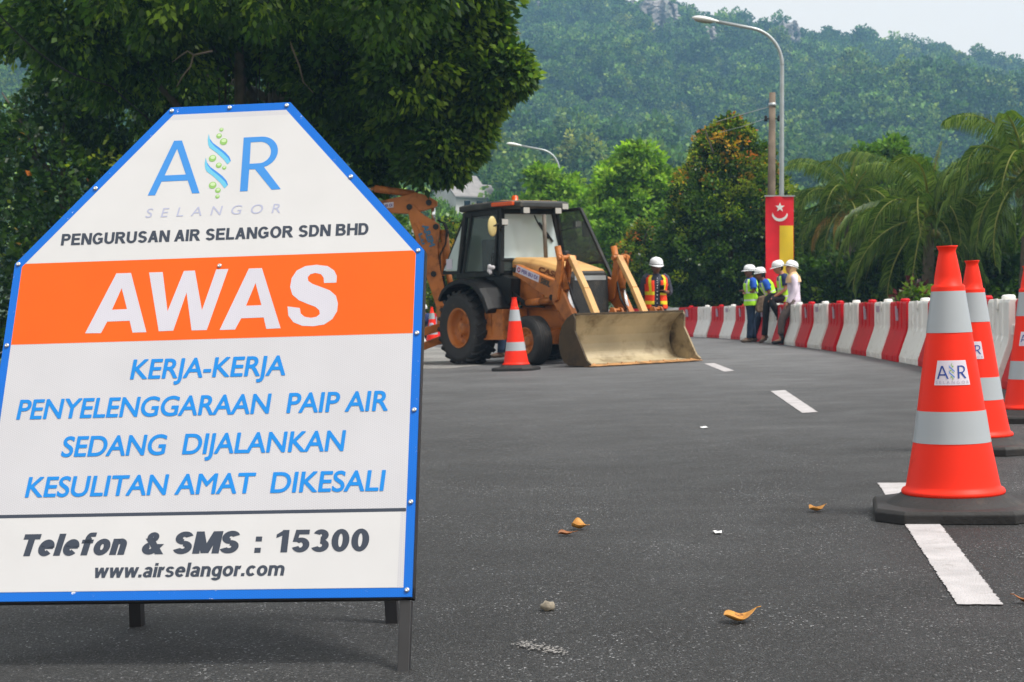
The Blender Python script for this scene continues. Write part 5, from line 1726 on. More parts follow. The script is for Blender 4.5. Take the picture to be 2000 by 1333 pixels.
# step boxes between the wheels
for s_ in (-1, 1):
    b = MB()
    y0, y1 = sorted((s_ * 0.84, s_ * 0.36))
    b.prism([(0.40, 0.87), (0.98, 0.86), (0.98, 0.42), (0.34, 0.41), (0.34, 0.47), (0.40, 0.47)], y0, y1)
    b.box((0.66, s_ * 0.845, 0.405), (0.74, 0.05, 0.03))
    b.bar((0.68, s_ * 0.85, 0.82), (0.68, s_ * 0.85, 0.46), 0.012, 0.012)
    LB(b, 'step_box', L_OR)
    b = MB(); b.bar((0.36, s_ * 0.80, 0.47), (0.36, s_ * 0.80, 0.84), 0.06, 0.04); LB(b, 'step_bracket', L_CAB)
# rear fenders
for s_ in (-1, 1):
    b = MB()
    arc_o = [(-0.60, 1.10), (-0.50, 1.22), (-0.30, 1.32), (-0.05, 1.375), (0.20, 1.37), (0.43, 1.31), (0.60, 1.21), (0.74, 1.06), (0.84, 0.88)]
    arc_i = [(x * 0.93 - 0.0, z - 0.055) for x, z in arc_o]
    rings = []
    for (xo, zo), (xi, zi) in zip(arc_o, arc_i):
        ya, yb = s_ * 1.02, s_ * 0.52
        rings.append([Vector((xo, ya * .985, zo - .012)), Vector((xo, (ya * 3 + yb) / 4, zo)), Vector((xo, yb, zo)), Vector((xi, yb, zi)), Vector((xi, ya, zi - 0.03)), Vector((xo, ya, zo - 0.05))])
    b.loft(rings, sm=False)
    LB(b, 'fender', MAT['black_plastic'], bev=0.02)
# cab --------------------------------------------------------------------
def cabx(z, front=True):
    return float(np.interp(z, [1.4, 2.44], [0.62, 0.55] if front else [-0.56, -0.47]))
cab = MB()
def y_at(z): return float(np.interp(z, [0.9, 1.45, 2.46], [0.60, 0.62, 0.50]))
for s_ in (-1, 1):
    def post(x0, z0, x1, z1, w_=0.06, d_=0.07):
        cab.bar((x0, s_ * y_at(z0), z0), (x1, s_ * y_at(z1), z1), d_, w_, up=(1, 0, 0))
    post(0.66, 1.42, 0.56, 2.46, 0.075)                  # A
    post(-0.56, 1.38, -0.47, 2.46, 0.09)                 # C
    post(-0.40, 1.46, -0.27, 2.44, 0.055)                # door rear edge
    post(0.50, 1.46, 0.48, 2.44, 0.05)                   # door front edge
    cab.bar((-0.56, s_ * 0.62, 1.43), (0.66, s_ * 0.62, 1.43), 0.07, 0.09)
    cab.bar((-0.47, s_ * 0.50, 2.42), (0.56, s_ * 0.50, 2.42), 0.06, 0.09)
    cab.bar((-1.08, s_ * 0.58, 1.50), (-0.5, s_ * 0.60, 1.48), 0.05, 0.05)
    cab.bar((-1.08, s_ * 0.58, 1.50), (-0.50, s_ * 0.50, 2.42), 0.04, 0.04, up=(1, 0, 0))
    # lower cab side
    pts = [(-0.15, 1.40), (0.66, 1.40), (0.92, 1.34), (0.86, 0.95), (0.62, 0.86), (0.36, 0.90), (0.10, 1.18)]
    y0, y1 = sorted((s_ * 0.615, s_ * 0.40))
    cab.prism(pts, y0, y1)
cab.bar((-1.08, -0.58, 1.50), (-1.08, 0.58, 1.50), 0.05, 0.05)
cab.bar((-0.47, -0.5, 2.42), (-0.47, 0.5, 2.42), 0.06, 0.09)
cab.bar((0.56, -0.5, 2.42), (0.56, 0.5, 2.42), 0.06, 0.09)
cab.bar((0.66, -0.62, 1.64), (0.66, 0.62, 1.64), 0.05, 0.035)
cab.box((0.0, 0, 1.16), (1.2, 1.16, 0.12))               # floor
cab.box((0.60, 0, 1.30), (0.10, 1.10, 0.30))
LB(cab, 'cab', L_CAB, bev=0.01)
b = MB()
b.prism([(-0.05, 1.22), (0.10, 1.22), (0.38, 1.26), (0.40, 1.62), (0.30, 1.66), (0.05, 1.62)][:0] or [(-0.36, 1.24), (0.16, 1.24), (0.18, 1.50), (-0.20, 1.54), (-0.30, 2.02), (-0.42, 2.02), (-0.42, 1.3)], -0.26, 0.26)
LB(b, 'seat', MAT['black_plastic'], bev=0.03)
b = MB()
b.bar((0.56, 0, 1.45), (0.36, 0, 1.80), 0.05, 0.05)
tor = [Vector((0.34 + 0.06 * cos(k * pi / 8), 0.19 * sin(k * pi / 8), 1.82 + 0.17 * cos(k * pi / 8) * 0.5)) for k in range(17)]
b.tube(tor, 0.014, 6, cap=False)
LB(b, 'steering_wheel', MAT['black_plastic'], bev=None)
# roof
b = MB()
def roof_ring(z, g): return [Vector(p_) for p_ in [(-0.48 - g, -0.60 - g, z), (0.56, -0.60 - g, z), (1.02 + g, -0.45 - g, z - 0.025), (1.02 + g, 0.45 + g, z - 0.025), (0.56, 0.60 + g, z), (-0.48 - g, 0.60 + g, z)]]
b.loft([roof_ring(2.465, -0.01), roof_ring(2.48, 0.02), roof_ring(2.555, 0.02), roof_ring(2.585, -0.06)], sm=False)
roof = LB(b, 'cab_roof', L_ROOF, bev=0.015)
b = MB(); b.loft([roof_ring(2.5855, -0.10), roof_ring(2.592, -0.11)], sm=False); b.build('roof_top', L_HOOD, roof)
b = MB(); b.lathe([(0.07, 2.59), (0.07, 2.61), (0.055, 2.62), (0.052, 2.68), (0.03, 2.70), (0, 2.702)], 18, c=(0.25, -0.02, 0)); b.build('beacon', L_AMBER, roof)
b = MB(); b.box((0.72, -0.585, 2.515), (0.42, 0.08, 0.06), rot=Matrix.Rotation(0.31, 3, 'Z')); b.build('marker_light', L_AMBER, roof, bev=0.01)
LAMPM = material('work_lamp', (0.42, 0.41, 0.38), 0.2)
def work_lamp(p_, name='work_lamp', parent=LOADER, sz=0.066):
    b = MB()
    x, y, z = p_
    b.prism([(y - sz, z - sz * .8), (y + sz, z - sz * .8), (y + sz, z + sz * .8), (y - sz, z + sz * .8)], x - 0.07, x, axes='yz')
    o = LB(b, name, L_CAB, parent, bev=0.012)
    g = MB(); g.prism([(y - sz * .86, z - sz * .66), (y + sz * .86, z - sz * .66), (y + sz * .86, z + sz * .66), (y - sz * .86, z + sz * .66)], x + 0.001, x + 0.012, axes='yz')
    g.build('lens', LAMPM, o)
for p_ in ((1.03, -0.36, 2.40), (1.03, 0.26, 2.40), (1.03, 0.40, 2.47)):
    work_lamp(p_, parent=roof)
work_lamp((0.95, -0.72, 2.22)); work_lamp((0.92, 0.74, 2.20))
for s_ in (-1, 1):
    b = MB(); b.tube([(0.60, s_ * 0.56, 2.10), (0.78, s_ * 0.70, 2.14), (0.90, s_ * 0.73, 2.15)], 0.013, 6); LB(b, 'lamp_bracket', L_CAB, bev=None)
# mirrors
b = MB()
b.ellipsoid((0.66, -0.76, 2.17), (0.03, 0.085, 0.16), 18, 12)
m_ = LB(b, 'mirror', L_BEIGE, bev=None)
b = MB(); b.tube([(0.60, -0.56, 2.24), (0.70, -0.68, 2.20), (0.68, -0.76, 2.17)], 0.012, 6); b.build('mirror_arm', L_CAB, m_)
# glass
def pane(name, pts, mat, parent=LOADER, th=0.006):
    n_ = (Vector(pts[1]) - Vector(pts[0])).cross(Vector(pts[2]) - Vector(pts[0])).normalized() * th
    b = MB(); k = len(pts)
    b.add([Vector(p_) for p_ in pts] + [Vector(p_) + n_ for p_ in pts], [tuple(range(k)), tuple(range(2 * k - 1, k - 1, -1))] + [(i, i + k, (i + 1) % k + k, (i + 1) % k) for i in range(k)])
    return b.build(name, mat, parent)
pane('windscreen', [(0.66, -0.56, 1.67), (0.66, 0.56, 1.67), (0.565, 0.46, 2.38), (0.565, -0.46, 2.38)], L_GLASS)
pane('lower_windscreen', [(0.665, -0.58, 1.47), (0.665, 0.58, 1.47), (0.66, 0.57, 1.62), (0.66, -0.57, 1.62)], L_GLASS2)
pane('rear_window', [(-1.08, -0.55, 1.53), (-1.08, 0.55, 1.53), (-0.50, 0.47, 2.38), (-0.50, -0.47, 2.38)], L_GLASS)
pane('door_window', [(-0.37, -0.625, 1.49), (0.47, -0.625, 1.49), (0.45, -0.508, 2.37), (-0.25, -0.508, 2.37)], L_GLASS2)
for s_ in (-1, 1):
    pane('quarter_window', [(-1.05, s_ * 0.592, 1.54), (-0.60, s_ * 0.61, 1.52), (-0.51, s_ * 0.505, 2.36), (-0.53, s_ * 0.505, 2.36)], L_GLASS)
pane('lower_door_window', [(0.14, -0.621, 1.33), (0.44, -0.621, 1.33), (0.55, -0.621, 1.02), (0.40, -0.621, 0.98)], MAT['dark_glass'])
b = MB(); b.box((-0.86, -0.606, 1.64), (0.17, 0.008, 0.17)); LB(b, 'permit_sticker', L_STK, bev=None)
b = MB(); b.tube([(0.57, 0.12, 2.36), (0.60, 0.18, 2.22), (0.64, 0.34, 1.98)], 0.012, 5); b.bar((0.615, 0.18, 2.24), (0.652, 0.42, 1.93), 0.02, 0.03); LB(b, 'wiper', L_CAB, bev=None)
b = MB(); b.tube([(0.55, -0.66, 1.40), (0.55, -0.70, 1.45), (0.52, -0.70, 1.70), (0.52, -0.66, 1.75)], 0.012, 6); LB(b, 'grab_rail', L_CAB, bev=None)
b = MB()
rg = random.Random(4)
for q in range(7):
    b.ellipsoid((0.52 + rg.uniform(-.05, .05), -0.72 + rg.uniform(-.02, .02), 1.50 + rg.uniform(-.07, .05)), (rg.uniform(.03, .05), 0.03, rg.uniform(.03, .05)), 8, 6)
LB(b, 'rag', material('white_rag', (0.7, 0.68, 0.72), 0.9), bev=None)
# open door on the far side
dr = MB()
D0, D1, D2, D3, D4 = Vector((0.60, 0.56, 2.42)), Vector((1.02, 0.72, 2.44)), Vector((1.62, 0.86, 1.28)), Vector((1.50, 0.84, 1.02)), Vector((0.68, 0.64, 1.42))
for a, c in ((D0, D1), (D1, D2), (D2, D3), (D3, D4), (D4, D0)):
    dr.bar(a, c, 0.05, 0.055, up=(0, 1, 0))
dr.bar(D4.lerp(D0, 0.12), D2.lerp(D1, 0.25), 0.04, 0.045, up=(0, 1, 0))
door = LB(dr, 'door', L_CAB, bev=0.01)
pane('door_glass', [D0 + Vector((0.02, 0.0, -0.02)), D1 + Vector((-0.02, 0, -0.02)), D2.lerp(D1, 0.25), D4.lerp(D0, 0.12)], L_GLASS2, door)
b = MB(); b.box((0.98, 0.84, 2.12), (0.03, 0.14, 0.26)); LB(b, 'mirror', L_CAB, bev=0.02)
# bonnet --------------------------------------------------------------------
b = MB()
def hood_ring(x, hw, zt, zb): return [Vector(p_) for p_ in [(x, -hw, zb), (x, -hw, zt - 0.07), (x, -hw + 0.06, zt), (x, hw - 0.06, zt), (x, hw, zt - 0.07), (x, hw, zb)]]
b.loft([hood_ring(0.68, 0.42, 1.68, 0.95), hood_ring(0.95, 0.42, 1.67, 0.95), hood_ring(1.4, 0.405, 1.60, 0.92), hood_ring(2.08, 0.375, 1.43, 0.90)], sm=False)
hood = LB(b, 'bonnet', L_HOOD, bev=0.02)
b = MB(); b.loft([hood_ring(2.082, 0.365, 1.41, 0.72), hood_ring(2.12, 0.36, 1.40, 0.72), hood_ring(2.14, 0.33, 1.37, 0.74)], sm=False); LB(b, 'grille', L_GRILLE, bev=0.02)
b = MB(); b.bar((2.142, -0.30, 1.30), (2.142, 0.30, 1.30), 0.012, 0.07); LB(b, 'grille_badge', MAT['galv'], bev=None)
b = MB(); b.prism([(0.72, 0.92), (1.5, 0.90), (1.5, 1.30), (0.80, 1.42)], -0.424, 0.424); LB(b, 'side_panel', L_OR)
b = MB(); b.tube([(1.02, 0.0, 1.60), (1.0, 0, 2.34)], 0.033, 14); b.lathe([(0.05, 1.60), (0.05, 1.64), (0.033, 1.66)], 14, c=(1.02, 0, 0)); LB(b, 'exhaust_pipe', material('exhaust', (0.16, 0.135, 0.11), 0.7, 0.4, 12, metal=0.4), bev=None)
b = MB(); b.lathe([(0.03, 1.52), (0.03, 1.6), (0.07, 1.61), (0.075, 1.72), (0.05, 1.75), (0, 1.752)], 16, c=(1.42, 0.08, 0)); LB(b, 'air_cleaner', MAT['black_plastic'], bev=None)

def text_plate(name, s, mat, parent, origin, ux, uz, width, height, weight=0.12, shear=0.0, lift=0.004):
    """lettering on a flat panel: ux, uz span the panel"""
    V, F = text_flat(s, 0, width, 0, height, weight, shear)
    ux, uz = Vector(ux).normalized(), Vector(uz).normalized()
    nrm = ux.cross(uz).normalized()
    me = bpy.data.meshes.new(name)
    me.from_pydata([Vector(origin) + ux * x + uz * y + nrm * (lift + h_) for x, y, h_ in V], [], F)
    me.materials.append(mat)
    o = bpy.data.objects.new(name, me); COL.objects.link(o); o.parent = parent
    return o
text_plate('lettering', 'CASE', L_TEXT2, hood, (1.38, -0.411, 1.425), (1, 0.045, -0.25), (0.25, 0, 1), 0.50, 0.09, 0.16, 0.15, 0.006)
# loader arms ----------------------------------------------------------------
for s_ in (-1, 1):
    b = MB()
    arm = [(0.96, 1.55), (1.04, 1.555), (2.13, 1.24), (2.20, 1.16), (2.43, 0.80), (2.72, 0.34), (2.72, 0.20), (2.60, 0.18), (2.50, 0.34), (2.26, 0.66), (1.94, 0.97), (1.00, 1.385), (0.95, 1.43)]
    y0, y1 = sorted((s_ * 0.50, s_ * 0.60))
    b.prism(arm, y0, y1)
    a_ = LB(b, 'loader_arm', L_OR, bev=0.012)
    for (x, z) in ((1.0, 1.47), (2.06, 1.0), (1.94, 1.02)):
        b = MB(); b.lathe([(0.0, s_ * 0.615), (0.04, s_ * 0.612), (0.045, s_ * 0.60)], 14, axis='y', c=(x, 0, z)); b.build('pivot_pin', L_CAB, a_)
    if s_ < 0:
        d = Vector((1.09, 0, -0.33)).normalized()
        o_ = Vector((1.04, -0.602, 1.435))
        st = MB()
        up = Vector((0.29, 0, 0.957))
        st.add([o_ + Vector((0, -.003, 0)), o_ + d * 0.62 + Vector((0, -.003, 0)), o_ + d * 0.62 + up * 0.115 + Vector((0, -.003, 0)), o_ + up * 0.115 + Vector((0, -.003, 0))], [(0, 1, 2, 3)])
        so2 = st.build('sticker', L_STK, a_)
        text_plate('lettering', 'PER BU DI', L_STKT, so2, o_ + d * 0.15 + up * 0.028 + Vector((0, -0.003, 0)), d, up, 0.43, 0.06, 0.12)
        rr = MB()
        cc = o_ + d * 0.075 + up * 0.058
        rr.tube([cc + d * (0.032 * cos(k * pi / 8)) + up * (0.032 * sin(k * pi / 8)) + Vector((0, -0.004, 0)) for k in range(17)], 0.010, 6, cap=False)
        rr.build('emblem', material('emblem_red', lin((150, 50, 80)), 0.5), so2)
        text_plate('lettering', '580L', L_TEXT, a_, o_ + d * 0.66 + up * 0.0, d, up, 0.26, 0.095, 0.14, 0.1)
    # boom lift cylinder under the arm
    b = MB(); b.tube([(1.15, s_ * 0.47, 0.95), (1.55, s_ * 0.50, 0.965)], 0.055, 14); b.tube([(1.55, s_ * 0.50, 0.965), (1.93, s_ * 0.53, 0.985)], 0.052, 14)
    cy = LB(b, 'lift_cylinder', L_OR, bev=None)
    b = MB(); b.tube([(0.98, s_ * 0.46, 0.945), (1.16, s_ * 0.47, 0.95)], 0.03, 12); b.build('piston_rod', MAT['chrome'], cy)
    # bell crank and bucket links
    yk = s_ * 0.46
    b = MB()
    b.prism([(2.20, 1.66), (2.29, 1.64), (2.30, 1.54), (2.14, 0.98), (2.06, 0.94), (2.01, 1.0), (2.05, 1.12)], yk - 0.022 + s_ * 0.16, yk + 0.022 + s_ * 0.16)
    b.prism([(2.20, 1.66), (2.29, 1.64), (2.30, 1.54), (2.14, 0.98), (2.06, 0.94), (2.01, 1.0), (2.05, 1.12)], yk - 0.022 - s_ * 0.0, yk + 0.022 - s_ * 0.0)
    b.tube([(2.245, yk - 0.10 * s_, 1.60), (2.245, yk + 0.22 * s_, 1.60)], 0.04, 12)
    LB(b, 'bell_crank', L_OR, bev=0.008)
    b = MB(); b.bar((2.27, yk, 1.62), (2.62, yk, 1.12), 0.075, 0.10, up=(0, 1, 0)); b.bar((2.62, yk, 1.12), (2.86, yk, 0.72), 0.075, 0.11, up=(0, 1, 0)); LB(b, 'bucket_link', L_HOOD, bev=0.01)
    b = MB(); b.tube([(2.06, yk + s_ * .08, 1.78), (2.13, yk + s_ * .08, 1.50), (2.25, yk + s_ * .08, 1.12)], 0.05, 14)
    tc_ = LB(b, 'tilt_cylinder', L_OR, bev=None)
    b = MB(); b.tube([(2.25, yk + s_ * .08, 1.14), (2.42, yk + s_ * .06, 0.72)], 0.03, 12); b.build('piston_rod', MAT['chrome'], tc_)
    b = MB()
    for q in range(2):
        b.tube([(2.10, yk + s_ * (.02 + .05 * q), 1.52), (2.20, yk + s_ * .01, 1.25), (2.30, yk - s_ * .02 * q, 0.98), (2.42, yk, 0.80), (2.30, yk - s_ * .05, 0.76)], 0.014, 6)
    LB(b, 'hydraulic_hose', MAT['black_plastic'], bev=None)
    b = MB()
    for q in range(3):
        b.tube([(0.72, s_ * 0.52, 0.95 + .04 * q), (0.86, s_ * 0.56, 1.08 + .03 * q), (1.02, s_ * 0.54, 1.0 + .02 * q), (1.14, s_ * 0.50, 0.90 + .03 * q), (1.6, s_ * 0.48, 0.88)], 0.014, 6)
    LB(b, 'hydraulic_hose', MAT['black_plastic'], bev=None)
b = MB(); b.bar((2.45, -0.5, 0.45), (2.45, 0.5, 0.45), 0.12, 0.14, up=(0, 0, 1)); LB(b, 'cross_tube', L_OR)
# front bucket ------------------------------------------------------------
BO = Vector((0.0, -0.10, 0))
bk = MB()
prof_in = [(3.10, 0.735), (3.06, 0.725), (2.96, 0.66), (2.86, 0.56), (2.79, 0.44), (2.775, 0.32), (2.81, 0.20), (2.88, 0.11), (2.98, 0.060), (3.12, 0.042), (3.36, 0.026)]
prof_out = [(3.36, 0.012), (3.1, 0.010), (2.94, 0.028), (2.82, 0.085), (2.755, 0.18), (2.725, 0.32), (2.745, 0.46), (2.82, 0.60), (2.93, 0.70), (3.05, 0.765), (3.10, 0.760)]
nY = 14
def bw(k): return -1.02 + 2.02 * k / nY
sec = prof_in + prof_out
bk.loft([[Vector((x, bw(k), z)) for x, z in sec] for k in range(nY + 1)], sm=False)
bucket = LB(bk, 'bucket', L_BUCK, bev=0.006)
for yy in (-1.045, 1.025):
    b = MB(); b.prism([(3.07, 0.77), (2.92, 0.705), (2.80, 0.60), (2.73, 0.46), (2.71, 0.32), (2.74, 0.18), (2.81, 0.08), (2.94, 0.018), (3.40, 0.010), (3.44, 0.05), (3.36, 0.10), (3.10, 0.52), (3.115, 0.70)], yy - 0.016, yy + 0.016)
    o = b.build('bucket_side', L_DIRT if yy < 0 else L_SIDE, bucket, bev=0.005)
b = MB(); b.prism([(3.30, 0.010), (3.47, 0.008), (3.48, 0.018), (3.31, 0.042)], -1.06, 1.04); b.build('cutting_edge', L_LIP, bucket, bev=0.003)
for k in range(8):
    b = MB(); b.lathe([(0.0, 0.053), (0.016, 0.052), (0.018, 0.03)], 8, c=(3.355, -0.93 + k * 0.262, 0.0)); b.build('edge_bolt', L_LIP, bucket)
b = MB(); b.bar((3.075, -1.03, 0.757), (3.075, 1.01, 0.757), 0.06, 0.03); b.build('top_rail', L_DIRT, bucket, bev=0.006)
for yy in (-0.15, 0.62):
    b = MB()
    for q in (-0.07, 0.07): b.prism([(2.88, 0.66), (3.02, 0.76), (2.98, 0.83), (2.90, 0.84), (2.82, 0.72)], yy + q - 0.015, yy + q + 0.015)
    b.tube([(2.94, yy - 0.09, 0.80), (2.94, yy + 0.09, 0.80)], 0.022, 10)
    b.build('bucket_lug', L_OR, bucket, bev=0.004)
# backhoe, swung to the near side -----------------------------------------------
BYP = 26.3
def bh(px, py, dy=0.0):
    return LI @ (at(px, py, BYP) + Vector((0, dy, 0)))
def zo8(zx, zy): return (700 + zx / 3.5077, 340 + zy / 3.5077)
def plate(b, pts, th, dy=0.0):
    n = len(pts)
    A = [bh(*zo8(*p_), dy - th / 2) for p_ in pts]; Bq = [bh(*zo8(*p_), dy + th / 2) for p_ in pts]
    b.add(A + Bq, [tuple(range(n)), tuple(range(2 * n - 1, n - 1, -1))] + [(i, i + n, (i + 1) % n + n, (i + 1) % n) for i in range(n)])
b = MB()
plate(b, [(345, 268), (380, 210), (430, 268), (480, 302), (555, 345), (562, 380), (547, 480), (550, 580), (572, 700), (604, 830), (640, 960), (560, 1000), (535, 915), (500, 800), (470, 710), (425, 560), (390, 430), (358, 335)], 0.24)
boom = LB(b, 'boom', L_OR, bev=0.012)
b = MB(); plate(b, [(432, 332), (452, 338), (520, 470), (512, 490)], 0.27); plate(b, [(390, 340), (410, 325), (470, 440), (455, 470), (425, 520)][:4], 0.262); b.build('stiffener', L_OR, boom, bev=0.006)
for p_ in ((352, 230), (533, 365), (517, 687), (485, 200)):
    b = MB(); c = bh(*zo8(*p_)); n_ = (LI.to_3x3() @ Vector((0, 1, 0)))
    b.tube([c - n_ * 0.15, c + n_ * 0.15], 0.05, 14, sm=True); b.build('pivot_pin', L_CAB, boom)
b = MB()
plate(b, [(-330, 250), (-200, 232), (100, 200), (330, 148), (392, 128), (470, 150), (542, 190), (540, 222), (500, 238), (415, 262), (350, 275), (200, 268), (60, 285), (-330, 330)], 0.18)
dip = LB(b, 'dipper', L_OR, bev=0.012)
b = MB()
def tb(a, c, r_, dy=0.0): b.tube([bh(*zo8(*a), dy), bh(*zo8(*c), dy)], r_, 14)
tb((110, 102), (385, 138), 0.062); b.build('stick_cylinder', L_OR, dip)
b = MB(); tb((-180, 66), (112, 103), 0.035); b.build('piston_rod', MAT['chrome'], dip)
b = MB(); plate(b, [(176, 203), (243, 195), (243, 232), (178, 240)], 0.19); sd_ = b.build('sticker', L_STK, dip)
nrm = LI.to_3x3()
def ptxt(name, s, mat, parent, p0, p1, pt, dy, weight=0.12):
    o_, e_, t_ = bh(*zo8(*p0), dy), bh(*zo8(*p1), dy), bh(*zo8(*pt), dy)
    text_plate(name, s, mat, parent, o_, e_ - o_, t_ - o_, (e_ - o_).length, (t_ - o_).length, weight)
ptxt('lettering', 'ER DI', L_STKT, sd_, (184, 234), (236, 227), (184, 212), -0.096)
ptxt('graffiti', 'AREM', L_BLUEP, boom, (437, 358), (490, 505), (478, 345), -0.137, 0.14)
ptxt('graffiti', 'Lu', L_BLUEP, boom, (412, 415), (440, 490), (440, 405), -0.133, 0.14)
b = MB(); tb((512, 220), (516, 335), 0.036); b.build('piston_rod', MAT['chrome'], boom)
b = MB(); tb((585, 385), (612, 640), 0.075, -0.02); tb((560, 470), (575, 700), 0.045, -0.06); tb((610, 650), (640, 800), 0.05, 0.02); b.build('boom_cylinder', L_OR, boom)
b = MB()
for q in range(3):
    pts = [(540 + 6 * q, 320), (585 + 8 * q, 340 + 4 * q), (606 + 5 * q, 400), (600 + 6 * q, 480), (560 + 12 * q, 560), (565 + 10 * q, 700), (600, 820)]
    b.tube([bh(*zo8(*p_), -0.1 + 0.04 * q) for p_ in pts], 0.016, 6)
for q in range(2):
    pts = [(395, 130), (410, 108 + 8 * q), (440, 106 + 8 * q), (462, 128), (470, 150)]
    b.tube([bh(*zo8(*p_), -0.06 + 0.08 * q) for p_ in pts], 0.016, 6)
b.build('hydraulic_hose', MAT['black_plastic'], boom)
# digging bucket at the end of the dipper, and the swing post
b = MB()
plate(b, [(-330, 240), (-400, 300), (-420, 420), (-360, 520), (-250, 560), (-190, 500), (-215, 420), (-290, 340)], 0.6)
LB(b, 'digging_bucket', L_DIRT, bev=0.01)
b = MB(); b.prism([(-1.45, 0.45), (-1.0, 0.45), (-1.0, 1.05), (-1.2, 1.15), (-1.45, 1.0)], -0.22, 0.22); b.box((-1.02, 0, 0.75), (0.12, 1.5, 0.40)); LB(b, 'swing_frame', L_OR)
for s_ in (-1, 1):
    b = MB()
    b.bar((-1.02, s_ * 0.62, 0.62), (-1.30, s_ * 1.55, 0.40), 0.12, 0.13)
    b.bar((-1.02, s_ * 0.62, 0.42), (-1.30, s_ * 1.55, 0.10), 0.12, 0.12)
    b.box((-1.30, s_ * 1.60, 0.045), (0.34, 0.34, 0.06)); b.bar((-1.30, s_ * 1.56, 0.05), (-1.30, s_ * 1.56, 0.46), 0.1, 0.1)
    LB(b, 'stabiliser', L_OR, bev=0.01)

# ================================================================== PEOPLE
SKIN = material('skin', lin((120, 78, 58)), 0.55, 0.1, 8)
SKIN_L = material('skin_light', lin((176, 124, 96)), 0.55, 0.1, 8)
HELM = material('helmet_white', (0.78, 0.80, 0.82), 0.35, spec=0.5)
HELM_B = material('helmet_band', (0.03, 0.03, 0.035), 0.6)
SHOE = material('shoe', lin((96, 80, 66)), 0.8, 0.3, 12)
BOOT = material('boot_black', (0.015, 0.015, 0.016), 0.5)
VEST_Y = material('vest_yellow', lin((178, 245, 40)), 0.7, 0.12, 9)
VEST_O = material('vest_orange', lin((255, 70, 20)), 0.7, 0.12, 9)
SILV = material('reflective_tape', (0.66, 0.69, 0.68), 0.4)
TAPE_Y = material('yellow_tape', lin((235, 215, 30)), 0.6)
BLUE = material('shirt_blue', lin((24, 84, 186)), 0.85, 0.2, 9)
NAVY = material('shirt_navy', lin((28, 44, 92)), 0.85, 0.2, 9)
PLAID = material('shirt_plaid', lin((62, 64, 78)), 0.85, 0.5, 45)
PINK = material('blouse', lin((226, 212, 230)), 0.85, 0.12, 9)
JEANS = material('jeans', lin((34, 52, 78)), 0.9, 0.35, 9)
BLACKC = material('black_trousers', lin((24, 26, 30)), 0.9, 0.3, 9)
BROWNT = material('grey_brown_trousers', lin((98, 86, 84)), 0.9, 0.25, 9)
SCARF = material('beige_scarf', lin((222, 184, 140)), 0.85, 0.12, 9)
HAIR = material('hair_black', (0.012, 0.011, 0.01), 0.6)
EYE = material('eye_dark', (0.01, 0.01, 0.01), 0.3)

def skin_body(name, joints, edges, radii, mat, parent):
    """one continuous surface grown on a skeleton"""
    names = list(joints)
    me = bpy.data.meshes.new(name)
    me.from_pydata([tuple(joints[n]) for n in names], [(names.index(a), names.index(c)) for a, c in edges], [])
    o = bpy.data.objects.new(name, me); COL.objects.link(o)
    o.modifiers.new('skin', 'SKIN').use_smooth_shade = True
    if not me.skin_vertices: me.attributes  # created with the modifier
    if not me.skin_vertices:
        bm = bmesh.new(); bm.from_mesh(me); bm.verts.layers.skin.verify(); bm.to_mesh(me); bm.free()
    for i, n in enumerate(names):
        r_ = radii[n]
        me.skin_vertices[0].data[i].radius = r_ if isinstance(r_, tuple) else (r_, r_)
        me.skin_vertices[0].data[i].use_root = (n == 'pelvis')
    sb_ = o.modifiers.new('sub', 'SUBSURF'); sb_.levels = 1; sb_.render_levels = 1
    dg = bpy.context.evaluated_depsgraph_get()
    m2 = bpy.data.meshes.new_from_object(o.evaluated_get(dg))
    bpy.data.objects.remove(o); bpy.data.meshes.remove(me)
    return m2

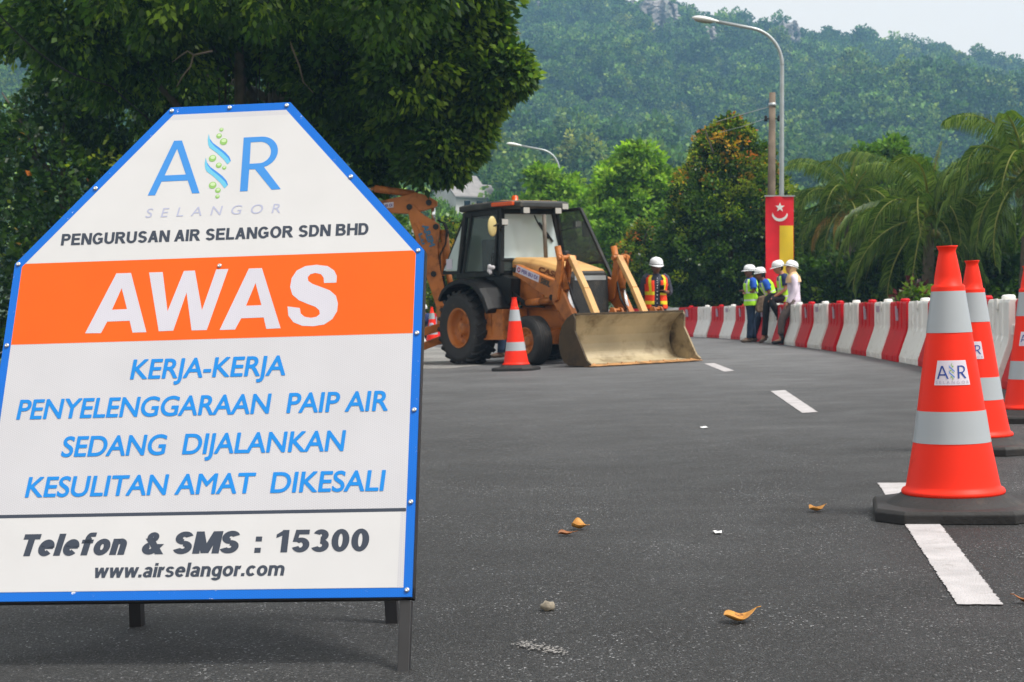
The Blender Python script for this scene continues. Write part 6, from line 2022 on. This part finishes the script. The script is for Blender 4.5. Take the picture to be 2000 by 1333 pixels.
def person(label, matrix, J, look=0.0, nod=0.0, skin=SKIN, shirt=BLUE, trousers=JEANS, vest=None, tape=SILV, shoe=SHOE, sleeve='short', openfront=False, scarf=False, hand_dir=None, group='road workers in white hard hats', legs_only=False, boots_up=0.0):
    """J: joints in metres, x forward, y left, z up"""
    root = empty('person', matrix, label, 'person', group)
    V3 = {k: Vector(v) for k, v in J.items()}
    fwd = Vector((1, 0, 0))
    # --- skeleton
    joints = {'pelvis': V3['pelvis'], 'spine': V3['pelvis'].lerp(V3['chest'], 0.5), 'chest': V3['chest'], 'neck': V3['neck'], 'head': V3['head']}
    edges = [('pelvis', 'spine'), ('spine', 'chest'), ('chest', 'neck'), ('neck', 'head')]
    rad = {'pelvis': (0.125, 0.10), 'spine': (0.125, 0.09), 'chest': (0.14, 0.10), 'neck': 0.052, 'head': 0.06}
    for s_ in ('L', 'R'):
        for a, c, r_ in (('chest', 'shoulder', 0.058), ('shoulder', 'elbow', 0.040), ('elbow', 'wrist', 0.027)):
            joints[c + s_] = V3[c + s_]; edges.append(((a if a == 'chest' else a + s_), c + s_)); rad[c + s_] = r_
        for a, c, r_ in (('pelvis', 'hip', 0.085), ('hip', 'knee', 0.056), ('knee', 'ankle', 0.038), ('ankle', 'toe', 0.03)):
            joints[c + s_] = V3[c + s_]; edges.append(((a if a == 'pelvis' else a + s_), c + s_)); rad[c + s_] = r_
        # hand: palm and five separate fingers
        w = V3['wrist' + s_]; f = (w - V3['elbow' + s_]).normalized()
        if hand_dir and s_ in hand_dir: f = Vector(hand_dir[s_]).normalized()
        side = f.cross(Vector((0, 0, 1)))
        side = side.normalized() if side.length > 0.2 else Vector((1, 0, 0))
        nrm_ = side.cross(f).normalized()
        joints['palm' + s_] = w + f * 0.06; edges.append(('wrist' + s_, 'palm' + s_)); rad['palm' + s_] = (0.034, 0.018)
        for q, (off, ln) in enumerate(((-0.030, 0.060), (-0.010, 0.072), (0.010, 0.067), (0.029, 0.052))):
            k0 = w + f * 0.085 + side * off; k1 = k0 + f * ln * 0.5 - nrm_ * 0.006; k2 = k1 + f * ln * 0.42 - nrm_ * 0.020
            for nm, p_ in (('a', k0), ('b', k1), ('c', k2)): joints['f%d%s%s' % (q, nm, s_)] = p_; rad['f%d%s%s' % (q, nm, s_)] = 0.0085
            edges += [('palm' + s_, 'f%da%s' % (q, s_)), ('f%da%s' % (q, s_), 'f%db%s' % (q, s_)), ('f%db%s' % (q, s_), 'f%dc%s' % (q, s_))]
        t0 = w + f * 0.03 - side * 0.035; t1 = t0 + f * 0.035 - side * 0.022 - nrm_ * 0.008
        joints['t0' + s_], joints['t1' + s_] = t0, t1; rad['t0' + s_] = 0.012; rad['t1' + s_] = 0.009
        edges += [('palm' + s_, 't0' + s_), ('t0' + s_, 't1' + s_)]
    me = skin_body('body', joints, edges, rad, skin, root)
    # head with a face, added to the body mesh
    hm = MB()
    hrot = Matrix.Rotation(look, 3, 'Z') @ Matrix.Rotation(nod, 3, 'Y')
    hc = V3['head']
    def face(p_):
        x, y, z = p_
        if z < -0.02: 
            k = 1 - 0.30 * min(1, (-0.02 - z) / 0.10); y *= k; x = x * (1 - 0.1 * min(1, (-0.02 - z) / 0.1)) + 0.008
        if x > 0.05:
            x += 0.024 * math.exp(-(y / 0.012) ** 2 - ((z + 0.012) / 0.022) ** 2)          # nose
            x += 0.006 * math.exp(-(y / 0.03) ** 2 - ((z - 0.035) / 0.012) ** 2)           # brow
            x += 0.008 * math.exp(-(y / 0.024) ** 2 - ((z + 0.052) / 0.010) ** 2)          # lips
            x -= 0.008 * math.exp(-((abs(y) - 0.032) / 0.013) ** 2 - ((z - 0.016) / 0.011) ** 2)
            x += 0.008 * math.exp(-(y / 0.03) ** 2 - ((z + 0.095) / 0.016) ** 2)           # chin
        return Vector((x, y, z))
    hm.ellipsoid(hc, (0.096, 0.076, 0.118), 28, 24, rot=hrot, fn=face)
    for s_ in (-1, 1):
        hm.ellipsoid(hc + hrot @ Vector((-0.005, s_ * 0.078, -0.005)), (0.018, 0.010, 0.030), 10, 8, rot=hrot)
    tmp = hm.build('head', skin)
    bm = bmesh.new(); bm.from_mesh(me); bm.from_mesh(tmp.data)
    me2 = bpy.data.meshes.new('body'); bm.to_mesh(me2); bm.free()
    bpy.data.objects.remove(tmp)
    link_mesh('body', me2, root, [skin], True)
    for s_ in (-1, 1):
        e = MB(); e.ellipsoid(hc + hrot @ Vector((0.087, s_ * 0.031, 0.014)), (0.008, 0.011, 0.007), 8, 6, rot=hrot); e.build('eye', EYE, root)
    if not scarf:
        h = MB(); h.ellipsoid(hc + hrot @ Vector((-0.018, 0, 0.02)), (0.092, 0.083, 0.098), 18, 12, rot=hrot); h.build('hair', HAIR, root)
    # helmet
    hl = MB()
    hb = hc + hrot @ Vector((-0.005, 0, 0.045))
    prof = [(0.118, 0.0), (0.119, 0.012), (0.116, 0.04), (0.104, 0.078), (0.078, 0.108), (0.042, 0.122), (0.0, 0.125)]
    rings = []
    for r_, z in prof:
        rings.append([hb + hrot @ Vector((1.14 * r_ * cos(k * pi / 14), 0.98 * r_ * sin(k * pi / 14), z + (0.006 if abs(sin(k * pi / 14)) < 0.25 and z > 0.03 else 0))) for k in range(28)])
    hl.loft(rings)
    br_ = []
    for rr_, zz in ((0.116, 0.004), (0.128, -0.004), (0.128, -0.008), (0.114, -0.004)):
        br_.append([hb + hrot @ Vector(((1.14 * rr_ + (0.055 * max(0, cos(k * pi / 14)) ** 1.5 if rr_ > 0.12 else 0)) * cos(k * pi / 14), 0.98 * rr_ * sin(k * pi / 14), zz - (0.012 * max(0, cos(k * pi / 14)) if rr_ > 0.12 else 0))) for k in range(28)])
    hl.loft(br_, cap=False)
    hel = hl.build('helmet', HELM, root)
    bd = MB()
    bd.loft([[hb + hrot @ Vector((1.14 * r_ * cos(k * pi / 14), 0.98 * r_ * sin(k * pi / 14), z)) for k in range(28)] for r_, z in ((0.1195, 0.008), (0.121, 0.012), (0.1195, 0.017))], cap=False)
    bd.build('helmet_band', HELM_B, hel)
    # clothes
    def limb_tube(b, P, rs, seg=12, n=5):
        pts, rr_ = [], []
        for i in range(len(P) - 1):
            for k in range(n):
                t = k / n
                pts.append(P[i].lerp(P[i + 1], t)); rr_.append(rs[i] + (rs[i + 1] - rs[i]) * t)
        pts.append(P[-1]); rr_.append(rs[-1])
        sm_ = pts[:]
        for i in range(1, len(pts) - 1): sm_[i] = pts[i] * 0.5 + (pts[i - 1] + pts[i + 1]) * 0.25
        rr_ = [q * (1 + 0.035 * sin(i * 2.1)) for i, q in enumerate(rr_)]
        b.tube(sm_, rr_, seg)
    tr = MB()
    for s_ in ('L', 'R'):
        limb_tube(tr, [V3['pelvis'].lerp(V3['hip' + s_], 0.9), V3['knee' + s_], V3['ankle' + s_] + (V3['knee' + s_] - V3['ankle' + s_]) * (0.03 + boots_up)], [0.105, 0.078, 0.062])
    tr.ellipsoid(V3['pelvis'] + Vector((0, 0, -0.01)), (0.125, 0.165, 0.13), 16, 10)
    tr.build('trousers', trousers, root)
    for s_ in ('L', 'R'):
        sh = MB()
        a, t_ = V3['ankle' + s_], V3['toe' + s_]
        d = (t_ - a); d.z = min(d.z, 0)
        heel = a - Vector((d.x, d.y, 0)).normalized() * 0.05 + Vector((0, 0, -0.045))
        P_ = [heel, heel.lerp(t_, 0.35) + Vector((0, 0, 0.012)), heel.lerp(t_, 0.75), t_ + Vector((0, 0, 0.0)), t_ + (t_ - heel).normalized() * 0.035]
        sh.tube(P_, [0.036, 0.046, 0.046, 0.040, 0.016], 12, flat=0.85)
        sh.tube([heel + Vector((0.03 * 0, 0, 0.0)), a + (V3['knee' + s_] - a) * (0.08 + boots_up)], [0.042, 0.05], 12)
        sh.build('shoe', shoe, root)
    sl_, sr_ = V3['shoulderL'], V3['shoulderR']
    lat = (sl_ - sr_); lat.z = 0; lat.normalize()
    def torso_rings(g, z_lo, seg=24):
        spine = [V3['pelvis'] + (V3['pelvis'] - V3['chest']).normalized() * z_lo, V3['pelvis'], V3['pelvis'].lerp(V3['chest'], .4), V3['pelvis'].lerp(V3['chest'], .75), V3['chest'], V3['chest'].lerp(V3['neck'], .45), V3['chest'].lerp(V3['neck'], .8), V3['neck']]
        W_ = [0.182, 0.172, 0.16, 0.172, 0.192, 0.185, 0.13, 0.062]
        D_ = [0.128, 0.122, 0.118, 0.126, 0.130, 0.115, 0.088, 0.062]
        rings = []
        for i, c in enumerate(spine):
            t = (spine[min(i + 1, 7)] - spine[max(i - 1, 0)]).normalized()
            f = lat.cross(t).normalized() * -1
            if f.x < 0: f = -f
            rings.append([c + lat * ((W_[i] + g) * cos(k * 2 * pi / seg)) + f * ((D_[i] + g) * sin(k * 2 * pi / seg)) for k in range(seg)])
        return rings
    st = MB()
    st.loft(torso_rings(0.0, 0.12 if not vest or openfront else 0.06))
    for s_ in ('L', 'R'):
        e, w, sh_ = V3['elbow' + s_], V3['wrist' + s_], V3['shoulder' + s_]
        inner = sh_.lerp(V3['chest'], 0.3)
        if sleeve == 'short': limb_tube(st, [inner, sh_, sh_.lerp(e, 0.72)], [0.075, 0.078, 0.070])
        elif sleeve == 'rolled': limb_tube(st, [inner, sh_, e, e.lerp(w, 0.35)], [0.075, 0.076, 0.060, 0.056])
        else: limb_tube(st, [inner, sh_, e, w], [0.075, 0.076, 0.060, 0.044])
    st.build('shirt', shirt, root)
    if openfront:                                        # button strip down the shirt front
        bt = MB(); rr_ = torso_rings(0.004, 0.1)
        for i in range(1, 6):
            c = rr_[i][6]
            bt.ellipsoid(c, (0.009, 0.009, 0.009), 8, 6)
            if i < 5: bt.ellipsoid(rr_[i][6].lerp(rr_[i + 1][6], .5), (0.009, 0.009, 0.009), 8, 6)
        bt.build('buttons', HELM, root)
    if vest:
        vt = MB()
        base = torso_rings(0.022, 0.10)
        rings, meta = [], []
        for i in range(len(base) - 1):
            for k in range(4):
                t = k / 4
                rings.append([p_.lerp(q, t) for p_, q in zip(base[i], base[i + 1])]); meta.append(i + t)
        rings = rings[:25]
        def mis(i, k):
            a = (k + 0.5) / 24 * 360
            if meta[i] in ((0.75, 1.0, 2.0, 2.25) if openfront else (1.0, 2.25)): return 1
            if meta[i] > 2.3 and ((40 < a < 62 or 118 < a < 140) if openfront else (45 < a < 58 or 122 < a < 135)): return 1
            return 0
        def skip(i, k):
            a = (k + 0.5) / 24 * 360
            if meta[i] > 3.6 and (a < 24 or a > 336 or 156 < a < 204): return True      # arm holes
            if openfront and abs(a - 90) < (20 + 10 * max(0, 1 - meta[i])): return True
            if meta[i] > 4.4 and abs(a - 90) < 26: return True
            return False
        vt.loft(rings, cap=False, mis=mis, skip=skip)
        vo = vt.build('vest', [vest, tape], root, fix=False)
        sd2 = vo.modifiers.new('thick', 'SOLIDIFY'); sd2.thickness = 0.012; sd2.offset = 0
    if scarf:
        sc_ = MB()
        sc_.ellipsoid(hc + hrot @ Vector((-0.014, 0, -0.005)), (0.100, 0.094, 0.135), 18, 14, rot=hrot, fn=lambda p_: p_ * (0.98 if p_.x < 0.05 else 0.86))
        rr_ = torso_rings(0.03, 0.1)
        nk = V3['neck']
        sc_.loft([rr_[4], [p_ + Vector((0, 0, 0.02)) for p_ in rr_[5]], [p_.lerp(nk, 0.1) + Vector((0, 0, 0.03)) for p_ in rr_[6]],
                  [nk + (p_ - V3['neck']) * 0.95 + Vector((0, 0, 0.05)) for p_ in rr_[7]], [hc + (p_ - nk) * 0.8 + Vector((0, 0, -0.06)) for p_ in rr_[7]]], cap=False)
        sc_.build('headscarf', SCARF, root)
    return root

def pose(**kw):
    J = dict(pelvis=(0, 0, 0.90), chest=(0.01, 0, 1.24), neck=(0.0, 0, 1.395), head=(0.035, 0, 1.515),
             shoulderL=(0, 0.165, 1.335), shoulderR=(0, -0.165, 1.335), elbowL=(-0.03, 0.21, 1.08), elbowR=(-0.03, -0.21, 1.08),
             wristL=(0.05, 0.22, 0.86), wristR=(0.05, -0.22, 0.86), hipL=(0, 0.09, 0.86), hipR=(0, -0.09, 0.86),
             kneeL=(0.02, 0.10, 0.47), kneeR=(0.02, -0.10, 0.47), ankleL=(-0.01, 0.105, 0.085), ankleR=(-0.01, -0.105, 0.085),
             toeL=(0.15, 0.125, 0.035), toeR=(0.15, -0.125, 0.035))
    J.update(kw)
    return J

def gm(x, y, rz, lift=0.0): return Matrix.Translation((x, y, gz(x) + lift)) @ Matrix.Rotation(rz, 4, 'Z')
# man standing with crossed arms
PA = person('man in yellow vest and jeans standing with folded arms, leftmost at the barrier', gm(5.18, 33.3, R(186)),
            pose(elbowL=(0.0, 0.23, 1.09), elbowR=(0.0, -0.23, 1.09), wristL=(0.17, -0.02, 1.12), wristR=(0.16, 0.02, 1.07), kneeL=(0.03, 0.09, 0.47), ankleL=(0.06, 0.09, 0.085), toeL=(0.22, 0.11, 0.035), ankleR=(-0.10, -0.10, 0.085), toeR=(0.05, -0.12, 0.035), kneeR=(-0.03, -0.10, 0.47)),
            look=0.1, shirt=BLUE, trousers=JEANS, vest=VEST_Y, hand_dir={'L': (0.2, -1, 0.1), 'R': (0.2, 1, 0)})
# shoulder bag hanging at his side
bm_ = empty('shoulder_bag', gm(5.40, 33.12, R(186)), 'brown patterned bag hanging from the man with folded arms', 'bag')
bagm = material('bag_brown', lin((112, 92, 74)), 0.9, 0.5, 22)
b = MB(); b.prism([(-0.13, 0.66), (0.13, 0.64), (0.16, 0.74), (0.10, 0.98), (-0.06, 1.02), (-0.14, 0.90)], -0.05, 0.06); b.build('bag_body', bagm, bm_, bev=0.03)
b = MB(); b.tube([(-0.04, 0.0, 1.0), (0.10, 0.02, 1.18), (0.20, -0.02, 1.36)], 0.012, 6); b.tube([(0.08, 0.0, 0.98), (0.18, 0.05, 1.15), (0.23, 0.0, 1.36)], 0.012, 6); b.build('strap', BLACKC, bm_)
# man leaning forward against the barrier behind him
person('man in yellow vest leaning forward on the barrier, behind the one with folded arms', gm(5.70, 34.3, R(182)),
       pose(pelvis=(-0.10, 0, 0.94), chest=(0.02, 0, 1.22), neck=(0.10, 0, 1.36), head=(0.17, 0, 1.475), shoulderL=(0.07, 0.165, 1.31), shoulderR=(0.07, -0.165, 1.31),
            elbowL=(0.0, 0.22, 1.06), wristL=(-0.01, 0.2, 0.86), elbowR=(0.0, -0.22, 1.06), wristR=(-0.02, -0.2, 0.86), hipL=(-0.08, 0.09, 0.90), hipR=(-0.08, -0.09, 0.90),
            kneeL=(0.22, 0.1, 0.52), kneeR=(0.22, -0.1, 0.52), ankleL=(0.30, 0.1, 0.085), ankleR=(0.30, -0.1, 0.085), toeL=(0.46, 0.12, 0.035), toeR=(0.46, -0.12, 0.035)),
       look=0.0, nod=0.1, shirt=BLUE, trousers=JEANS, vest=VEST_Y)
# man seated on the barrier
person('man in yellow vest and black trousers sitting on the barrier with one leg drawn up', gm(5.75, 32.2, R(182)),
       pose(pelvis=(0.02, 0, 0.96), chest=(0.05, 0, 1.29), neck=(0.10, 0, 1.44), head=(0.17, 0, 1.555), shoulderL=(0.07, 0.165, 1.38), shoulderR=(0.07, -0.165, 1.38),
            elbowL=(0.06, 0.22, 1.12), wristL=(0.30, 0.14, 0.95), elbowR=(0.05, -0.23, 1.12), wristR=(0.26, -0.2, 0.98), hipL=(0.04, 0.10, 0.93), hipR=(0.04, -0.10, 0.93),
            kneeL=(0.36, 0.12, 0.90), kneeR=(0.38, -0.12, 0.97), ankleL=(0.16, 0.14, 0.52), ankleR=(0.44, -0.10, 0.13), toeL=(0.01, 0.10, 0.46), toeR=(0.52, -0.10, 0.02)),
       look=0.15, nod=0.22, shirt=NAVY, trousers=BLACKC, vest=VEST_Y, shoe=SHOE, skin=SKIN_L)
# woman in a headscarf
person('woman in beige headscarf and pale blouse propped against the barrier, rightmost of the group', gm(5.64, 30.8, R(176)),
       pose(pelvis=(-0.02, 0, 0.92), chest=(0.0, 0, 1.24), neck=(0.02, 0, 1.39), head=(0.05, 0, 1.515), elbowL=(-0.01, 0.20, 1.06), wristL=(0.12, 0.16, 0.84), elbowR=(-0.03, -0.2, 1.06), wristR=(0.1, -0.17, 0.84),
            hipL=(-0.0, 0.09, 0.88), hipR=(-0.0, -0.09, 0.88), kneeL=(0.24, 0.09, 0.50), ankleL=(0.26, 0.09, 0.085), toeL=(0.41, 0.10, 0.035), kneeR=(0.20, -0.10, 0.48), ankleR=(0.22, -0.1, 0.085), toeR=(0.37, -0.12, 0.035)),
       look=0.35, nod=-0.28, shirt=PINK, trousers=BROWNT, shoe=BOOT, sleeve='long', scarf=True, skin=SKIN_L, boots_up=0.25)
# man in the orange vest behind the bucket
PO = person('man in open orange vest behind the digger bucket, looking at his phone', gm(2.46, 26.3, R(-84)),
            pose(elbowL=(-0.05, 0.255, 1.08), wristL=(0.15, 0.12, 1.09), elbowR=(-0.06, -0.24, 1.08), wristR=(0.0, -0.25, 0.84), head=(0.045, 0, 1.51)), look=0.05, nod=0.16, shirt=PLAID, trousers=JEANS, vest=VEST_O, tape=TAPE_Y, sleeve='rolled', openfront=True, hand_dir={'L': (0.7, -0.55, 0.25)})
b = MB(); b.box((0.0, 0.0, 0.0), (0.012, 0.075, 0.145), rot=Matrix.Rotation(0.5, 3, 'Y'))
ph = b.build('mobile_phone', MAT['black_plastic'], bev=0.004)
ph.matrix_world = PO.matrix_world @ Matrix.Translation((0.25, 0.055, 1.135))
tag(ph, 'dark phone held by the man in the orange vest', 'phone')
# man behind the digger, only his legs show under it
person('man in jeans behind the digger, only his legs showing beneath it', gm(-0.12, 27.6, R(180)), pose(ankleL=(0.08, 0.1, 0.085), toeL=(0.24, 0.12, 0.035), kneeL=(0.06, 0.1, 0.47)), shirt=NAVY, trousers=JEANS, group='road workers in white hard hats')
# man crouching far behind the small cone
person('man crouching far behind the small cone, only his hard hat and back visible', gm(-2.28, 43.0, R(200)),
       pose(pelvis=(0, 0, 0.42), chest=(0.12, 0, 0.70), neck=(0.18, 0, 0.83), head=(0.24, 0, 0.94), shoulderL=(0.14, 0.165, 0.78), shoulderR=(0.14, -0.165, 0.78), elbowL=(0.28, 0.2, 0.56), elbowR=(0.28, -0.2, 0.56),
            wristL=(0.46, 0.12, 0.52), wristR=(0.46, -0.12, 0.52), hipL=(0, 0.09, 0.40), hipR=(0, -0.09, 0.40), kneeL=(0.36, 0.12, 0.50), kneeR=(0.36, -0.12, 0.50), ankleL=(0.12, 0.11, 0.09), ankleR=(0.12, -0.11, 0.09), toeL=(0.27, 0.12, 0.035), toeR=(0.27, -0.12, 0.035)),
       shirt=NAVY, trousers=BLACKC)
